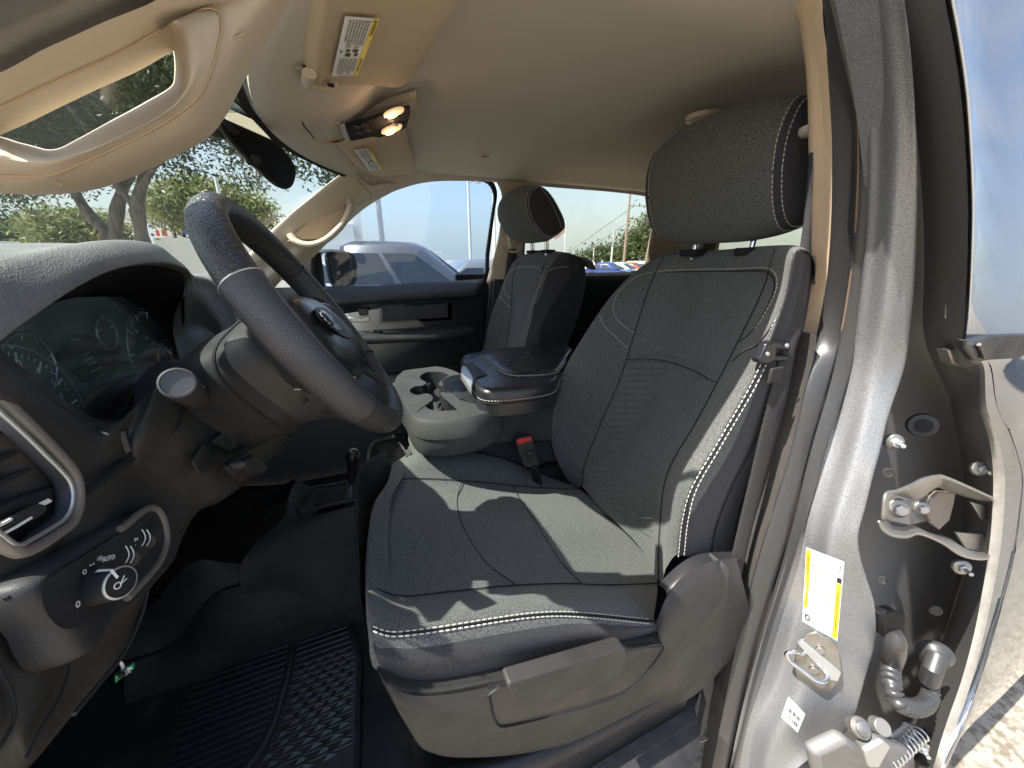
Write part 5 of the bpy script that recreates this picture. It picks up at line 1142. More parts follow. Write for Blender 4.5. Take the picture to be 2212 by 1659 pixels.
# badge: dark oval with a chrome horned shield
bo = [(893,780),(915,765),(960,775),(1030,830),(1100,905),(1130,950),(1118,970),(1080,958),(1000,905),(920,840)]
BO = [wj(x, y, .0235) for x, y in bo]; MB().prism(cr(BO, 36, True), wn*.002).build('badge_plate', m_blk2, sw_, bevel=.001)
sh_ = [(918,800),(932,787),(952,792),(968,812),(985,818),(1000,835),(1004,862),(1022,872),(1040,890),(1062,905),(1060,925),(1040,925),(1012,905),(985,880),(955,850),(930,822)]
SH = [wj(x, y, .0265) for x, y in sh_]; MB().prism(SH, wn*.003).build('badge', m_chrome, sw_, bevel=.0012)
for q in (((945,800),(958,820),(950,835)), ((972,830),(985,850),(978,866)), ((1000,866),(1012,884),(1006,898)), ((960,806),(985,836),(1020,876))):
    line(sw_, [wj(x, y, .0300) for x, y in q], m_gloss, .0012, name='badge_relief', smooth=12)
for q, s in (((1018,945),'\u2715'),((1125,990),'\u25a0')):
    text('embossed_mark', s, .006, m_inkg, frame_on(wj(*q, .0222), we1, we2), sw_, .0002)
line(sw_, [wj(x, y, .012) for x, y in ((985,1125),(1050,1180),(1110,1215),(1160,1222))], m_tandk, .0012, name='cover_edge')
# far side spoke shoulder and lower spoke face
surf('lower_spoke_face', [[wj(1195,1190,.0),wj(1180,1225,.004),wj(1165,1270,.004)],[wj(1270,1235,.004),wj(1250,1290,.008),wj(1230,1345,.004)],[wj(1350,1285,.004),wj(1330,1340,.008),wj(1290,1390,.002)],[wj(1420,1360,.0),wj(1400,1410,.0),wj(1330,1430,.0)]], m_blk2, sw_, 14, 14)

surf('dash_sun_blocker', [[(-.99,y,-.125) for y in (.32,.9,1.5,2.0)],[(-.7,y,-.115) for y in (.32,.9,1.5,2.0)],[(-.42,y,-.11) for y in (.40,.9,1.5,2.0)]], m_dark, db, 8, 16)  # unseen sheet added to keep stray sun streaks off the floor
# ================================================================== driver side B-pillar (front of the rear door)
bq = root('door_pillar', 'silver painted door pillar with stickers and striker beside the driver seat', 'pillar', (.9,.34,-.4))
def mix(zs): return [P(*zf(x, y), Y=Y) for zf, x, y, Y in zs]
H_, I_ = ZH, ZI
def drop(y, x=1800):    # the body side swells outwards below the belt line
    return .145*max(0, (y-800)/850.)**1.15*min(1.1, max(.25, (x-1480)/420.))
def col(hs, is_, Yt, Yb, ext=True):
    """one vertical line of the pillar, top to bottom; Y runs from Yt to Yb"""
    pts = [ZH(*q) for q in hs]+[ZI(*q) for q in is_]
    n = len(pts); out = []
    for k, (x, y) in enumerate(pts):
        out.append(P(x, y, Y=Yt+(Yb-Yt)*min(1, max(0, y/1650.))-drop(y, x)))
    return np.array(out)
# lines from the cab outwards
g0 = col([(150,-260),(120,-60),(165,80),(190,230),(203,400),(208,620),(212,760),(208,1050),(195,1200),(170,1350),(152,1440)], [], .50, .50)
g1 = col([(230,-260),(262,-60),(268,90),(295,300),(305,600),(308,760),(305,900),(298,1080),(285,1230),(266,1350),(241,1455)], [], .458, .458)
gm = (g0+g1)/2+np.array([0,-.006,0])
surf('upper_trim', [g0+np.array([.06,.032,0]), g0, gm, g1, g1+np.array([.01,.02,0])], m_tancl, bq, 12, 70)
t0_ = col([(120,-260),(100,-60),(130,40),(165,150),(185,260),(203,400)], [], .55, .5); 
h0 = col([(152,1441),(125,1560)], [(405,60),(350,250),(300,470),(240,700),(200,850),(165,1000),(140,1150),(120,1300),(80,1560),(50,1750)], .47, .47)
h1 = col([(241,1456),(225,1560)], [(505,60),(462,250),(395,500),(340,660),(290,830),(245,1010),(205,1160),(180,1300),(130,1560),(90,1750)], .42, .42)
hm = (h0+h1)/2+np.array([0,-.008,0])
surf('lower_trim', [h0+np.array([.06,.03,-.03]), h0, hm, h1, h1+np.array([.01,.02,0])], m_blk if False else mat('grained_pillar_trim', (.085,.08,.075), .6, spec=.4, bump=1., bscale=420, voro=True, dirt=.3, dcol=(.2,.17,.14), dscale=12), bq, 12, 80)
def strip(name, a, b, m, bulge, n=90, parent=None, mid=None):
    a, b = sm(cr(a, n), 16), sm(cr(b, n), 16); rows = [a+np.array([.02,.010,0]), a, (a*.7+b*.3)+np.array([0,-bulge,0]), (a*.3+b*.7)+np.array([0,-bulge,0]), b, b+np.array([.02,.009,0])]
    return surf(name, rows, m, parent if parent is not None else bq, 20, n)
# full height lines
r0 = np.vstack([g1, h1[1:]])
r1 = col([(335,-260),(360,-60),(368,20),(385,150),(408,400),(415,600),(415,760),(408,900),(398,1080),(375,1250),(350,1400),(310,1600)], [(560,150),(500,370),(450,600),(385,850),(330,1000),(280,1200),(230,1400),(190,1600),(160,1750)], .405, .41)
r2 = col([(425,-260),(448,-60),(455,20),(472,150),(492,400),(500,600),(500,760),(494,900),(480,1080),(460,1250),(435,1400),(395,1600)], [(650,130),(600,300),(545,480),(490,660),(420,880),(365,1050),(310,1230),(260,1400),(215,1600),(185,1750)], .385, .39)
ws2 = root('rear_weatherstrip', 'black double bulb rubber door seal between tan trim and silver pillar', 'weatherstrip', (.85,.40,-.4))
strip('rubber_bulb', r0, r1, m_rub, .012, parent=ws2); strip('rubber_bulb', r1, r2, m_rub, .010, parent=ws2)
line(ws2, r1+np.array([0,-.002,0]), mat('rusty_groove', (.16,.11,.07), .8), .0022, name='groove', smooth=120)
# painted pillar: inner flange, broad face, rounded outer edge
s1 = col([(448,-260),(470,-60),(478,20),(492,150),(510,400),(512,600),(510,760),(505,900),(492,1080),(474,1250),(455,1400),(425,1600)], [(690,200),(655,330),(620,430),(575,570),(545,680),(552,800),(545,880),(500,1020),(470,1130),(440,1250),(395,1360),(345,1440),(310,1520),(285,1660),(270,1750)], .37, .375)
s2 = col([(500,-260),(520,-60),(528,20),(545,150),(570,400),(578,600),(578,760),(572,900),(560,1080),(545,1250),(528,1400),(505,1600)], [(770,160),(735,300),(700,430),(650,570),(615,680),(618,800),(615,880),(590,1020),(570,1130),(540,1250),(500,1360),(450,1440),(400,1520),(360,1620),(330,1750)], .345, .35)
s3 = col([(590,-260),(615,-60),(622,20),(640,150),(662,400),(672,600),(676,760),(676,900),(670,1080),(662,1250),(648,1400),(620,1600)], [(865,160),(835,290),(800,420),(765,560),(738,660),(748,760),(775,850),(808,960),(815,1060),(806,1150),(775,1250),(745,1360),(712,1460),(650,1545),(560,1600),(480,1660),(430,1750)], .325, .33)
s4 = s3+np.array([.012,.012,0]); s5 = s3+np.array([.016,.07,0])
_pp = surf('pillar_panel', [sm(cr(r2, 90),12)+np.array([.006,.012,0]), sm(cr(s1, 90),6)+np.array([0,.012,0]), sm(cr(s1, 90),6), sm(cr(s2, 90),6), (sm(cr(s2, 90),6)+cr(s3, 90))/2+np.array([0,-.003,0]), cr(s3, 90)+np.array([0,.0,0]), cr(s4, 90), cr(s5, 90)], m_paint, bq, 44, 120)
# shaded rebate between pillar and rear door
u1 = s5
def DL(hs, is_, Yt, Yb, dX=0): return col(hs, is_, Yt, Yb)
d1 = col([(680,-260),(712,-60),(722,20),(745,150),(785,400),(800,600),(806,760),(810,900),(808,1080),(800,1250),(790,1400),(800,1520)], [(1210,120),(1240,260),(1262,420),(1262,600),(1240,800),(1200,1000),(1160,1160),(1110,1300),(1060,1430),(1000,1560),(950,1750)], .345, .35)
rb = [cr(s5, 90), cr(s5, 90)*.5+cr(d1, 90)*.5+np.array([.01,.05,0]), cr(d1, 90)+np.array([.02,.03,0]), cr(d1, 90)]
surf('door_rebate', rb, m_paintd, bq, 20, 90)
# stickers, striker
_ppb = bvh_of(_pp)
def face_pt(x, y, off=.0015):   # on the painted face
    a, b_ = ZI(x, y); return hit(_ppb, a, b_, off+.0008)
_q4 = np.array([(516,712),(680,775),(650,1115),(500,1030)], float)
def lq(u, v_): return (_q4[0]*(1-u)+_q4[1]*u)*(1-v_)+(_q4[3]*(1-u)+_q4[2]*u)*v_
st = py('tyre_placard', [face_pt(*lq(i/11., j/19.), .0015) for i in range(12) for j in range(20)], grid_faces(12,20), m_white, bq, sharp=0)
def LB(u, v_, off=.0006): return face_pt(*lq(u, v_), .0015+off)
def patch(name, u0, u1, v0, v1, m, off=.0006, parent=st): return py(name, [LB(u0+(u1-u0)*i/3., v0+(v1-v0)*j/11., off) for i in range(4) for j in range(12)], grid_faces(4,12), m, parent, sharp=0)
patch('yellow_band', .01,.13,.03,.80, m_yel); patch('yellow_band', .84,.985,.30,.985, m_yel); patch('black_square', .85,.975,.225,.29, m_ink)
def vtext(s, u, v0, v1, m, size, par=st):
    a, b_ = LB(u, v1, .0011), LB(u, v0, .0011); ux = b_-a; M = frame_on((a+b_)/2, ux, LB(u-.2, .5)-LB(u, .5)); return text('print', s, size, m, M, par, .00003)
vtext('TIRE AND LOADING INFORMATION', .07, .06, .78, m_ink, .0078)
vtext('SEATING CAPACITY   TOTAL 6  FRONT 3  REAR 3', .20, .06, .8, m_ink, .0050)
vtext('THE COMBINED WEIGHT OF OCCUPANTS AND CARGO', .28, .06, .8, m_ink, .0040)
vtext('SHOULD NEVER EXCEED  970 kg or 2140 lb', .35, .06, .8, m_ink, .0040)
m_red = mat('red_print', (.6,.05,.05), .5)
vtext('FRONT    LT245/70R17E   LT245/70R17E   60 PSI', .58, .03, .97, m_ink, .0044); vtext('REAR   LT245/70R17E   80 PSI   550 kPa', .66, .03, .97, m_ink, .0044); vtext('TIRE SIZE    COLD TIRE PRESSURE', .50, .05, .9, m_red, .0042); vtext('SPARE  LT245/70R17E', .73, .1, .9, m_ink, .0042)
vtext('SEE OWNERS MANUAL FOR ADDITIONAL INFORMATION', .915, .32, .97, m_ink, .0042); vtext('FC9K1834', .915, .02, .21, m_ink, .0048)
ln = MB()
for u in (.42,.55,.80): ln.add([LB(u+d,.02+.96*j/11.) for d in (0,.006) for j in range(12)], grid_faces(2,12))
for v_ in (.30,.55,.78): ln.add([LB(.42,v_),LB(.80,v_),LB(.80,v_+.004),LB(.42,v_+.004)], [(0,1,2,3)])
ln.build('red_table', m_red, st, sharp=0)
c = LB(.13,.915,.001); ux = LB(.3,.915)-LB(.13,.915); uy = LB(.13,.8)-LB(.13,.915); r_ = .0075; ux = ux/np.linalg.norm(ux); uy = uy/np.linalg.norm(uy)
MB().add([c+ux*r_*math.cos(t)+uy*r_*math.sin(t) for t in np.linspace(0,2*math.pi,24,endpoint=False)], [tuple(range(24))]).build('tyre_symbol', m_ink, st, sharp=0)
b = MB()
for k in range(3):
    t = k*math.pi/3; d = ux*math.cos(t)+uy*math.sin(t); e = -ux*math.sin(t)+uy*math.cos(t); o_ = c+np.array([-.0002,-.0005,0])
    b.add([o_-d*r_*.7-e*.0005, o_+d*r_*.7-e*.0005, o_+d*r_*.7+e*.0005, o_-d*r_*.7+e*.0005], [(0,1,2,3)])
b.build('symbol_bars', m_white, st, sharp=0)
A2, B2, C2, D2_ = face_pt(440,1353), face_pt(513,1428), face_pt(480,1508), face_pt(410,1440)
_p4 = np.array([(440,1353),(513,1428),(480,1508),(410,1440)], float)
L2 = lambda u, v_, o_=.0022: face_pt(*((_p4[0]*(1-u)+_p4[1]*u)*(1-v_)+(_p4[3]*(1-u)+_p4[2]*u)*v_), o_)
sb = py('barcode_sticker', [L2(i/5., j/5., .0015) for i in range(6) for j in range(6)], grid_faces(6,6), m_white, bq, sharp=0); b = MB()
rr = random.Random(5); u = .12
for row_ in ((.35,.55),(.66,.84)):
    u = .12
    while u < .86:
        w = rr.choice([.012,.02,.035]); b.add([L2(u,row_[0]),L2(u+w,row_[0]),L2(u+w,row_[1]),L2(u,row_[1])], [(0,1,2,3)]); u += w+rr.choice([.012,.022])
b.build('barcode', m_ink, sb, sharp=0, kind='stuff')
sk_ = root('door_striker', 'metal door striker loop on its plate bolted to the silver pillar', 'striker', tuple(face_pt(560,1210)))
_c = face_pt(575,1210,.004); _n = np.cross(face_pt(640,1150)-face_pt(500,1130), face_pt(560,1330)-face_pt(540,1100)); _n /= np.linalg.norm(_n)
if _n@_c > 0: _n = -_n
def sp(x, y, h=0):
    r = P(*ZI(x, y), Y=1.); o_ = _c+_n*h; return r*((o_@_n)/(r@_n))
_in = -_n
MB().prism([sp(*q, .003) for q in ((520,1085),(560,1078),(620,1110),(655,1150),(668,1230),(655,1290),(620,1335),(570,1340),(520,1310),(475,1270),(465,1220),(480,1130))], _in*.006).build('striker_plate', m_steel, sk_, bevel=.002)
MB().prism([sp(*q, .010) for q in ((478,1128),(500,1115),(668,1252),(655,1290),(620,1285))], _in*.008).build('striker_bar', m_satin, sk_, bevel=.002)
lo = cr([sp(510,1165,.008), sp(492,1172,.022), sp(462,1160,.032), sp(432,1168,.036), sp(440,1192,.036), sp(500,1240,.036), sp(560,1285,.036), sp(592,1290,.030), sp(612,1262,.008)], 44)
MB().tube(lo, .0040, 12).build('striker_loop', m_chrome, sk_)
for q in ((578,1155),(550,1240)):
    MB().lathe([(0,.0095),(.003,.0095),(.004,.007),(.0035,.003),(.003,.0002)], sp(*q, .004), _n, 20).build('torx_bolt', m_steel, sk_)
# shut-face of the rear door below the belt with its hardware --------------------
rdd = root('rear_door', 'shut silver rear door reflecting sky and pavement at the right edge', 'door', (1.2,.27,-.3))
e1_ = col([(760,-260),(800,-60),(812,20),(838,150),(876,400),(892,600),(900,760),(905,900),(902,1080),(896,1250),(888,1400),(884,1490),(905,1570),(945,1600)], [(1262,120),(1300,250),(1318,400),(1312,600),(1296,750),(1272,900),(1232,1100),(1180,1290),(1110,1490),(1060,1659),(1030,1750)], .275, .28)
e2_ = col([(775,-260),(815,-60),(827,20),(852,150),(888,400),(904,600),(912,760),(916,900),(913,1080),(906,1250),(896,1400),(890,1490),(925,1560),(965,1590)], [(1290,110),(1335,240),(1368,400),(1362,600),(1345,750),(1318,900),(1275,1100),(1222,1300),(1152,1500),(1092,1659),(1060,1750)], .262, .27)
sf = [cr(d1, 100)+np.array([.03,.045,0]), cr(d1, 100)*.5+cr(e1_, 100)*.5+np.array([.015,.03,0]), cr(e1_, 100)]
surf('door_shut_face', sf, m_paintd, rdd, 14, 120)
surf('door_edge', [cr(e1_, 120), cr(e1_, 120)*.5+cr(e2_, 120)*.5+np.array([-.003,-.001,0]), cr(e2_, 120)], mat('door_edge_paint', (.45,.44,.41), .35, metal=.4, dirt=.5, dcol=(.2,.15,.1), dscale=30), rdd, 6, 120)
# outer skin: recedes rearwards, slightly barrel shaped
E2 = cr(e2_, 120)
zb = np.interp(0, [0], [0])
def skin(Xs):
    rows = [E2]
    for X in Xs:
        row = []
        for p in E2:
            z = p[2]; y = p[1]
            x = X if X > p[0]+.02 else p[0]+.02; t_ = min(1, (x-p[0])/.12); y = y*(1-t_)+t_*(.262+(.30*(z+.16) if z > -.16 else .45*max(z+.16, -.30))); row.append((x, y-.006*min(1, (X-1)/.25), z))
        rows.append(row)
    return rows
# only the door body below the belt moulding is painted steel; the glass sits above it
zb_ = -.165
low_i = [i for i, p in enumerate(E2) if p[2] < zb_+.02]; up_i = [i for i, p in enumerate(E2) if p[2] >= zb_+.01]
def sub(rows, ix): return [np.array([r[i] for i in ix]) for r in rows]
Rws = skin([1.02,1.08,1.2,1.4,1.7,2.1,2.4])
surf('door_skin', sub(Rws, low_i), m_painto, rdd, 30, 90)
m_dgl = mat('dark_privacy_glass', (.10,.115,.15), .03, spec=.5, coat=0.)
gp_ = [np.vstack([[r[0]+np.array([0,.12,.40])], r]) for r in sub(Rws, up_i)]; surf('window_glass', [g+np.array([.0,.004,0]) for g in gp_], m_dgl, rdd, 20, 50, across='lin')
# belt moulding
bm = [P(*ZH(*q), Y=.252) for q in ((885,1480),(890,1520),(930,1570),(960,1575),(1000,1568),(1141,1560),(1400,1548),(1400,1450),(1141,1455),(1000,1460),(945,1475),(915,1482))]
MB().prism(bm, (0,.012,0)).build('belt_moulding', m_blk2, rdd, bevel=.003)
line(rdd, [P(*ZH(*q), Y=.249) for q in ((945,1500),(962,1540),(965,1558))], m_rub, .003, name='moulding_edge')
# window frame rubber strips of the door
k0 = col([(715,-260),(742,-60),(752,20),(780,200),(812,500),(826,760),(828,1000),(820,1250),(800,1505)], [], .318, .32); k1 = col([(755,-260),(790,-60),(803,20),(842,200),(878,500),(893,760),(896,1000),(888,1250),(872,1508)], [], .29, .29)
strip('frame_seal', k0, k1, m_rub, .004, parent=rdd)
k2 = col([(690,-260),(716,-60),(725,20),(762,200),(792,500),(806,760),(808,1000),(800,1200),(786,1380)], [], .322, .323)
line(rdd, k2+np.array([-.002,-.006,0]), mat('worn_seal_lip', (.34,.31,.29), .6), .0032, name='seal_lip', smooth=80)
line(rdd, e1_[:12]+np.array([-.004,-.004,0]), mat('bright_edge', (.62,.62,.60), .35, metal=.3), .0016, name='edge_line', smooth=100)
bkt = [P(*zf(x, y), Y=.30) for zf, x, y in ((H_,815,1520),(H_,880,1520),(H_,905,1560),(H_,945,1580),(H_,950,1620),(H_,900,1640),(H_,870,1600),(H_,835,1585))]
MB().prism(bkt, (0,.02,0)).build('corner_bracket', m_steel, rdd, bevel=.003)
# hardware on the shut face
def ip(x, y, Y=.315):
    a, b_ = ZI(x, y); return P(a, b_, Y=Y-drop(b_, a))
def bolt(x, y, Y, r, par, nut=True):
    c = ip(x, y, Y); ax = np.array([-.62,-.75,.12]); ax /= np.linalg.norm(ax)
    MB().lathe([(-.006,r*2.2),(0,r*2.2),(.002,r*2.0),(.0035,r*1.5)], c, ax, 24).build('washer', m_steel, par)
    MB().lathe([(.002,r*1.25),(.009,r*1.25),(.010,r*1.1)], c, ax, 6).build('hex_nut', m_satin, par, sharp=20)
    if nut:
        MB().lathe([(.008,r*.62),(.017,r*.62),(.0185,r*.5),(.02,r*.56),(.026,r*.56),(.027,r*.4)], c, ax, 14).build('stud', m_satin, par)
def hinge(name, label):
    h = root(name, label, 'hinge', tuple(ip(1000,560,.31))); return h
h1_ = hinge('upper_hinge', 'rusty steel hinge arm bolted between pillar and rear door')
ho = [(833,590),(850,480),(900,465),(960,440),(1010,415),(1085,400),(1110,405),(1315,495),(1315,525),(1130,470),(1070,450),(1010,485),(980,500),(935,490),(880,480),(862,500),(850,590),(880,620),(935,625),(965,615),(1040,650),(1120,670),(1200,720),(1300,738),(1300,755),(1255,760),(1100,690),(990,650),(940,665),(880,655),(845,625)]
up_a = [ip(x, y, .262) for x, y in ho[:8]]; up_b = [ip(x, y, .300) for x, y in ((850,590),(865,500),(885,480),(940,492),(990,500),(1070,450),(1130,470),(1315,525))]
surf('hinge_arm', [up_a, (np.array(up_a)+np.array(up_b))/2+np.array([0,-.002,.002]), up_b], m_steel, h1_, 8, 50, along='cr', solid=.004)
lo_a = [ip(x, y, .262) for x, y in ((833,600),(850,635),(880,655),(940,665),(990,650),(1100,690),(1180,745),(1255,762),(1300,757))]; lo_b = [ip(x, y, .296) for x, y in ((855,590),(870,605),(885,620),(935,625),(965,615),(1040,648),(1120,668),(1200,715),(1300,735))]
surf('hinge_arm', [lo_a, (np.array(lo_a)+np.array(lo_b))/2+np.array([0,-.002,.001]), lo_b], m_steel, h1_, 8, 50, solid=.004)
wa = [ip(x, y, Y) for x, y, Y in ((1040,580,.30),(1060,500,.30),(1085,475,.30),(1160,480,.30),(1150,520,.31),(1130,600,.31),(1090,640,.30),(1050,610,.30))]
MB().prism(wa, (0,.008,0)).build('hinge_web', mat('rusty_steel', (.26,.23,.20), .6, metal=.6, dirt=.35, dcol=(.25,.13,.07), dscale=40), h1_, bevel=.003)
MB().prism([ip(x, y, .318) for x, y in ((860,500),(900,480),(1050,490),(1040,600),(960,620),(870,600))], (0,.004,0)).build('hinge_plate', m_paintd, h1_, bevel=.002)
MB().prism([ip(x, y, .292) for x, y in ((1225,520),(1315,540),(1315,600),(1270,595),(1250,560))], (0,.006,0)).build('hinge_tab', m_steel, h1_, bevel=.002)
MB().prism([ip(x, y, .292) for x, y in ((1160,650),(1300,660),(1300,740),(1200,720))], (0,.006,0)).build('hinge_tab', m_steel, h1_, bevel=.002)
bolt(912,548,.300,.0085,h1_,False); bolt(1010,545,.300,.0065,h1_,False)
bolt(1265,375,.300,.0085,rdd); bolt(1185,800,.300,.0085,rdd); bolt(1010,1570,.300,.0085,rdd)
bolt(895,262,.335,.0075,bq,True)
c = ip(1015,190,.335); MB().lathe([(-.004,.026),(.0,.026),(.004,.024),(.005,.016)], c, (-.75,-.62,.1), 32).build('grommet', m_blk2, bq)
MB().lathe([(.004,.0155),(.006,.0155),(.0065,.008)], c, (-.75,-.62,.1), 8).build('grommet_plug', m_dark, bq)
for x, y, r in ((845,855,.006),(1072,985,.009),(870,395,.007)):
    c = ip(x, y, .318); MB().lathe([(-.001,r*1.5),(.001,r*1.45),(.0015,r),(.0005,r*.9),(.0002,.0001)], c, (-.7,-.7,.1), 20).build('drain_plug', m_blk, bq)
# wiring bellows
wbm = root('wiring_bellows', 'black ribbed rubber wiring bellows curving between pillar and rear door', 'cable boot', tuple(ip(960,1300,.30)))
pth = cr([ip(x, y, Y) for x, y, Y in ((880,1210,.325),(878,1260,.315),(885,1320,.305),(905,1370,.30),(945,1395,.295),(990,1400,.292),(1035,1375,.295),(1050,1330,.30),(1040,1280,.305))], 241)
rad = [.0150+.0028*math.cos(2*math.pi*k/12.) for k in range(241)]
MB().tube(pth, rad, 22).build('bellows', m_rub, wbm)
MB().tube(cr([ip(905,1075,.31), ip(900,1120,.31), ip(885,1180,.32), ip(880,1215,.325)], 14), [.010,.013,.016,.018,.018,.019,.02,.021,.021,.021,.02,.02,.019,.018], 16).build('boot_end', m_rub, wbm)
MB().prism([ip(x, y, .325) for x, y in ((835,1000),(900,985),(940,1010),(945,1040),(900,1100),(850,1100))], (0,.02,0)).build('connector_clip', m_dark, wbm, bevel=.004)
c = ip(1075,1180,.305); MB().lathe([(-.012,.034),(-.004,.034),(.0,.032),(.006,.026),(.014,.021),(.020,.018),(.022,.010)], c, (-.8,-.55,.1), 30).build('boot_mount', m_rub, wbm)
MB().tube([ip(1075,1180,.30), ip(1060,1230,.298), ip(1042,1285,.303)], .019, 16).build('boot_elbow', m_rub, wbm)
# lower hinge with door check spring
h2_ = root('lower_hinge', 'lower rear door hinge with round cap and coil spring at the bottom edge', 'hinge', tuple(ip(800,1560,.31)))
c = ip(757,1490,.31); MB().lathe([(-.03,.016),(-.012,.016),(-.010,.021),(-.004,.021),(-.002,.014),(.004,.014),(.006,.008)], c, (-.3,-.6,.75), 24).build('pivot_cap', m_steel, h2_)
c = ip(845,1485,.315); MB().lathe([(-.02,.018),(.0,.018),(.002,.016)], c, (-.3,-.6,.75), 24).build('pivot_cap', m_paintd, h2_)
hel = [ip(860,1640,.31)+np.array([.0016*t*1.5, .0, -.0]) + .017*np.array([0, math.cos(t), math.sin(t)]) for t in np.linspace(0, 2*math.pi*11, 260)]
MB().tube(hel, .0022, 6).build('coil_spring', m_satin, h2_)
MB().prism([ip(x, y, .30) for x, y in ((555,1610),(700,1540),(780,1600),(870,1560),(985,1590),(1000,1700),(600,1800))], (0,.03,0)).build('hinge_body', m_paintd, h2_, bevel=.012, seg=4)
MB().prism([ip(x, y, .292) for x, y in ((770,1590),(850,1545),(880,1570),(830,1660),(790,1659))], (0,.01,0)).build('check_link', m_satin, h2_, bevel=.003)
MB().prism([ip(x, y, .318) for x, y in ((870,1530),(950,1470),(1060,1500),(1090,1560),(1060,1640),(900,1620))], (0,.006,0)).build('hinge_plate', m_paintd, h2_, bevel=.003)
# seat belt of the driver in front of the pillar trim
bd = root('driver_seat_belt', 'dark driver seat belt running down beside the tan pillar trim with black guide clip', 'seat belt', (.85,.5,-.4))
w0 = np.array([P(x, y, Y=Y) for x, y, Y in ((1748,330,.47),(1735,480,.46),(1718,600,.45),(1700,700,.445),(1690,745,.44),(1660,860,.435),(1625,1010,.43),(1585,1180,.42),(1560,1290,.41),(1548,1370,.41))])
w1_ = np.array([P(x, y, Y=Y) for x, y, Y in ((1756,330,.46),(1753,480,.45),(1751,600,.44),(1738,700,.435),(1722,745,.43),(1700,860,.425),(1660,1010,.42),(1616,1180,.41),(1592,1290,.40),(1577,1370,.40))])
surf('webbing', [w0, (w0+w1_)/2+np.array([0,-.003,0]), w1_], m_beltw, bd, 6, 80, solid=.0015)
w2 = np.array([P(x, y, Y=.47) for x, y in ((1662,818),(1640,900),(1605,1050),(1575,1200),(1555,1330),(1540,1420))]); w3 = w2+np.array([.028,.01,0])
g_ = [P(*ZG(*q), Y=.425) for q in ((1010,1555),(1025,1530),(1050,1470),(1085,1460),(1165,1470),(1170,1490),(1165,1510),(1100,1500),(1095,1530),(1160,1530),(1158,1560),(1120,1562),(1085,1560),(1050,1580),(1015,1572))]
MB().prism(g_, (.0,.018,0)).build('belt_guide', m_gloss, bd, bevel=.004)
for q in ((1048,1522),(1145,1480)):
    MB().lathe([(0,.004),(.002,.0035),(.0025,.0001)], P(*ZG(*q), Y=.422), (-.3,-1,0), 12).build('rivet', m_satin, bd)
MB().box(P(1675,810,Y=.42), (.035,.006,.03)).build('belt_stop', m_beltw, bd, bevel=.002)
an = [P(*ZF(*q), Y=.40) for q in ((1715,1110),(1770,1100),(1782,1130),(1770,1260),(1750,1350),(1720,1500),(1700,1500),(1735,1340),(1700,1200))]
MB().prism(an, (0,.02,0)).build('anchor_sleeve', m_blk, bd, bevel=.004)
MB().tube([P(*ZF(*q), Y=.40) for q in ((1700,1490),(1680,1510),(1700,1525),(1730,1515))], .004, 8).build('anchor_hook', m_steel, bd)
bn = P(1748,275,Y=.55); MB().lathe([(0,.018),(-.01,.018),(-.014,.013),(-.015,.001)], bn, (0,.2,1), 24).build('belt_bolt_cover', mat('pale_plastic', (.50,.47,.42), .5), bd)
# ================================================================== floor, tunnel, mat, shifter, centre console
fl = surf('cab_floor', [[(x, y, -1.10+(.10*max(0,(-.45-x))/.4)) for y in (.33+.10*min(1,max(0,(x-.62)/.1)),.9,1.5,1.97)] for x in (-1.0,-.75,-.5,-.35,0,.4,.62,.72,1.2,2.16)], m_carpet, None, 30, 12, solid=-.03); tag(fl, 'black rubber cab floor', None, None, 'structure')
wl = MB(); wl.box((-1.02,1.15,-.60), (.03,1.8,1.05)); wl.box((-.9,1.985,-.6), (.4,.02,1.05)); tag(wl.build('firewall', m_dark, None), 'dark bulkhead behind the dashboard', None, None, 'structure')
# transmission tunnel cover
tu = root('tunnel_cover', 'raised black floor tunnel cover between the seats carrying the transfer shifter', 'tunnel cover', (-.1,1.15,-.9))
o = lambda x, y, Y: P(*ZO(x, y), Y=Y)
tn = [[o(-120,1640,1.02),o(220,1590,1.01),(-.06,.99,-1.10),(.4,.99,-1.10),(1.0,.99,-1.10)],
      [o(-120,1360,1.06),o(230,1355,1.06),o(1050,1290,1.05),(.4,1.05,-.90),(1.0,1.05,-.9)],
      [o(20,1150,1.10),o(330,1080,1.09),o(1060,1060,1.07),(.4,1.07,-.84),(1.0,1.07,-.84)],
      [o(250,950,1.14),o(430,930,1.12),o(1090,800,1.09),(.4,1.09,-.76),(1.0,1.09,-.78)],
      [o(330,700,1.24),o(480,890,1.145),o(1110,745,1.115),(.4,1.13,-.745),(1.0,1.13,-.76)],
      [o(380,560,1.36),o(600,640,1.34),o(1250,520,1.34),(.4,1.34,-.75),(1.0,1.34,-.76)],
      [(-.5,1.46,-.92),(-.25,1.44,-.86),(.0,1.44,-.86),(.4,1.44,-.86),(1.0,1.44,-.86)]]
surf('tunnel_shell', tn, m_carpet, tu, 44, 50)
bzp = [o(490,880,1.12),o(430,870,1.13),o(540,660,1.27),o(700,630,1.27),o(1250,560,1.27),o(1300,720,1.12),o(1100,745,1.12),o(700,820,1.12)]
line(tu, [p+np.array([0,0,.006]) for p in bzp]+[bzp[0]+np.array([0,0,.006])], m_blk2, .006, name='shifter_bezel', smooth=100)
MB().prism([p+np.array([0,.0,.001]) for p in (o(570,800,1.14),o(560,700,1.2),o(640,660,1.25),o(1200,600,1.25),o(1200,700,1.13),o(700,800,1.13))], (0,0,-.01)).build('shifter_well', m_dark, tu)
sh = root('shift_lever', 'short black transfer case lever with ball knob on a rubber boot', 'gear lever', tuple(o(910,700,1.17)))
kb = o(920,345,1.17); st_ = o(910,600,1.17); bb = o(905,720,1.17)
ax = kb-st_; ax /= np.linalg.norm(ax); L_ = np.linalg.norm(kb-st_)
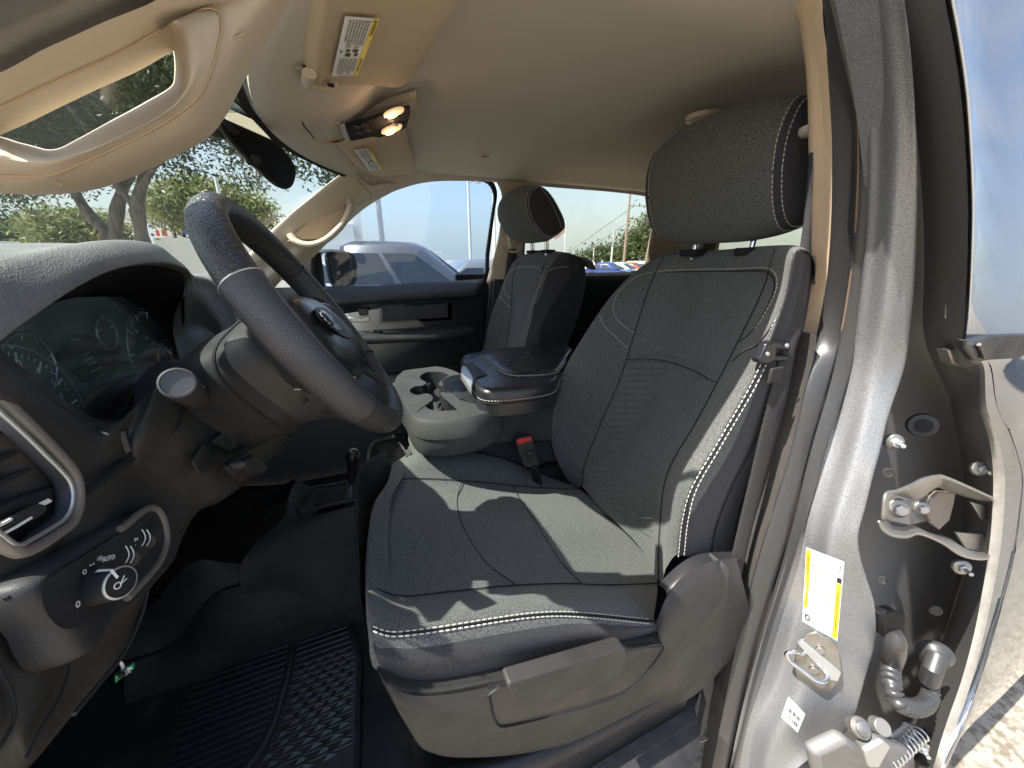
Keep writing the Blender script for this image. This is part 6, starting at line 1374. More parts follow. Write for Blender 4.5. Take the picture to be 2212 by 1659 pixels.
MB().lathe([(-.045,.040),(-.035,.032),(-.02,.021),(-.004,.013),(0,.012)], st_, ax, 24).build('boot', m_rub, sh)
MB().lathe([(-.005,.0075),(.004,.0075),(.006,.011),(L_*.5,.0145),(L_*.72,.0165),(L_*.9,.0215),(L_*1.0,.0225),(L_*1.1,.021),(L_*1.2,.016),(L_*1.25,.009),(L_*1.26,.001)], st_, ax, 28).build('knob', m_gloss, sh)
for k in range(6):
    c = st_+ax*(L_*1.26)+np.array([(k-2.5)*.0045,-.002*abs(k-2.5),-.0005*abs(k-2.5)**2]); MB().box(c, (.0028,.004,.001)).build('shift_pattern', m_white, sh)
# storage tray on the tunnel
ty = root('tunnel_tray', 'open black storage tray on the floor beside the shift lever', 'tray', tuple(o(1230,400,1.36)))
to = [o(1065,530,1.33),o(1075,330,1.40),o(1110,240,1.46),o(1180,205,1.48),o(1400,170,1.5),o(1460,350,1.40),o(1300,520,1.33)]
line(ty, to, m_blk2, .010, name='tray_rim', smooth=80)
surf('tray_bowl', [to, (np.array(to)+np.mean(to,0))/2+np.array([0,0,-.04]), [np.mean(to,0)+np.array([0,0,-.05])+(p-np.mean(to,0))*.1 for p in to]], m_carpet, ty, 10, 50, cv=True)
line(ty, [p+np.array([0,0,-.015]) for p in (o(1150,500,1.34),o(1165,350,1.40),o(1200,325,1.41),o(1320,320,1.41),o(1340,420,1.36))], m_blk2, .003, name='inner_rim')
# ribbed rubber mat
mt = root('floor_mat', 'black ribbed rubber floor mat in the driver footwell', 'floor mat', (-.35,.7,-.95))
Zm = -1.085
D5 = lambda x, y, z=Zm: P(*ZD(x, y), Z=z)
outl = [D5(*q) for q in ((560,1230),(720,1095),(1000,1100),(1250,1050),(1500,985),(2040,850),(2085,1000),(2080,1300),(2075,1560),(2050,1900),(1400,2000),(60,1900),(150,1640))]
MB().prism([p+np.array([0,0,-.002]) for p in outl], (0,0,-.010)).build('mat_base', m_matr, mt)
dvp = [(1705,915),(1680,1080),(1640,1235),(1590,1400),(1520,1540),(1400,1700),(1300,1850)]
dv = cr([D5(*q)+np.array([0,0,.003]) for q in dvp], 40); MB().tube(dv, .0085, 8, flat=.7).build('mat_divider', m_matr, mt)
bd_ = cr([D5(*q)+np.array([0,0,.003]) for q in ((2040,850),(2085,1000),(2080,1300),(2075,1560),(2050,1900))], 30); MB().tube(bd_, .007, 8).build('mat_border', m_matr, mt)
rb_ = MB(); rc3 = MB()
lft = [(740,1100),(560,1235),(500,1300),(380,1440),(250,1570),(60,1800)]
Lf = cr([D5(*q) for q in lft], 200); Dv = cr(dv, 200); Rt = cr(bd_, 200)
y0_, y1_ = Dv[:,1].max(), max(Dv[:,1].min(), .30)
for k in range(30):
    y = y0_-.012-k*.0178
    if y < y1_: break
    a = Lf[np.argmin(abs(Lf[:,1]-y))]; b_ = Dv[np.argmin(abs(Dv[:,1]-y))]; c_ = Rt[np.argmin(abs(Rt[:,1]-y))]
    p = [(a[0]-.05,y,Zm),((a[0]+b_[0])/2,y+.004*math.sin(k),Zm),(b_[0]-.012,y,Zm)]; rb_.tube(cr(p, 12), .0042, 6)
    p = [(b_[0]+.012,y-.005,Zm),(c_[0]-.012,y-.005,Zm)]; rc3.tube(cr(p, 6), .0026, 6)
rb_.build('mat_rib', m_matr, mt, kind='stuff'); rc3.build('mat_rib', m_matr, mt, kind='stuff')
cp = MB()
for i in range(9):
    for j in range(16):
        y = .36+j*.036+(.018 if i % 2 else 0)
        b_ = Dv[np.argmin(abs(Dv[:,1]-y))]; c_ = Rt[np.argmin(abs(Rt[:,1]-y))]; x = b_[0]+.03+(c_[0]-b_[0]-.05)*(i+.3*(j%2))/8.6; a = .016
        if not (y1_ < y < y0_-.01): continue
        tri = [(x-a,y-.016,Zm-.001),(x+a,y-.012,Zm-.001),(x,y+.017,Zm-.001)]; cp.add(tri+[(x-.004,y-.006,Zm+.0042)], [(0,1,3),(1,2,3),(2,0,3)])
cp.build('mat_chevron', m_matr, mt, kind='stuff', sharp=10)
# wall of the footwell: dead pedal and carpeted toe board
tb = surf('toe_board', [[(-1.0,.40,-.55),(-1.0,.8,-.55),(-1.0,1.15,-.55)],[(-.86,.40,-.80),(-.88,.8,-.80),(-.88,1.15,-.80)],[(-.72,.40,-1.09),(-.75,.8,-1.09),(-.75,1.15,-1.09)]], m_carpet, None, 12, 12); tag(tb, 'sloping toe board of the footwell', None, None, 'structure')
stp = PL([(*ZD(730,1040),1.0),(*ZD(1000,940),1.02),(*ZD(1250,650),1.04),(*ZD(1400,590),1.045),(*ZD(2200,520),1.05)], Y=1)
stb = stp.copy(); stb[:,2] = -1.10; stb[:,1] -= .06
surf('tunnel_side', [stp, (stp+stb)/2+np.array([0,-.012,.01]), stb], m_carpet, tu, 10, 40)
stc = PL([(*ZD(500,900),1.06),(*ZD(820,760),1.07),(*ZD(1140,455),1.08),(*ZD(1350,470),1.08),(*ZD(2200,430),1.075)], Y=1)
surf('tunnel_ledge', [stc, (stc+stp)/2+np.array([0,-.004,.008]), stp+np.array([0,.002,.001])], m_blk, tu, 10, 40)
line(tu, stp+np.array([0,-.004,0]), m_seam, .003, name='panel_gap')

# ------------------------------------------------------------------ centre console (folded jump seat)
cc = root('centre_console', 'black centre console with padded armrest lid and dusty cup holders', 'console', (.4,1.2,-.7))
e = lambda x, y, Z: P(*ZE(x, y), Z=Z)
ey = lambda x, y, Y: P(*ZE(x, y), Y=Y)
# tray body outline at the top, Z about -.40
to_ = [(565,1400),(552,1350),(575,1305),(640,1262),(740,1243),(860,1255),(960,1290),(1110,1400),(1245,1470),(1200,1520),(1100,1560),(900,1590),(750,1592),(680,1575),(630,1520),(600,1450)]
TO = np.array([e(x, y, -.405) for x, y in to_]); tc0 = TO.mean(0)
# cup cavities as holes: top plate assembled as ring + inner wells
well = [(720,1310),(760,1288),(830,1285),(890,1300),(905,1325),(880,1345),(850,1345),(835,1365),(870,1375),(880,1395),(850,1410),(845,1425),(880,1450),(930,1455),(985,1475),(990,1500),(960,1520),(880,1528),(800,1525),(760,1510),(755,1490),(790,1465),(795,1440),(760,1420),(700,1430),(660,1415),(655,1395),(690,1375),(735,1370),(755,1350),(725,1335)]
WE = np.array([e(x, y, -.412) for x, y in well])
wc = WE.mean(0)
def polar_match(outer, inner, n=96):
    """resample both closed outlines at equal angles about the inner centre"""
    c = inner.mean(0); o_ = cr(outer, 400, True); i_ = cr(inner, 600, True); aa = np.linspace(-math.pi, math.pi, n, endpoint=False)
    def pick(p):
        th = np.arctan2(p[:,1]-c[1], p[:,0]-c[0]); return np.array([p[np.argmin(np.abs(np.angle(np.exp(1j*(th-a)))))] for a in aa])
    return pick(o_), pick(i_)
n = 120
i_ = cr(WE, n, True); o_ = cr(TO, 500, True)
th = [np.argmin(np.linalg.norm(o_-(wc+(p-wc)/np.linalg.norm(p-wc)*.22), axis=1)) for p in i_]
th = np.unwrap(np.array(th)*2*math.pi/500)*500/(2*math.pi); th = np.maximum.accumulate(th) if th[-1] > th[0] else np.minimum.accumulate(th)
oo = np.array([o_[int(round(t)) % 500] for t in th])
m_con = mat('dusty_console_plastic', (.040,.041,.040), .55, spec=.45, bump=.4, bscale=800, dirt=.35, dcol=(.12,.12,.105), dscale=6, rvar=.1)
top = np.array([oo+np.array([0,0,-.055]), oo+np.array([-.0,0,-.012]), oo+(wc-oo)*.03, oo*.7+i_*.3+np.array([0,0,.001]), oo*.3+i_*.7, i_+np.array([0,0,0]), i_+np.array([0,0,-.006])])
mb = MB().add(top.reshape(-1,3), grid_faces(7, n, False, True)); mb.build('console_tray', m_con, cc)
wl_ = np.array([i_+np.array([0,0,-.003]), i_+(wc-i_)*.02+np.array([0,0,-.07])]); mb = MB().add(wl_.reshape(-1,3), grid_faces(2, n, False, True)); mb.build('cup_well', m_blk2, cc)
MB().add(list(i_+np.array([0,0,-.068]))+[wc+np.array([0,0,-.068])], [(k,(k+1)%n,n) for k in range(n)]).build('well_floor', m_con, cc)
for x, y in ((865,1325),(925,1505)):
    c = e(x, y, -.455); MB().lathe([(-.02,.026),(.0,.026),(.008,.020),(.011,.004)], c, (0,0,1), 18).build('cup_insert', m_con, cc)
MB().lathe([(-.05,.012),(.0,.012),(.006,.010)], e(768,1370,-.42), (0,0,1), 12).build('cup_grip', m_gloss, cc)
# slot tray beside the cups
sl = [e(x, y, -.4035) for x, y in ((905,1360),(960,1340),(1000,1350),(1070,1440),(1045,1475),(960,1450),(925,1420))]
MB().prism(sl, (0,0,.0015)).build('coin_slot', m_blk2, cc, bevel=.0005)
# padded box wall below
bw = [(565,1420),(560,1340),(600,1290),(720,1250)]
lowr = []
def body(dz, g): return tc0+(TO-tc0)*g+np.array([0,0,dz])
surf('console_pad', [body(-.035,.995), body(-.06,.985), body(-.09,.97), body(-.115,.92), body(-.125,.78)], m_con, cc, 20, 70, cv=True)
# armrest lid: top, stitched edge, side
Zl = -.345
tl = [(965,1230),(985,1195),(1060,1165),(1200,1145),(1400,1128),(1620,1120),(1685,1150),(1760,1200),(1700,1340),(1560,1370),(1300,1430),(1150,1440),(1080,1425),(1040,1370),(1100,1320),(1000,1270)]
T0 = np.array([e(x, y, -.345) for x, y in ((968,1215),(990,1185),(1060,1168),(1200,1145),(1400,1128),(1600,1121),(1668,1142),(1650,1190),(1590,1290),(1540,1366),(1300,1405),(1150,1412),(1090,1400),(1050,1360),(1000,1290))])
t0c = T0.mean(0)
surf('armrest_lid', [T0+np.array([0,0,-.072]), T0+np.array([0,0,-.04]), t0c+(T0-t0c)*.995+np.array([0,0,-.008]), t0c+(T0-t0c)*.96+np.array([0,0,.004]), t0c+(T0-t0c)*.82+np.array([0,0,.007]), t0c+(T0-t0c)*.4+np.array([0,0,.009]), t0c+(T0-t0c)*.02+np.array([0,0,.010])], m_vinyl, cc, 36, 90, cv=True)
q = cr(t0c+(T0-t0c)*1.0, 160, True)+np.array([0,0,-.026]); k0_ = int(160*9/16)-4
stitch(cc, (q+(q-t0c)*.004)[k0_-4:k0_+58], m_thread, pitch=.009, ln=.0062, r=.0011); line(cc, (q+(q-t0c)*.004+np.array([0,0,-.008]))[k0_-4:k0_+58], m_seam, .002)
pad = np.array([e(x, y, -.333) for x, y in ((1100,1185),(1130,1165),(1250,1148),(1420,1132),(1600,1125),(1655,1146),(1640,1185),(1585,1270),(1550,1296),(1400,1308),(1290,1308),(1210,1280),(1140,1220))]); pc3 = pad.mean(0)
surf('lid_pad', [pad+np.array([0,0,-.006]), pad, pc3+(pad-pc3)*.96+np.array([0,0,.004]), pc3+(pad-pc3)*.5+np.array([0,0,.006]), pc3+(pad-pc3)*.02+np.array([0,0,.006])], m_vinyl, cc, 16, 80, cv=True)
q = cr(pad, 160, True)+np.array([0,0,.001]); stitch(cc, (q+(q-pc3)*.012)[80:160], m_thread, pitch=.009, ln=.0062, r=.001)
la = [e(x, y, -.34) for x, y in ((975,1250),(1010,1238),(1055,1330),(1035,1385),(1010,1350),(970,1290))]
MB().prism(la, (0,0,-.025)).build('lid_latch', m_satin, cc, bevel=.004)
MB().prism([e(x, y, -.333) for x, y in ((985,1235),(1040,1220),(1135,1300),(1060,1320),(1010,1240))], (0,0,-.01)).build('latch_recess', m_blk, cc, bevel=.002)
# box under the lid
bx1 = [ey(750,1598,1.03), ey(900,1590,1.03), ey(1100,1565,1.03), ey(1245,1480,1.04), ey(1600,1400,1.05)]
R0 = np.array([P(x, y, Y=Y) for x, y, Y in ((925,900,.945),(960,898,.94),(1040,890,.95),(1095,860,.98),(1240,800,1.03))]); 
R1 = np.array([P(x, y, Y=Y) for x, y, Y in ((920,930,.945),(960,935,.93),(1040,935,.945),(1100,925,.98),(1260,900,1.03))])
R2 = np.array([P(x, y, Y=Y) for x, y, Y in ((925,955,.96),(960,962,.95),(1040,960,.96),(1110,955,1.0),(1290,950,1.05))])
surf('console_side', [R0+np.array([0,.03,.0]), R0, R1, R2, R2+np.array([0,.04,-.002])], mat('console_side_cloth', (.045,.043,.042), .9, bump=.5, bscale=900, speck=.3, sscale=600), cc, 16, 40)
MB().grid([[(.17,1.05,-.56),(.17,1.22,-.57),(.17,1.4,-.56)],[(.14,1.05,-.70),(.14,1.22,-.72),(.14,1.4,-.70)],[(.2,1.07,-.86),(.2,1.22,-.86),(.2,1.38,-.86)]], 10, 14).build('console_front', m_fab, cc, solid=.05)
MB().box((.62,1.23,-.60), (.85,.36,.24)).build('console_base', m_fabd, cc, bevel=.03, seg=4)
# seat belt buckle
bu = root('belt_buckle', 'grey seat belt buckle with red release button between seat and console', 'seat belt buckle', tuple(P(*ZF(850,100), Y=1.03)))
f_ = lambda x, y, Y=.935: P(*ZF(x, y), Y=Y)
bb_ = [f_(790,45),f_(808,32),f_(868,20),f_(878,35),f_(900,130),f_(915,165),f_(850,180),f_(832,170),f_(800,85)]
MB().prism(bb_, (0,.022,0)).build('buckle_body', m_brn, bu, bevel=.004)
rb2 = [f_(795,48,.933),f_(812,36,.933),f_(865,24,.933),f_(872,42,.933),f_(806,66,.933)]
MB().prism(rb2, (0,.020,.0)).build('release_button', mat('red_button', (.62,.04,.03), .4), bu, bevel=.002)
MB().prism([f_(835,98,.932),f_(880,88,.932),f_(890,125,.932),f_(845,136,.932)], (0,.003,0)).build('buckle_window', m_gloss, bu, bevel=.001)
text('print', 'PRESS', .007, m_inkg, frame_on(f_(862,108,.9305), f_(880,100)-f_(845,112), (0,0,1)), bu, .0001)
MB().tube([f_(875,170), f_(890,200,.95), f_(900,260,.96)], .016, 10, flat=.5).build('buckle_stalk', m_dark, bu)
# ================================================================== outside: ground, cars, trees, building, poles
def img(x, y, Y=None, X=None, Z=None): return P(x, y, Y=Y, X=X, Z=Z)
def leafy(name, centers, radii, n, leaf, m, parent, seed=1, flat=.8, clump=40):
    rng = np.random.default_rng(seed); C = np.array(centers, float); Rr = np.array(radii, float)
    vol = Rr[:,0]*Rr[:,1]*Rr[:,2]; nc = max(1, n//clump); ci = rng.choice(len(C), nc, p=vol/vol.sum())
    d = rng.normal(size=(nc, 3)); d /= np.linalg.norm(d, axis=1)[:, None]; rad = rng.random(nc)**.45
    cl = C[ci]+d*rad[:, None]*Rr[ci]
    p = np.repeat(cl, clump, 0)+rng.normal(size=(nc*clump, 3))*leaf*np.array([3.2, 3.2, 2.3])
    N = len(p); u = rng.normal(size=(N, 3)); u /= np.linalg.norm(u, axis=1)[:, None]; w = rng.normal(size=(N, 3)); w = np.cross(u, w); w /= np.linalg.norm(w, axis=1)[:, None]
    s = leaf*(.7+.6*rng.random(N))[:, None]
    V = np.stack([p-u*s, p+w*s*.38, p+u*s, p-w*s*.38], 1).reshape(-1, 3)
    me = bpy.data.meshes.new(name); me.vertices.add(len(V)); me.vertices.foreach_set('co', V.ravel()); me.loops.add(4*N); me.loops.foreach_set('vertex_index', np.arange(4*N)); me.polygons.add(N)
    me.polygons.foreach_set('loop_start', np.arange(0, 4*N, 4)); me.update(calc_edges=True)
    return link(name, me, m, parent, sharp=0)
def leafmat(name, c1, c2):
    if name in _M: return _M[name]
    m, t, b = nodes(name); N = t.nodes; L = t.links; g = N.new('ShaderNodeNewGeometry'); r = N.new('ShaderNodeValToRGB')
    tc = N.new('ShaderNodeTexCoord'); n = N.new('ShaderNodeTexNoise'); n.inputs['Scale'].default_value = 1.3; n.inputs['Detail'].default_value = 6; L.new(tc.outputs['Object'], n.inputs[0])
    r.color_ramp.elements[0].position = .38; r.color_ramp.elements[1].position = .62
    r.color_ramp.elements[0].color = (*c1, 1); r.color_ramp.elements[1].color = (*c2, 1); L.new(n.outputs[0], r.inputs[0])
    L.new(r.outputs[0], b.inputs['Base Color']); b.inputs['Roughness'].default_value = .55
    tl = N.new('ShaderNodeBsdfTranslucent'); L.new(r.outputs[0], tl.inputs[0]); mx = N.new('ShaderNodeMixShader'); mx.inputs[0].default_value = .35
    L.new(b.outputs[0], mx.inputs[1]); L.new(tl.outputs[0], mx.inputs[2]); L.new(mx.outputs[0], N['Material Output'].inputs[0]); _M[name] = m; return m
m_oak = leafmat('oak_leaf', (.042,.07,.02), (.10,.14,.045)); m_lt = leafmat('light_leaf', (.12,.15,.05), (.26,.27,.10)); m_far = leafmat('far_leaf', (.05,.075,.03), (.10,.13,.05))
m_bark = mat('bark', (.13,.105,.085), .9, bump=1., bscale=30, speck=.4, sscale=14, stretch=(1,1,.25))
# big live oak in front of the truck, about 9 m away
oak = root('live_oak', 'big oak with several leaning trunks and wide dark crown seen through the windshield', 'tree', (-4.2,9.,GZ))
YT = 9.0
def trunk(pts, r0, r1, parent=oak, Y=YT, name='trunk', base=None):
    q = [P(x, y, Y=Y+d) for x, y, d in pts]
    if base is not None: q = [np.array([base[0], base[1], GZ-.1])]+q
    p = cr(q, 24); rr = np.linspace(r0, r1, 24)*(1+.12*np.sin(np.arange(24)*1.3)); MB().tube(p, rr, 12).build(name, m_bark, parent)
B0 = P(288, 560, Y=YT)
trunk([(246,540,0),(238,526,0),(224,495,.1),(200,471,.2),(174,436,.3),(150,395,.4),(100,320,.8),(40,250,1.2)], .115, .05, base=(B0[0]-.15,9.1))
trunk([(252,545,0),(250,505,0),(252,462,0),(262,419,.1),(285,360,.3),(300,300,.6),(310,200,.8)], .125, .05, base=(B0[0]-.1,9.2))
trunk([(322,560,0),(312,530,0),(302,488,0),(297,445,0),(306,401,.0),(330,340,.2),(400,280,.5),(480,210,.8)], .135, .05, base=(B0[0]+.15,9.))
trunk([(298,470,0),(284,440,0),(266,415,0),(240,370,.2),(180,300,.4)], .05, .03, name='limb')
trunk([(306,401,0),(350,345,-.4),(430,300,-.8),(520,290,-1.2),(600,330,-1.6)], .045, .02, name='limb')
trunk([(330,340,0),(420,230,-.5),(520,160,-1.2),(640,120,-2.)], .045, .02, name='limb')
trunk([(262,419,0),(200,300,-.5),(120,200,-1.),(20,100,-1.5)], .045, .02, name='limb')
cs_, rs_ = [], []
for x, y, Y, r in ((-80,180,9.5,2.2),(40,150,9.0,2.0),(130,230,9.3,1.7),(200,120,8.6,2.0),(60,290,9.6,1.5),(330,90,8.4,1.9),(300,260,9.,1.25),(250,345,9.,.65),(330,330,9.,.75),(430,200,8.2,1.5),(480,310,8.4,.75),(540,340,8.0,.7),(560,220,7.6,1.3),(620,150,7.2,1.5),(530,90,7.5,1.7),(620,300,7.4,.7),(680,360,7.2,.6),(720,250,7.,1.),(700,400,7.3,.42),(400,380,9.,.45),(210,400,9.,.4),(-200,250,9.8,2.4),(-260,60,9.,2.8),(580,395,8.1,.35),(440,360,8.6,.55),(510,385,8.3,.4),(640,350,7.6,.5),(590,270,7.8,.8),(740,330,7.,.5)):
    cs_.append(P(x, y, Y=Y)); rs_.append((r*.80, r*.72, r*.60))
leafy('crown', cs_, rs_, 140000, .042, m_oak, oak, 3, clump=55)
def small_tree(name, label, px, Y, w, h, ybot, n, leaf, m, seed, group=None, blobs=7):
    c = P(px, ybot, Y=Y); s_ = float(c@_F)/799.; t = root(name, label, 'tree', (c[0], Y, GZ), group)
    MB().tube(cr([(c[0],Y,GZ-.1),(c[0]+.1,Y,c[2]-.1),(c[0],Y+.1,c[2]+h*s_*.5)], 10), np.linspace(.14,.06,10)*(Y/20)**.5, 8).build('trunk', m_bark, t)
    rng = np.random.default_rng(seed); C_, R_l = [], []
    for k in range(blobs):
        dx = (k/(blobs-1)-.5)*w*.62; hh = h*(.52-.25*abs(k/(blobs-1)-.5)*2)+rng.uniform(-.06,.06)*h; C_.append(c+np.array([dx*s_, rng.uniform(-.2,.2)*w*s_, hh*s_*.95])); R_l.append((w*s_*.19, w*s_*.19, h*s_*.36))
    leafy('crown', C_, R_l, n, leaf, m, t, seed, clump=30); return t
small_tree('young_oak', 'round yellow green tree left of the oak trunks in front of the white building', 185, 22, 150, 74, 526, 12000, .10, m_lt, 11)
small_tree('young_oak', 'bright yellow green tree behind the top of the steering wheel', 455, 20, 235, 80, 474, 18000, .10, m_lt, 12)
small_tree('shade_tree', 'tall dark green tree beside the utility pole in the rear side window', 1395, 60, 110, 160, 600, 9000, .42, m_far, 13)
for k, (px, Y, w, h) in enumerate(((1262,75,70,42),(1300,72,90,62),(1335,78,80,58),(1362,70,60,50))):
    small_tree('roadside_tree', ('dark roadside tree nearest the overpass','tallest roadside tree behind the camera lamp post','roadside tree between tallest tree and utility pole','roadside tree at the foot of the utility pole')[k], px, Y, w, h, 588, 4500, .40, m_far, 20+k, 'trees beyond the car lot')
small_tree('distant_tree', 'low distant trees at the left edge of the windshield', 20, 60, 110, 36, 520, 4500, .3, m_far, 31)
# white building with coloured letters
wbld = root('white_building', 'long white flat roofed building with red white and blue sign letters behind the trees', 'building', (-20,40,GZ))
m_wall = mat('white_stucco', (.72,.72,.68), .8, dirt=.2, dcol=(.5,.5,.48), dscale=.2)
a = P(42, 457, Y=44); b_ = P(345, 457, Y=44); MB().box(((a[0]+b_[0])/2, 48, (a[2]+GZ)/2), (b_[0]-a[0], 8, a[2]-GZ)).build('wall', m_wall, wbld)
MB().box(((a[0]+b_[0])/2, 47.9, a[2]+.05), (b_[0]-a[0]+.3, 8.4, .2)).build('parapet', mat('parapet_grey', (.5,.5,.5), .7), wbld)
a2 = P(345, 470, Y=42); b2 = P(760, 470, Y=42); MB().box(((a2[0]+b2[0])/2, 46, (a2[2]+GZ)/2), (b2[0]-a2[0], 8, a2[2]-GZ)).build('wall', m_wall, wbld)
a3 = P(606, 450, Y=44); MB().box((a3[0]+4, 46, (a3[2]+GZ)/2), (6, 5, a3[2]-GZ)).build('tower', m_wall, wbld)
m_blue = mat('sign_blue', (.03,.08,.35), .5); m_redl = mat('sign_red', (.62,.05,.04), .5)
YB = 41.7
def sgn(x0, x1, y0, y1, m, name='sign_panel'):
    p, q = P(x0, y0, Y=YB), P(x1, y1, Y=YB); MB().box(((p[0]+q[0])/2, YB, (p[2]+q[2])/2), (abs(q[0]-p[0]), .2, abs(p[2]-q[2]))).build(name, m, wbld)
sgn(321,334,486,510,m_blue); sgn(336,346,497,510,m_redl); sgn(348,361,497,510,m_redl); sgn(363,372,498,510,_M['white_print'])
for k, (ch, mm) in enumerate((('I',_M['white_print']),('N',m_redl),('C',_M['white_print']),('K',m_blue),('E',m_blue),('V',m_redl),('Y',_M['white_print']),('X',m_blue))):
    p = P(378+k*9, 503, Y=YB-.15); text('sign_letter', ch, 1.05, mm, Matrix.Translation(p) @ Matrix.Rotation(math.pi/2, 4, 'X'), wbld, .06, bold=.04)
st5 = P(327, 499, Y=YB-.15); MB().prism([(st5[0]+.36*(1 if k%2==0 else .42)*math.sin(k*math.pi/5), YB-.14, st5[2]+.36*(1 if k%2==0 else .42)*math.cos(k*math.pi/5)) for k in range(10)], (0,-.04,0)).build('white_star', _M['white_print'], wbld)
lwall = MB(); p = P(330, 512, Y=24); q = P(620, 512, Y=24); lwall.box(((p[0]+q[0])/2, 24.2, (p[2]+GZ)/2), (q[0]-p[0], .4, p[2]-GZ)); tag(lwall.build('screen_wall', m_wall, None), 'low white wall under the coloured sign letters', 'wall')
lw2 = MB(); p = P(-60, 520, Y=45); q = P(62, 520, Y=45); lw2.box(((p[0]+q[0])/2, 45.2, (p[2]+GZ)/2), (q[0]-p[0], .4, p[2]-GZ)); tag(lw2.build('boundary_wall', mat('grey_render', (.42,.44,.44), .8), None), 'distant grey boundary wall at the left edge', 'wall')

# ---- vehicles
m_tyre = mat('tyre', (.02,.02,.02), .8); m_rim = mat('alloy_rim', (.45,.46,.47), .35, metal=.8); m_cgl = mat('car_glass', (.018,.024,.03), .06, spec=.8)
m_tail = mat('tail_red', (.5,.02,.02), .25); m_lampc = mat('headlamp', (.7,.72,.72), .1, spec=.8)
def paint(name, c): return mat(name, c, .28, metal=.35, coat=.8, dirt=.08, dcol=(.4,.38,.34), dscale=4)
def car(name, label, loc, rz, col_, kind='suv', L=4.8, W_=1.9, Hh=1.75, group=None, detail=True):
    """x forward, y left, z up, origin on the ground"""
    r = root(name, label, 'pickup truck' if kind == 'pickup' else 'car', loc, group); r.rotation_euler = (0, 0, rz)
    hw = W_/2; f, bk = L/2, -L/2; cl = .28*Hh/1.75
    belt = Hh*.60
    if kind == 'pickup': cab0, cab1, top0, top1, hood = -.9, 1.25, -.78, .38, Hh*.60; bed = Hh*.62
    elif kind == 'suv': cab0, cab1, top0, top1, hood = bk+.05, 1.25, bk+.35, .35, Hh*.57; bed = belt
    else: cab0, cab1, top0, top1, hood = bk+.55, 1.15, bk+1.35, .15, Hh*.56; bed = belt*.98
    prof = [(bk+.02,cl+.1),(bk,cl+.35),(bk+.03,bed-.06),(bk+.12,bed),(cab0,belt+.0),(cab1,belt),(cab1+.25,hood+.02),(f-.35,hood-.06),(f-.08,hood-.2),(f,cl+.35),(f-.05,cl+.05),(f-.5,cl),(bk+.5,cl)]
    secs = []
    for y, k, dz in ((-hw+.06,.985,-.03),(-hw,1,0),(-hw*.9,1,.0),(0,1.01,.02),(hw*.9,1,0),(hw,1,0),(hw-.06,.985,-.03)):
        secs.append([(x*k, y, (z+dz if z > cl+.4 else z)) for x, z in prof])
    V = np.array(secs); n = len(prof); mb = MB().add(V.reshape(-1,3), grid_faces(7, n, False, True)+[tuple(range(n))[::-1], tuple(6*n+k for k in range(n))]); mb.build('body', col_, r, local=True, sharp=35)
    # cabin
    tw_, bw_ = hw*.78, hw*.96; rings = []
    for z, x0, x1, w in ((belt-.02,cab0,cab1,bw_),(belt+.02,cab0+.02,cab1-.04,bw_),(Hh-.08,top0,top1,tw_),(Hh-.01,top0+.12,top1-.14,tw_*.9),(Hh+.012,top0+.5,top1-.5,tw_*.5)):
        rings.append([(x0,-w*.86,z),(x0+.08,-w,z),(x1-.22,-w,z),(x1,-w*.74,z),(x1+.03,0,z),(x1,w*.74,z),(x1-.22,w,z),(x0+.08,w,z),(x0,w*.86,z)])
    V = np.array(rings); mb = MB().add(V.reshape(-1,3), grid_faces(5, 9, False, True)+[tuple(36+k for k in range(9))]); mb.build('cabin', col_, r, local=True, sharp=50)
    def side(u, v_, s):   # point on the cabin side: u along, v up 0..1
        z = belt+.04+(Hh-.13-belt-.04)*v_; x0 = cab0+.10+(top0-cab0)*v_; x1 = cab1-.30+(top1-.05-cab1+.1)*v_
        return (x0+(x1-x0)*u, s*(bw_+(tw_-bw_)*v_+.012), z)
    cuts = (0,.32,.36,.63,.66,1.0) if kind == 'suv' else (0,.44,.48,1.)
    for s in (-1, 1):
        for k in range(0, len(cuts), 2):
            q = [side(cuts[k]+.01,.04,s), side(cuts[k+1]-.01,.04,s), side(cuts[k+1]-.01 if k+2 < len(cuts) else cuts[k+1]-.02,.96,s), side(cuts[k]+.01,.96,s)]
            q2 = [(a_[0], a_[1]-s*.03, a_[2]) for a_ in q]; MB().add(q+q2, [(0,1,2,3),(4,7,6,5),(0,4,5,1),(1,5,6,2),(2,6,7,3),(3,7,4,0)]).build('window', m_cgl, r, local=True, sharp=30)
    ws = [(cab1+.015,-bw_*.70,belt+.05),(cab1+.045,0,belt+.05),(cab1+.015,bw_*.70,belt+.05),(top1+.06,tw_*.70,Hh-.11),(top1+.09,0,Hh-.11),(top1+.06,-tw_*.70,Hh-.11)]
    MB().add(ws+[(x-.04,y,z-.02) for x,y,z in ws], [(0,1,4,5),(1,2,3,4),(6,11,10,7),(7,10,9,8),(0,6,7,1),(1,7,8,2),(2,8,9,3),(3,9,10,4),(4,10,11,5),(5,11,6,0)]).build('windshield', m_cgl, r, local=True)
    rwn = [(cab0-.012,-bw_*.78,belt+.08),(cab0-.012,bw_*.78,belt+.08),(top0-.012,tw_*.8,Hh-.14),(top0-.012,-tw_*.8,Hh-.14)]
    MB().add(rwn+[(x+.03,y,z) for x,y,z in rwn], [(0,3,2,1),(4,5,6,7),(0,1,5,4),(1,2,6,5),(2,3,7,6),(3,0,4,7)]).build('rear_window', m_cgl, r, local=True)
    wr = .36*Hh/1.75+.02
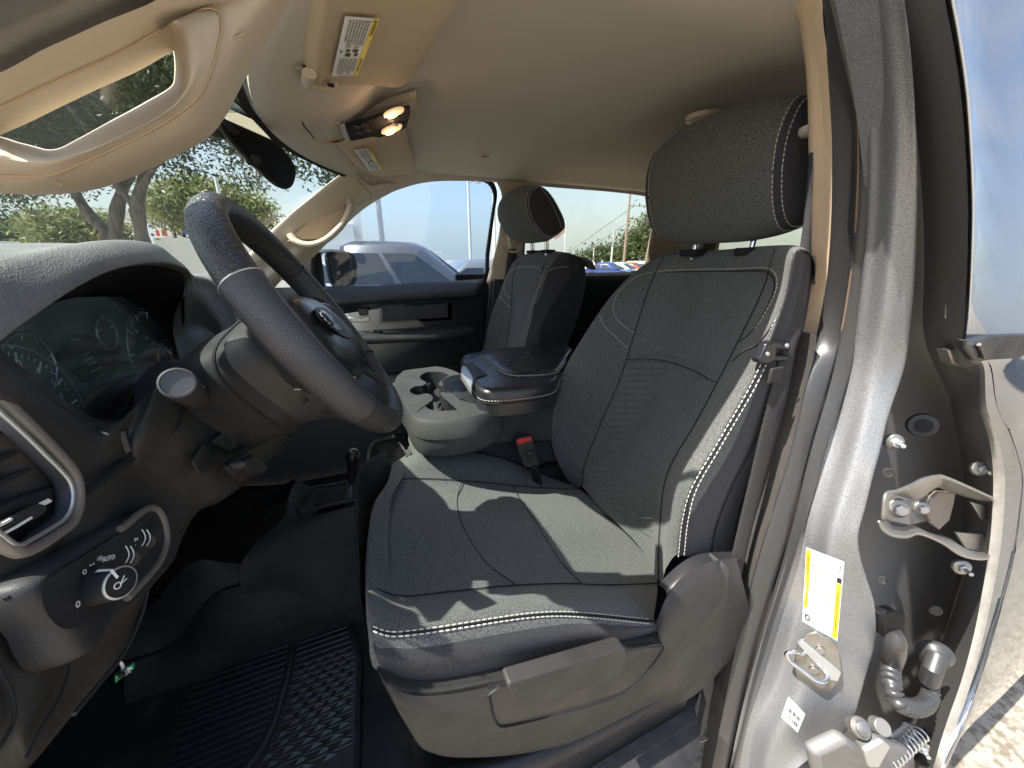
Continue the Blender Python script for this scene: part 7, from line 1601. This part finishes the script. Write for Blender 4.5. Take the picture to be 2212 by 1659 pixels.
    for x in (f-.85, bk+.95):
        for s in (-1, 1):
            t = MB().lathe([(-.11,wr*.8),(-.11,wr*.97),(-.08,wr),(.08,wr),(.11,wr*.97),(.11,wr*.62),(.06,wr*.6)], (x, s*(hw-.10), wr), (0,s,0), 24).build('wheel', m_tyre, r, local=True)
            MB().lathe([(.05,wr*.62),(.10,wr*.6),(.085,wr*.5),(.06,wr*.2),(.09,wr*.12),(.09,.001)], (x, s*(hw-.10), wr), (0,s,0), 16).build('rim', m_rim, t, local=True)
            MB().lathe([(-.012,wr*1.1),(.012,wr*1.1),(.012,wr*1.02)], (x, s*(hw-.004), wr), (0,s,0), 24).build('wheel_arch', m_dark, r, local=True)
    for s in (-1, 1):
        MB().box((f-.13, s*(hw-.25), hood-.26), (.22,.42,.16)).build('headlight', m_lampc, r, local=True, bevel=.03)
        MB().box((bk+.06, s*(hw-.14), belt-.18), (.14,.24,.34)).build('tail_light', m_tail, r, local=True, bevel=.03)
        if detail:
            MB().box((cab1-.28, s*(hw+.09), belt+.09), (.12,.22,.15)).build('side_mirror', m_blk2, r, local=True, bevel=.03)
            for x in ((cab0+cab1)/2-.05, (cab0+cab1)/2-.98 if kind != 'pickup' else cab0+.12): MB().box((x, s*(hw+.012), belt-.16), (.2,.03,.035)).build('door_handle', m_blk2, r, local=True, bevel=.01)
    MB().box((f-.02,0,cl+.42), (.06,W_*.52,.24)).build('grille', m_dark, r, local=True, bevel=.02)
    MB().box((bk-.02,0,cl+.16), (.10,W_*.92,.16)).build('bumper', m_blk2, r, local=True, bevel=.03)
    MB().box((bk-.03,0,belt-.28), (.03,.36,.13)).build('licence_plate', m_white, r, local=True)
    return r
p_sil = paint('silver_car_paint', (.085,.09,.10)); p_blk = paint('black_car_paint', (.02,.02,.022)); p_wht = paint('white_car_paint', (.75,.75,.74)); p_blu = paint('blue_car_paint', (.03,.07,.30)); p_org = paint('orange_car_paint', (.55,.10,.03)); p_gry = paint('grey_car_paint', (.18,.19,.20)); p_red = paint('red_car_paint', (.5,.03,.03))
# neighbour in the next bay, nose towards the rear of our truck
Yn = 5.4
nb = P(870, 521, Y=Yn+.3)
car('parked_truck', 'silver truck with dark windows parked in the next bay outside the passenger window', (.72, Yn+1.0, GZ), 0.0, p_sil, 'pickup', L=5.8, W_=2.0, Hh=nb[2]-GZ)
car('parked_car', 'dark car behind the silver truck near the right edge of the passenger window', (3.6, 9.6, GZ), 0.0, p_gry, 'sedan', L=4.8, Hh=1.75)
car('parked_car', 'second dark car farther along behind the silver truck', (7.4, 15.2, GZ), 0.0, p_gry, 'suv', L=4.8, Hh=1.72)
car('parked_truck', 'pale truck roof with green tinted glass at the left edge beyond the instrument hood', (-13.5, 12.2, GZ), math.radians(180), p_wht, 'suv', L=5.4, W_=2.0, Hh=2.05)
def far_car(px, Y, c, kind, label, rz, Hh=1.5, name='parked_car', gp='cars on the far lot'):
    p = P(px, 590, Y=Y); return car(name, label, (p[0], Y, GZ), rz, c, kind, Hh=Hh, group=gp, detail=False)
far_car(1262, 46, p_gry, 'pickup', 'dark grey pickup on the far lot beneath the roadside trees', .1, 1.9, 'parked_truck'); far_car(1318, 30, p_blu, 'sedan', 'blue car leftmost of the colourful row in the rear side window', -1.2); far_car(1344, 30.5, p_wht, 'sedan', 'white car beside the blue one in the rear side window', -1.2); far_car(1368, 31, p_org, 'sedan', 'orange car right of the white one in the rear side window', -1.2); far_car(1395, 32, p_wht, 'suv', 'white car at the right end of the colourful row', -1.2, 1.6)
# vehicles behind the truck, seen in the door mirror
car('parked_suv', 'black utility vehicle with red tail lights seen in the door mirror', (8.3, 4.0, GZ), math.pi, p_blk, 'suv', Hh=1.85)
car('parked_suv', 'white utility vehicle beside the black one seen in the door mirror', (8.6, 6.4, GZ), math.pi, p_wht, 'suv', Hh=1.8)
# ---- poles
m_pole = mat('galvanised_pole', (.62,.64,.64), .45, metal=.3); m_wood = mat('weathered_pole', (.22,.17,.13), .9)
def lamp_post(px0, y0, px1, Y, r, label, arm=None, group='lamp posts of the car lot'):
    t = P(px0, y0, Y=Y); o_ = root('lamp_post', label, 'lamp post', (t[0], Y, GZ), group)
    MB().tube([(t[0],Y,GZ),(t[0],Y,(GZ+t[2])/2),(t[0],Y,t[2])], [r*1.15,r,r*.8], 12).build('pole', m_pole, o_)
    for d in (arm or ()): MB().tube([(t[0],Y,t[2]-.1*r*8),(t[0]+d*.5,Y,t[2]),(t[0]+d,Y,t[2]+.02)], [r*.5,r*.4,r*.4], 8).build('arm', m_pole, o_); MB().box((t[0]+d*1.25, Y, t[2]), (abs(d)*.6,.3,.12)).build('lamp_head', m_pole, o_, bevel=.03)
    return o_
lamp_post(806, 330, 815, 8.2, .055, 'thick white lamp post rising behind the silver truck in the passenger window')
lamp_post(1011, 391, 1018, 19, .075, 'tall lamp post with short arm near the right edge of the passenger window', (.4,))
lamp_post(1066, 380, 1066, 13, .06, 'lamp post partly hidden at the right edge of the passenger window')
lamp_post(464, 376, 472, 17, .07, 'white lamp post behind the tree above the steering wheel', (.35,))
lamp_post(935, 545, 935, 60, .12, 'small distant twin lamp post above the silver truck windshield', (-1.2,1.2))
lamp_post(1326, 497, 1322, 48, .13, 'pale lamp post with camera in front of the roadside trees', (-1.1,))
lamp_post(1285, 512, 1285, 70, .12, 'curved lamp post among the roadside trees', (-1.,))
up_ = root('utility_pole', 'tall wooden utility pole with short cross arms in the rear side window', 'utility pole', (0,0,0)); t = P(1362, 411, Y=44); up_.location = (t[0],44,GZ)
MB().tube([(t[0],44,GZ),(t[0],44,2),(t[0],44,t[2])], [.22,.19,.12], 10).build('pole', m_wood, up_)
for y in (445, 472, 497): z = P(1360, y, Y=44)[2]; MB().tube([(t[0],44,z),(t[0]+.75,44,z),(t[0]+.8,44,z+.3)], .06, 6).build('insulator_arm', m_wood, up_)
for k, (y, x1, y1) in enumerate(((445,1120,640),(472,1150,640),(497,1180,640),(445,1600,380),(472,1600,440))):
    a_ = P(1362+8, y, Y=44); b_ = P(x1, y1-40, Y=110) if x1 < 1362 else P(x1, y1, Y=30); pm = (a_+b_)/2+np.array([0,0,-1.2]); tag(MB().tube(cr([a_, pm, b_], 24), .028, 5).build('power_line', m_dark, None), 'thin power line strung from the utility pole, %s' % ('upper wire to the far left','middle wire to the far left','lowest wire to the far left','upper wire to the right','lower wire to the right')[k], 'cable', 'power lines')
fp = root('flagpole', 'white flagpole flying a striped flag in the rear side window', 'flagpole', (0,0,0)); t = P(1222, 478, Y=50); fp.location = (t[0],50,GZ)
MB().tube([(t[0],50,GZ),(t[0],50,t[2])], [.09,.05], 8).build('pole', m_white, fp)
fl_ = root('flag', 'American flag flying from the white pole beyond the car lot', 'flag', (t[0],50,t[2]-1.5))
nx, ny = 14, 13
def fpt(u, v_): return (t[0]-.03-u*1.75, 50+.12*math.sin(u*5)*u, t[2]-.25-v_*1.25-u*1.0+.06*math.sin(u*6+v_))
for k in range(13):
    G = [[fpt(u/nx, k/13.) for u in range(nx+1)], [fpt(u/nx, (k+1)/13.) for u in range(nx+1)]]; py('stripe', np.array(G).reshape(-1,3), grid_faces(2, nx+1), m_redl if k % 2 == 0 else m_white, fl_)
G = [[tuple(np.array(fpt(u/20., v_/13.))+np.array([0,-.03,0])) for u in range(9)] for v_ in range(8)]; py('canton', np.array(G).reshape(-1,3), grid_faces(8,9), mat('flag_blue', (.03,.05,.22), .7), fl_)
st = MB()
for i in range(5):
    for j in range(6): c = np.array(fpt((j+.5)/15., (i+.7)/10.))+np.array([0,-.05,0]); st.box(c, (.04,.005,.04))
st.build('stars', m_white, fl_)
ov = root('overpass', 'distant beige highway overpass on the horizon', 'bridge', (60,160,GZ)); p, q = P(1090, 557, Y=160), P(1330, 557, Y=160)
MB().box(((p[0]+q[0])/2,160,p[2]-.2), (q[0]-p[0],10,1.6)).build('deck', mat('pale_concrete', (.5,.47,.38), .9), ov)
for k in range(6): MB().box((p[0]+(q[0]-p[0])*(k+.5)/6,160,(p[2]+GZ)/2-.5), (1.6,3,p[2]-GZ-1)).build('pier', _M['pale_concrete'], ov)
bb = root('billboard', 'dark green road sign board above the overpass', 'road sign', tuple(P(1215,555,Y=150))); MB().box(P(1212,554,Y=150), (6.,.3,1.6)).build('panel', mat('sign_green', (.02,.08,.07), .6), bb); MB().box(P(1243,555,Y=150), (3.6,.3,1.)).build('panel', _M['sign_green'], bb)
gdr = root('guard_rail', 'pale yellow metal guard rail along the far side of the lot', 'guard rail', (14,34,GZ)); p, q = P(1235, 589, Y=34), P(1480, 589, Y=34)
MB().box(((p[0]+q[0])/2,34,p[2]), (q[0]-p[0]+4,.08,.14)).build('rail', mat('pale_yellow_rail', (.6,.56,.40), .6), gdr)
for k in range(7): MB().box((p[0]+(q[0]-p[0])*k/6,34.08,(p[2]+GZ)/2), (.12,.08,p[2]-GZ)).build('post', _M['pale_yellow_rail'], gdr)
for k, px in enumerate((1266,1284,1301,1333,1292)): p = P(px, (570,566,563,566,572)[k], Y=42); tag(MB().tube([(p[0],42,GZ),(p[0],42,p[2])], .10, 10).build('white_post', m_white, None), ('white post farthest left below the roadside trees','second white post from the left below the roadside trees','tallest white post in the middle of the far row','white post nearest the camera lamp post','short white post between the tallest and second posts')[k], 'post', 'white posts at the edge of the far lot')
bnk = surf('grass_bank', [[(5,37,GZ+.02),(40,37,GZ+.02),(90,40,GZ+.02)],[(5,43,GZ+.25),(40,43,GZ+.25),(90,46,GZ+.25)],[(5,60,GZ+.3),(40,60,GZ+.3),(90,60,GZ+.3)]], mat('dry_grass', (.22,.20,.10), .95, speck=.4, sscale=3), None, 8, 12); tag(bnk, 'dry grass bank', None, None, 'structure')
# dealership behind the photographer, reflected in the door glass
blg = root('glass_showroom', 'blue glazed showroom front mirrored in the upper rear door window', 'building', (14,-16,GZ)); MB().box((22,-17,2.0), (22,5,7.5)).build('wall', mat('showroom_glass', (.05,.09,.16), .15), blg)
for k in range(12): MB().box((11.5+k*1.9,-14.46,2.0), (.08,.06,7.4)).build('mullion', mat('mullion_metal', (.3,.33,.36), .4), blg)
for k in range(4): MB().box((22,-14.46,-1.0+k*1.9), (22,.05,.08)).build('transom', _M['mullion_metal'], blg)

# front of our own truck: hood, cowl and wings, so that the cab is closed towards the front
fb = root('truck_hood', 'silver hood and cowl of the truck beyond the windshield', 'hood', (-1.5,1.15,-.3))
surf('hood_panel', [[(-.93,y,-.17) for y in (.40,.8,1.15,1.5,1.95)],[(-1.3,y,z) for y, z in ((.36,-.20),(.8,-.16),(1.15,-.14),(1.5,-.16),(1.98,-.20))],[(-2.2,y,z) for y, z in ((.38,-.30),(.8,-.24),(1.15,-.22),(1.5,-.24),(1.96,-.30))],[(-2.35,y,-.5) for y in (.42,.8,1.15,1.5,1.92)]], m_painto, fb, 20, 24)
surf('wing', [[(-.35,.33,-.14),(-1.3,.33,-.2),(-2.3,.36,-.32)],[(-.35,.28,-.5),(-1.3,.26,-.5),(-2.3,.3,-.55)],[(-.35,.26,-1.2),(-1.3,.26,-1.2),(-2.3,.3,-1.2)]], m_painto, fb, 14, 14)
surf('wing', [[(-.5,2.02,-.14),(-1.3,2.02,-.2),(-2.3,1.98,-.32)],[(-.5,2.1,-.5),(-1.3,2.1,-.5),(-2.3,2.0,-.55)],[(-.5,2.1,-1.2),(-1.3,2.1,-1.2),(-2.3,2.0,-1.2)]], m_painto, fb, 14, 14)
MB().grid([[(-.80,y,-.10) for y in (.35,.8,1.15,1.5,2.0)],[(-.95,y,-.13) for y in (.35,.8,1.15,1.5,2.0)]], 4, 14).build('cowl', m_blk2, fb)
MB().grid([[(-.55,y,-.08) for y in (.33,.45,.64)],[(-.95,y,-.13) for y in (.33,.45,.64)]], 4, 6).build('cowl_corner', m_blk2, fb)
for y0 in (.75,1.35):
    MB().tube([(-.86,y0,-.075),(-.83,y0+.3,-.07),(-.80,y0+.55,-.07)], .008, 8).build('wiper_arm', m_dark, fb)
# ================================================================== ground
gm_, t, b = nodes('ground_concrete'); N = t.nodes; L = t.links
tc = N.new('ShaderNodeTexCoord'); n1 = N.new('ShaderNodeTexNoise'); n1.inputs['Scale'].default_value = 38; n1.inputs['Detail'].default_value = 5; n2 = N.new('ShaderNodeTexNoise'); n2.inputs['Scale'].default_value = .5; n2.inputs['Detail'].default_value = 7
L.new(tc.outputs['Object'], n1.inputs[0]); L.new(tc.outputs['Object'], n2.inputs[0])
r1 = N.new('ShaderNodeValToRGB'); r1.color_ramp.elements[0].position = .36; r1.color_ramp.elements[1].position = .58; r1.color_ramp.elements[0].color = (.17,.145,.11,1); r1.color_ramp.elements[1].color = (.36,.325,.26,1); L.new(n1.outputs[0], r1.inputs[0])
x = N.new('ShaderNodeMix'); x.data_type = 'RGBA'; x.blend_type = 'MULTIPLY'; x.inputs['Factor'].default_value = .6; L.new(r1.outputs[0], x.inputs['A'])
r2 = N.new('ShaderNodeValToRGB'); r2.color_ramp.elements[0].color = (.6,.6,.6,1); r2.color_ramp.elements[1].color = (1,1,1,1); L.new(n2.outputs[0], r2.inputs[0]); L.new(r2.outputs[0], x.inputs['B']); L.new(x.outputs['Result'], b.inputs['Base Color']); b.inputs['Roughness'].default_value = .9
py('ground', [(-900,-900,GZ),(900,-900,GZ),(900,900,GZ),(-900,900,GZ)], [(0,1,2,3)], gm_, None, sharp=0, kind='structure')
for k in range(9):
    x = -12.5+k*3.1; tag(MB().box((x, 4.0, GZ+.004), (.10,5.2,.003)).build('bay_line', m_white, None), 'white painted line between parking bays', None, None, 'structure')
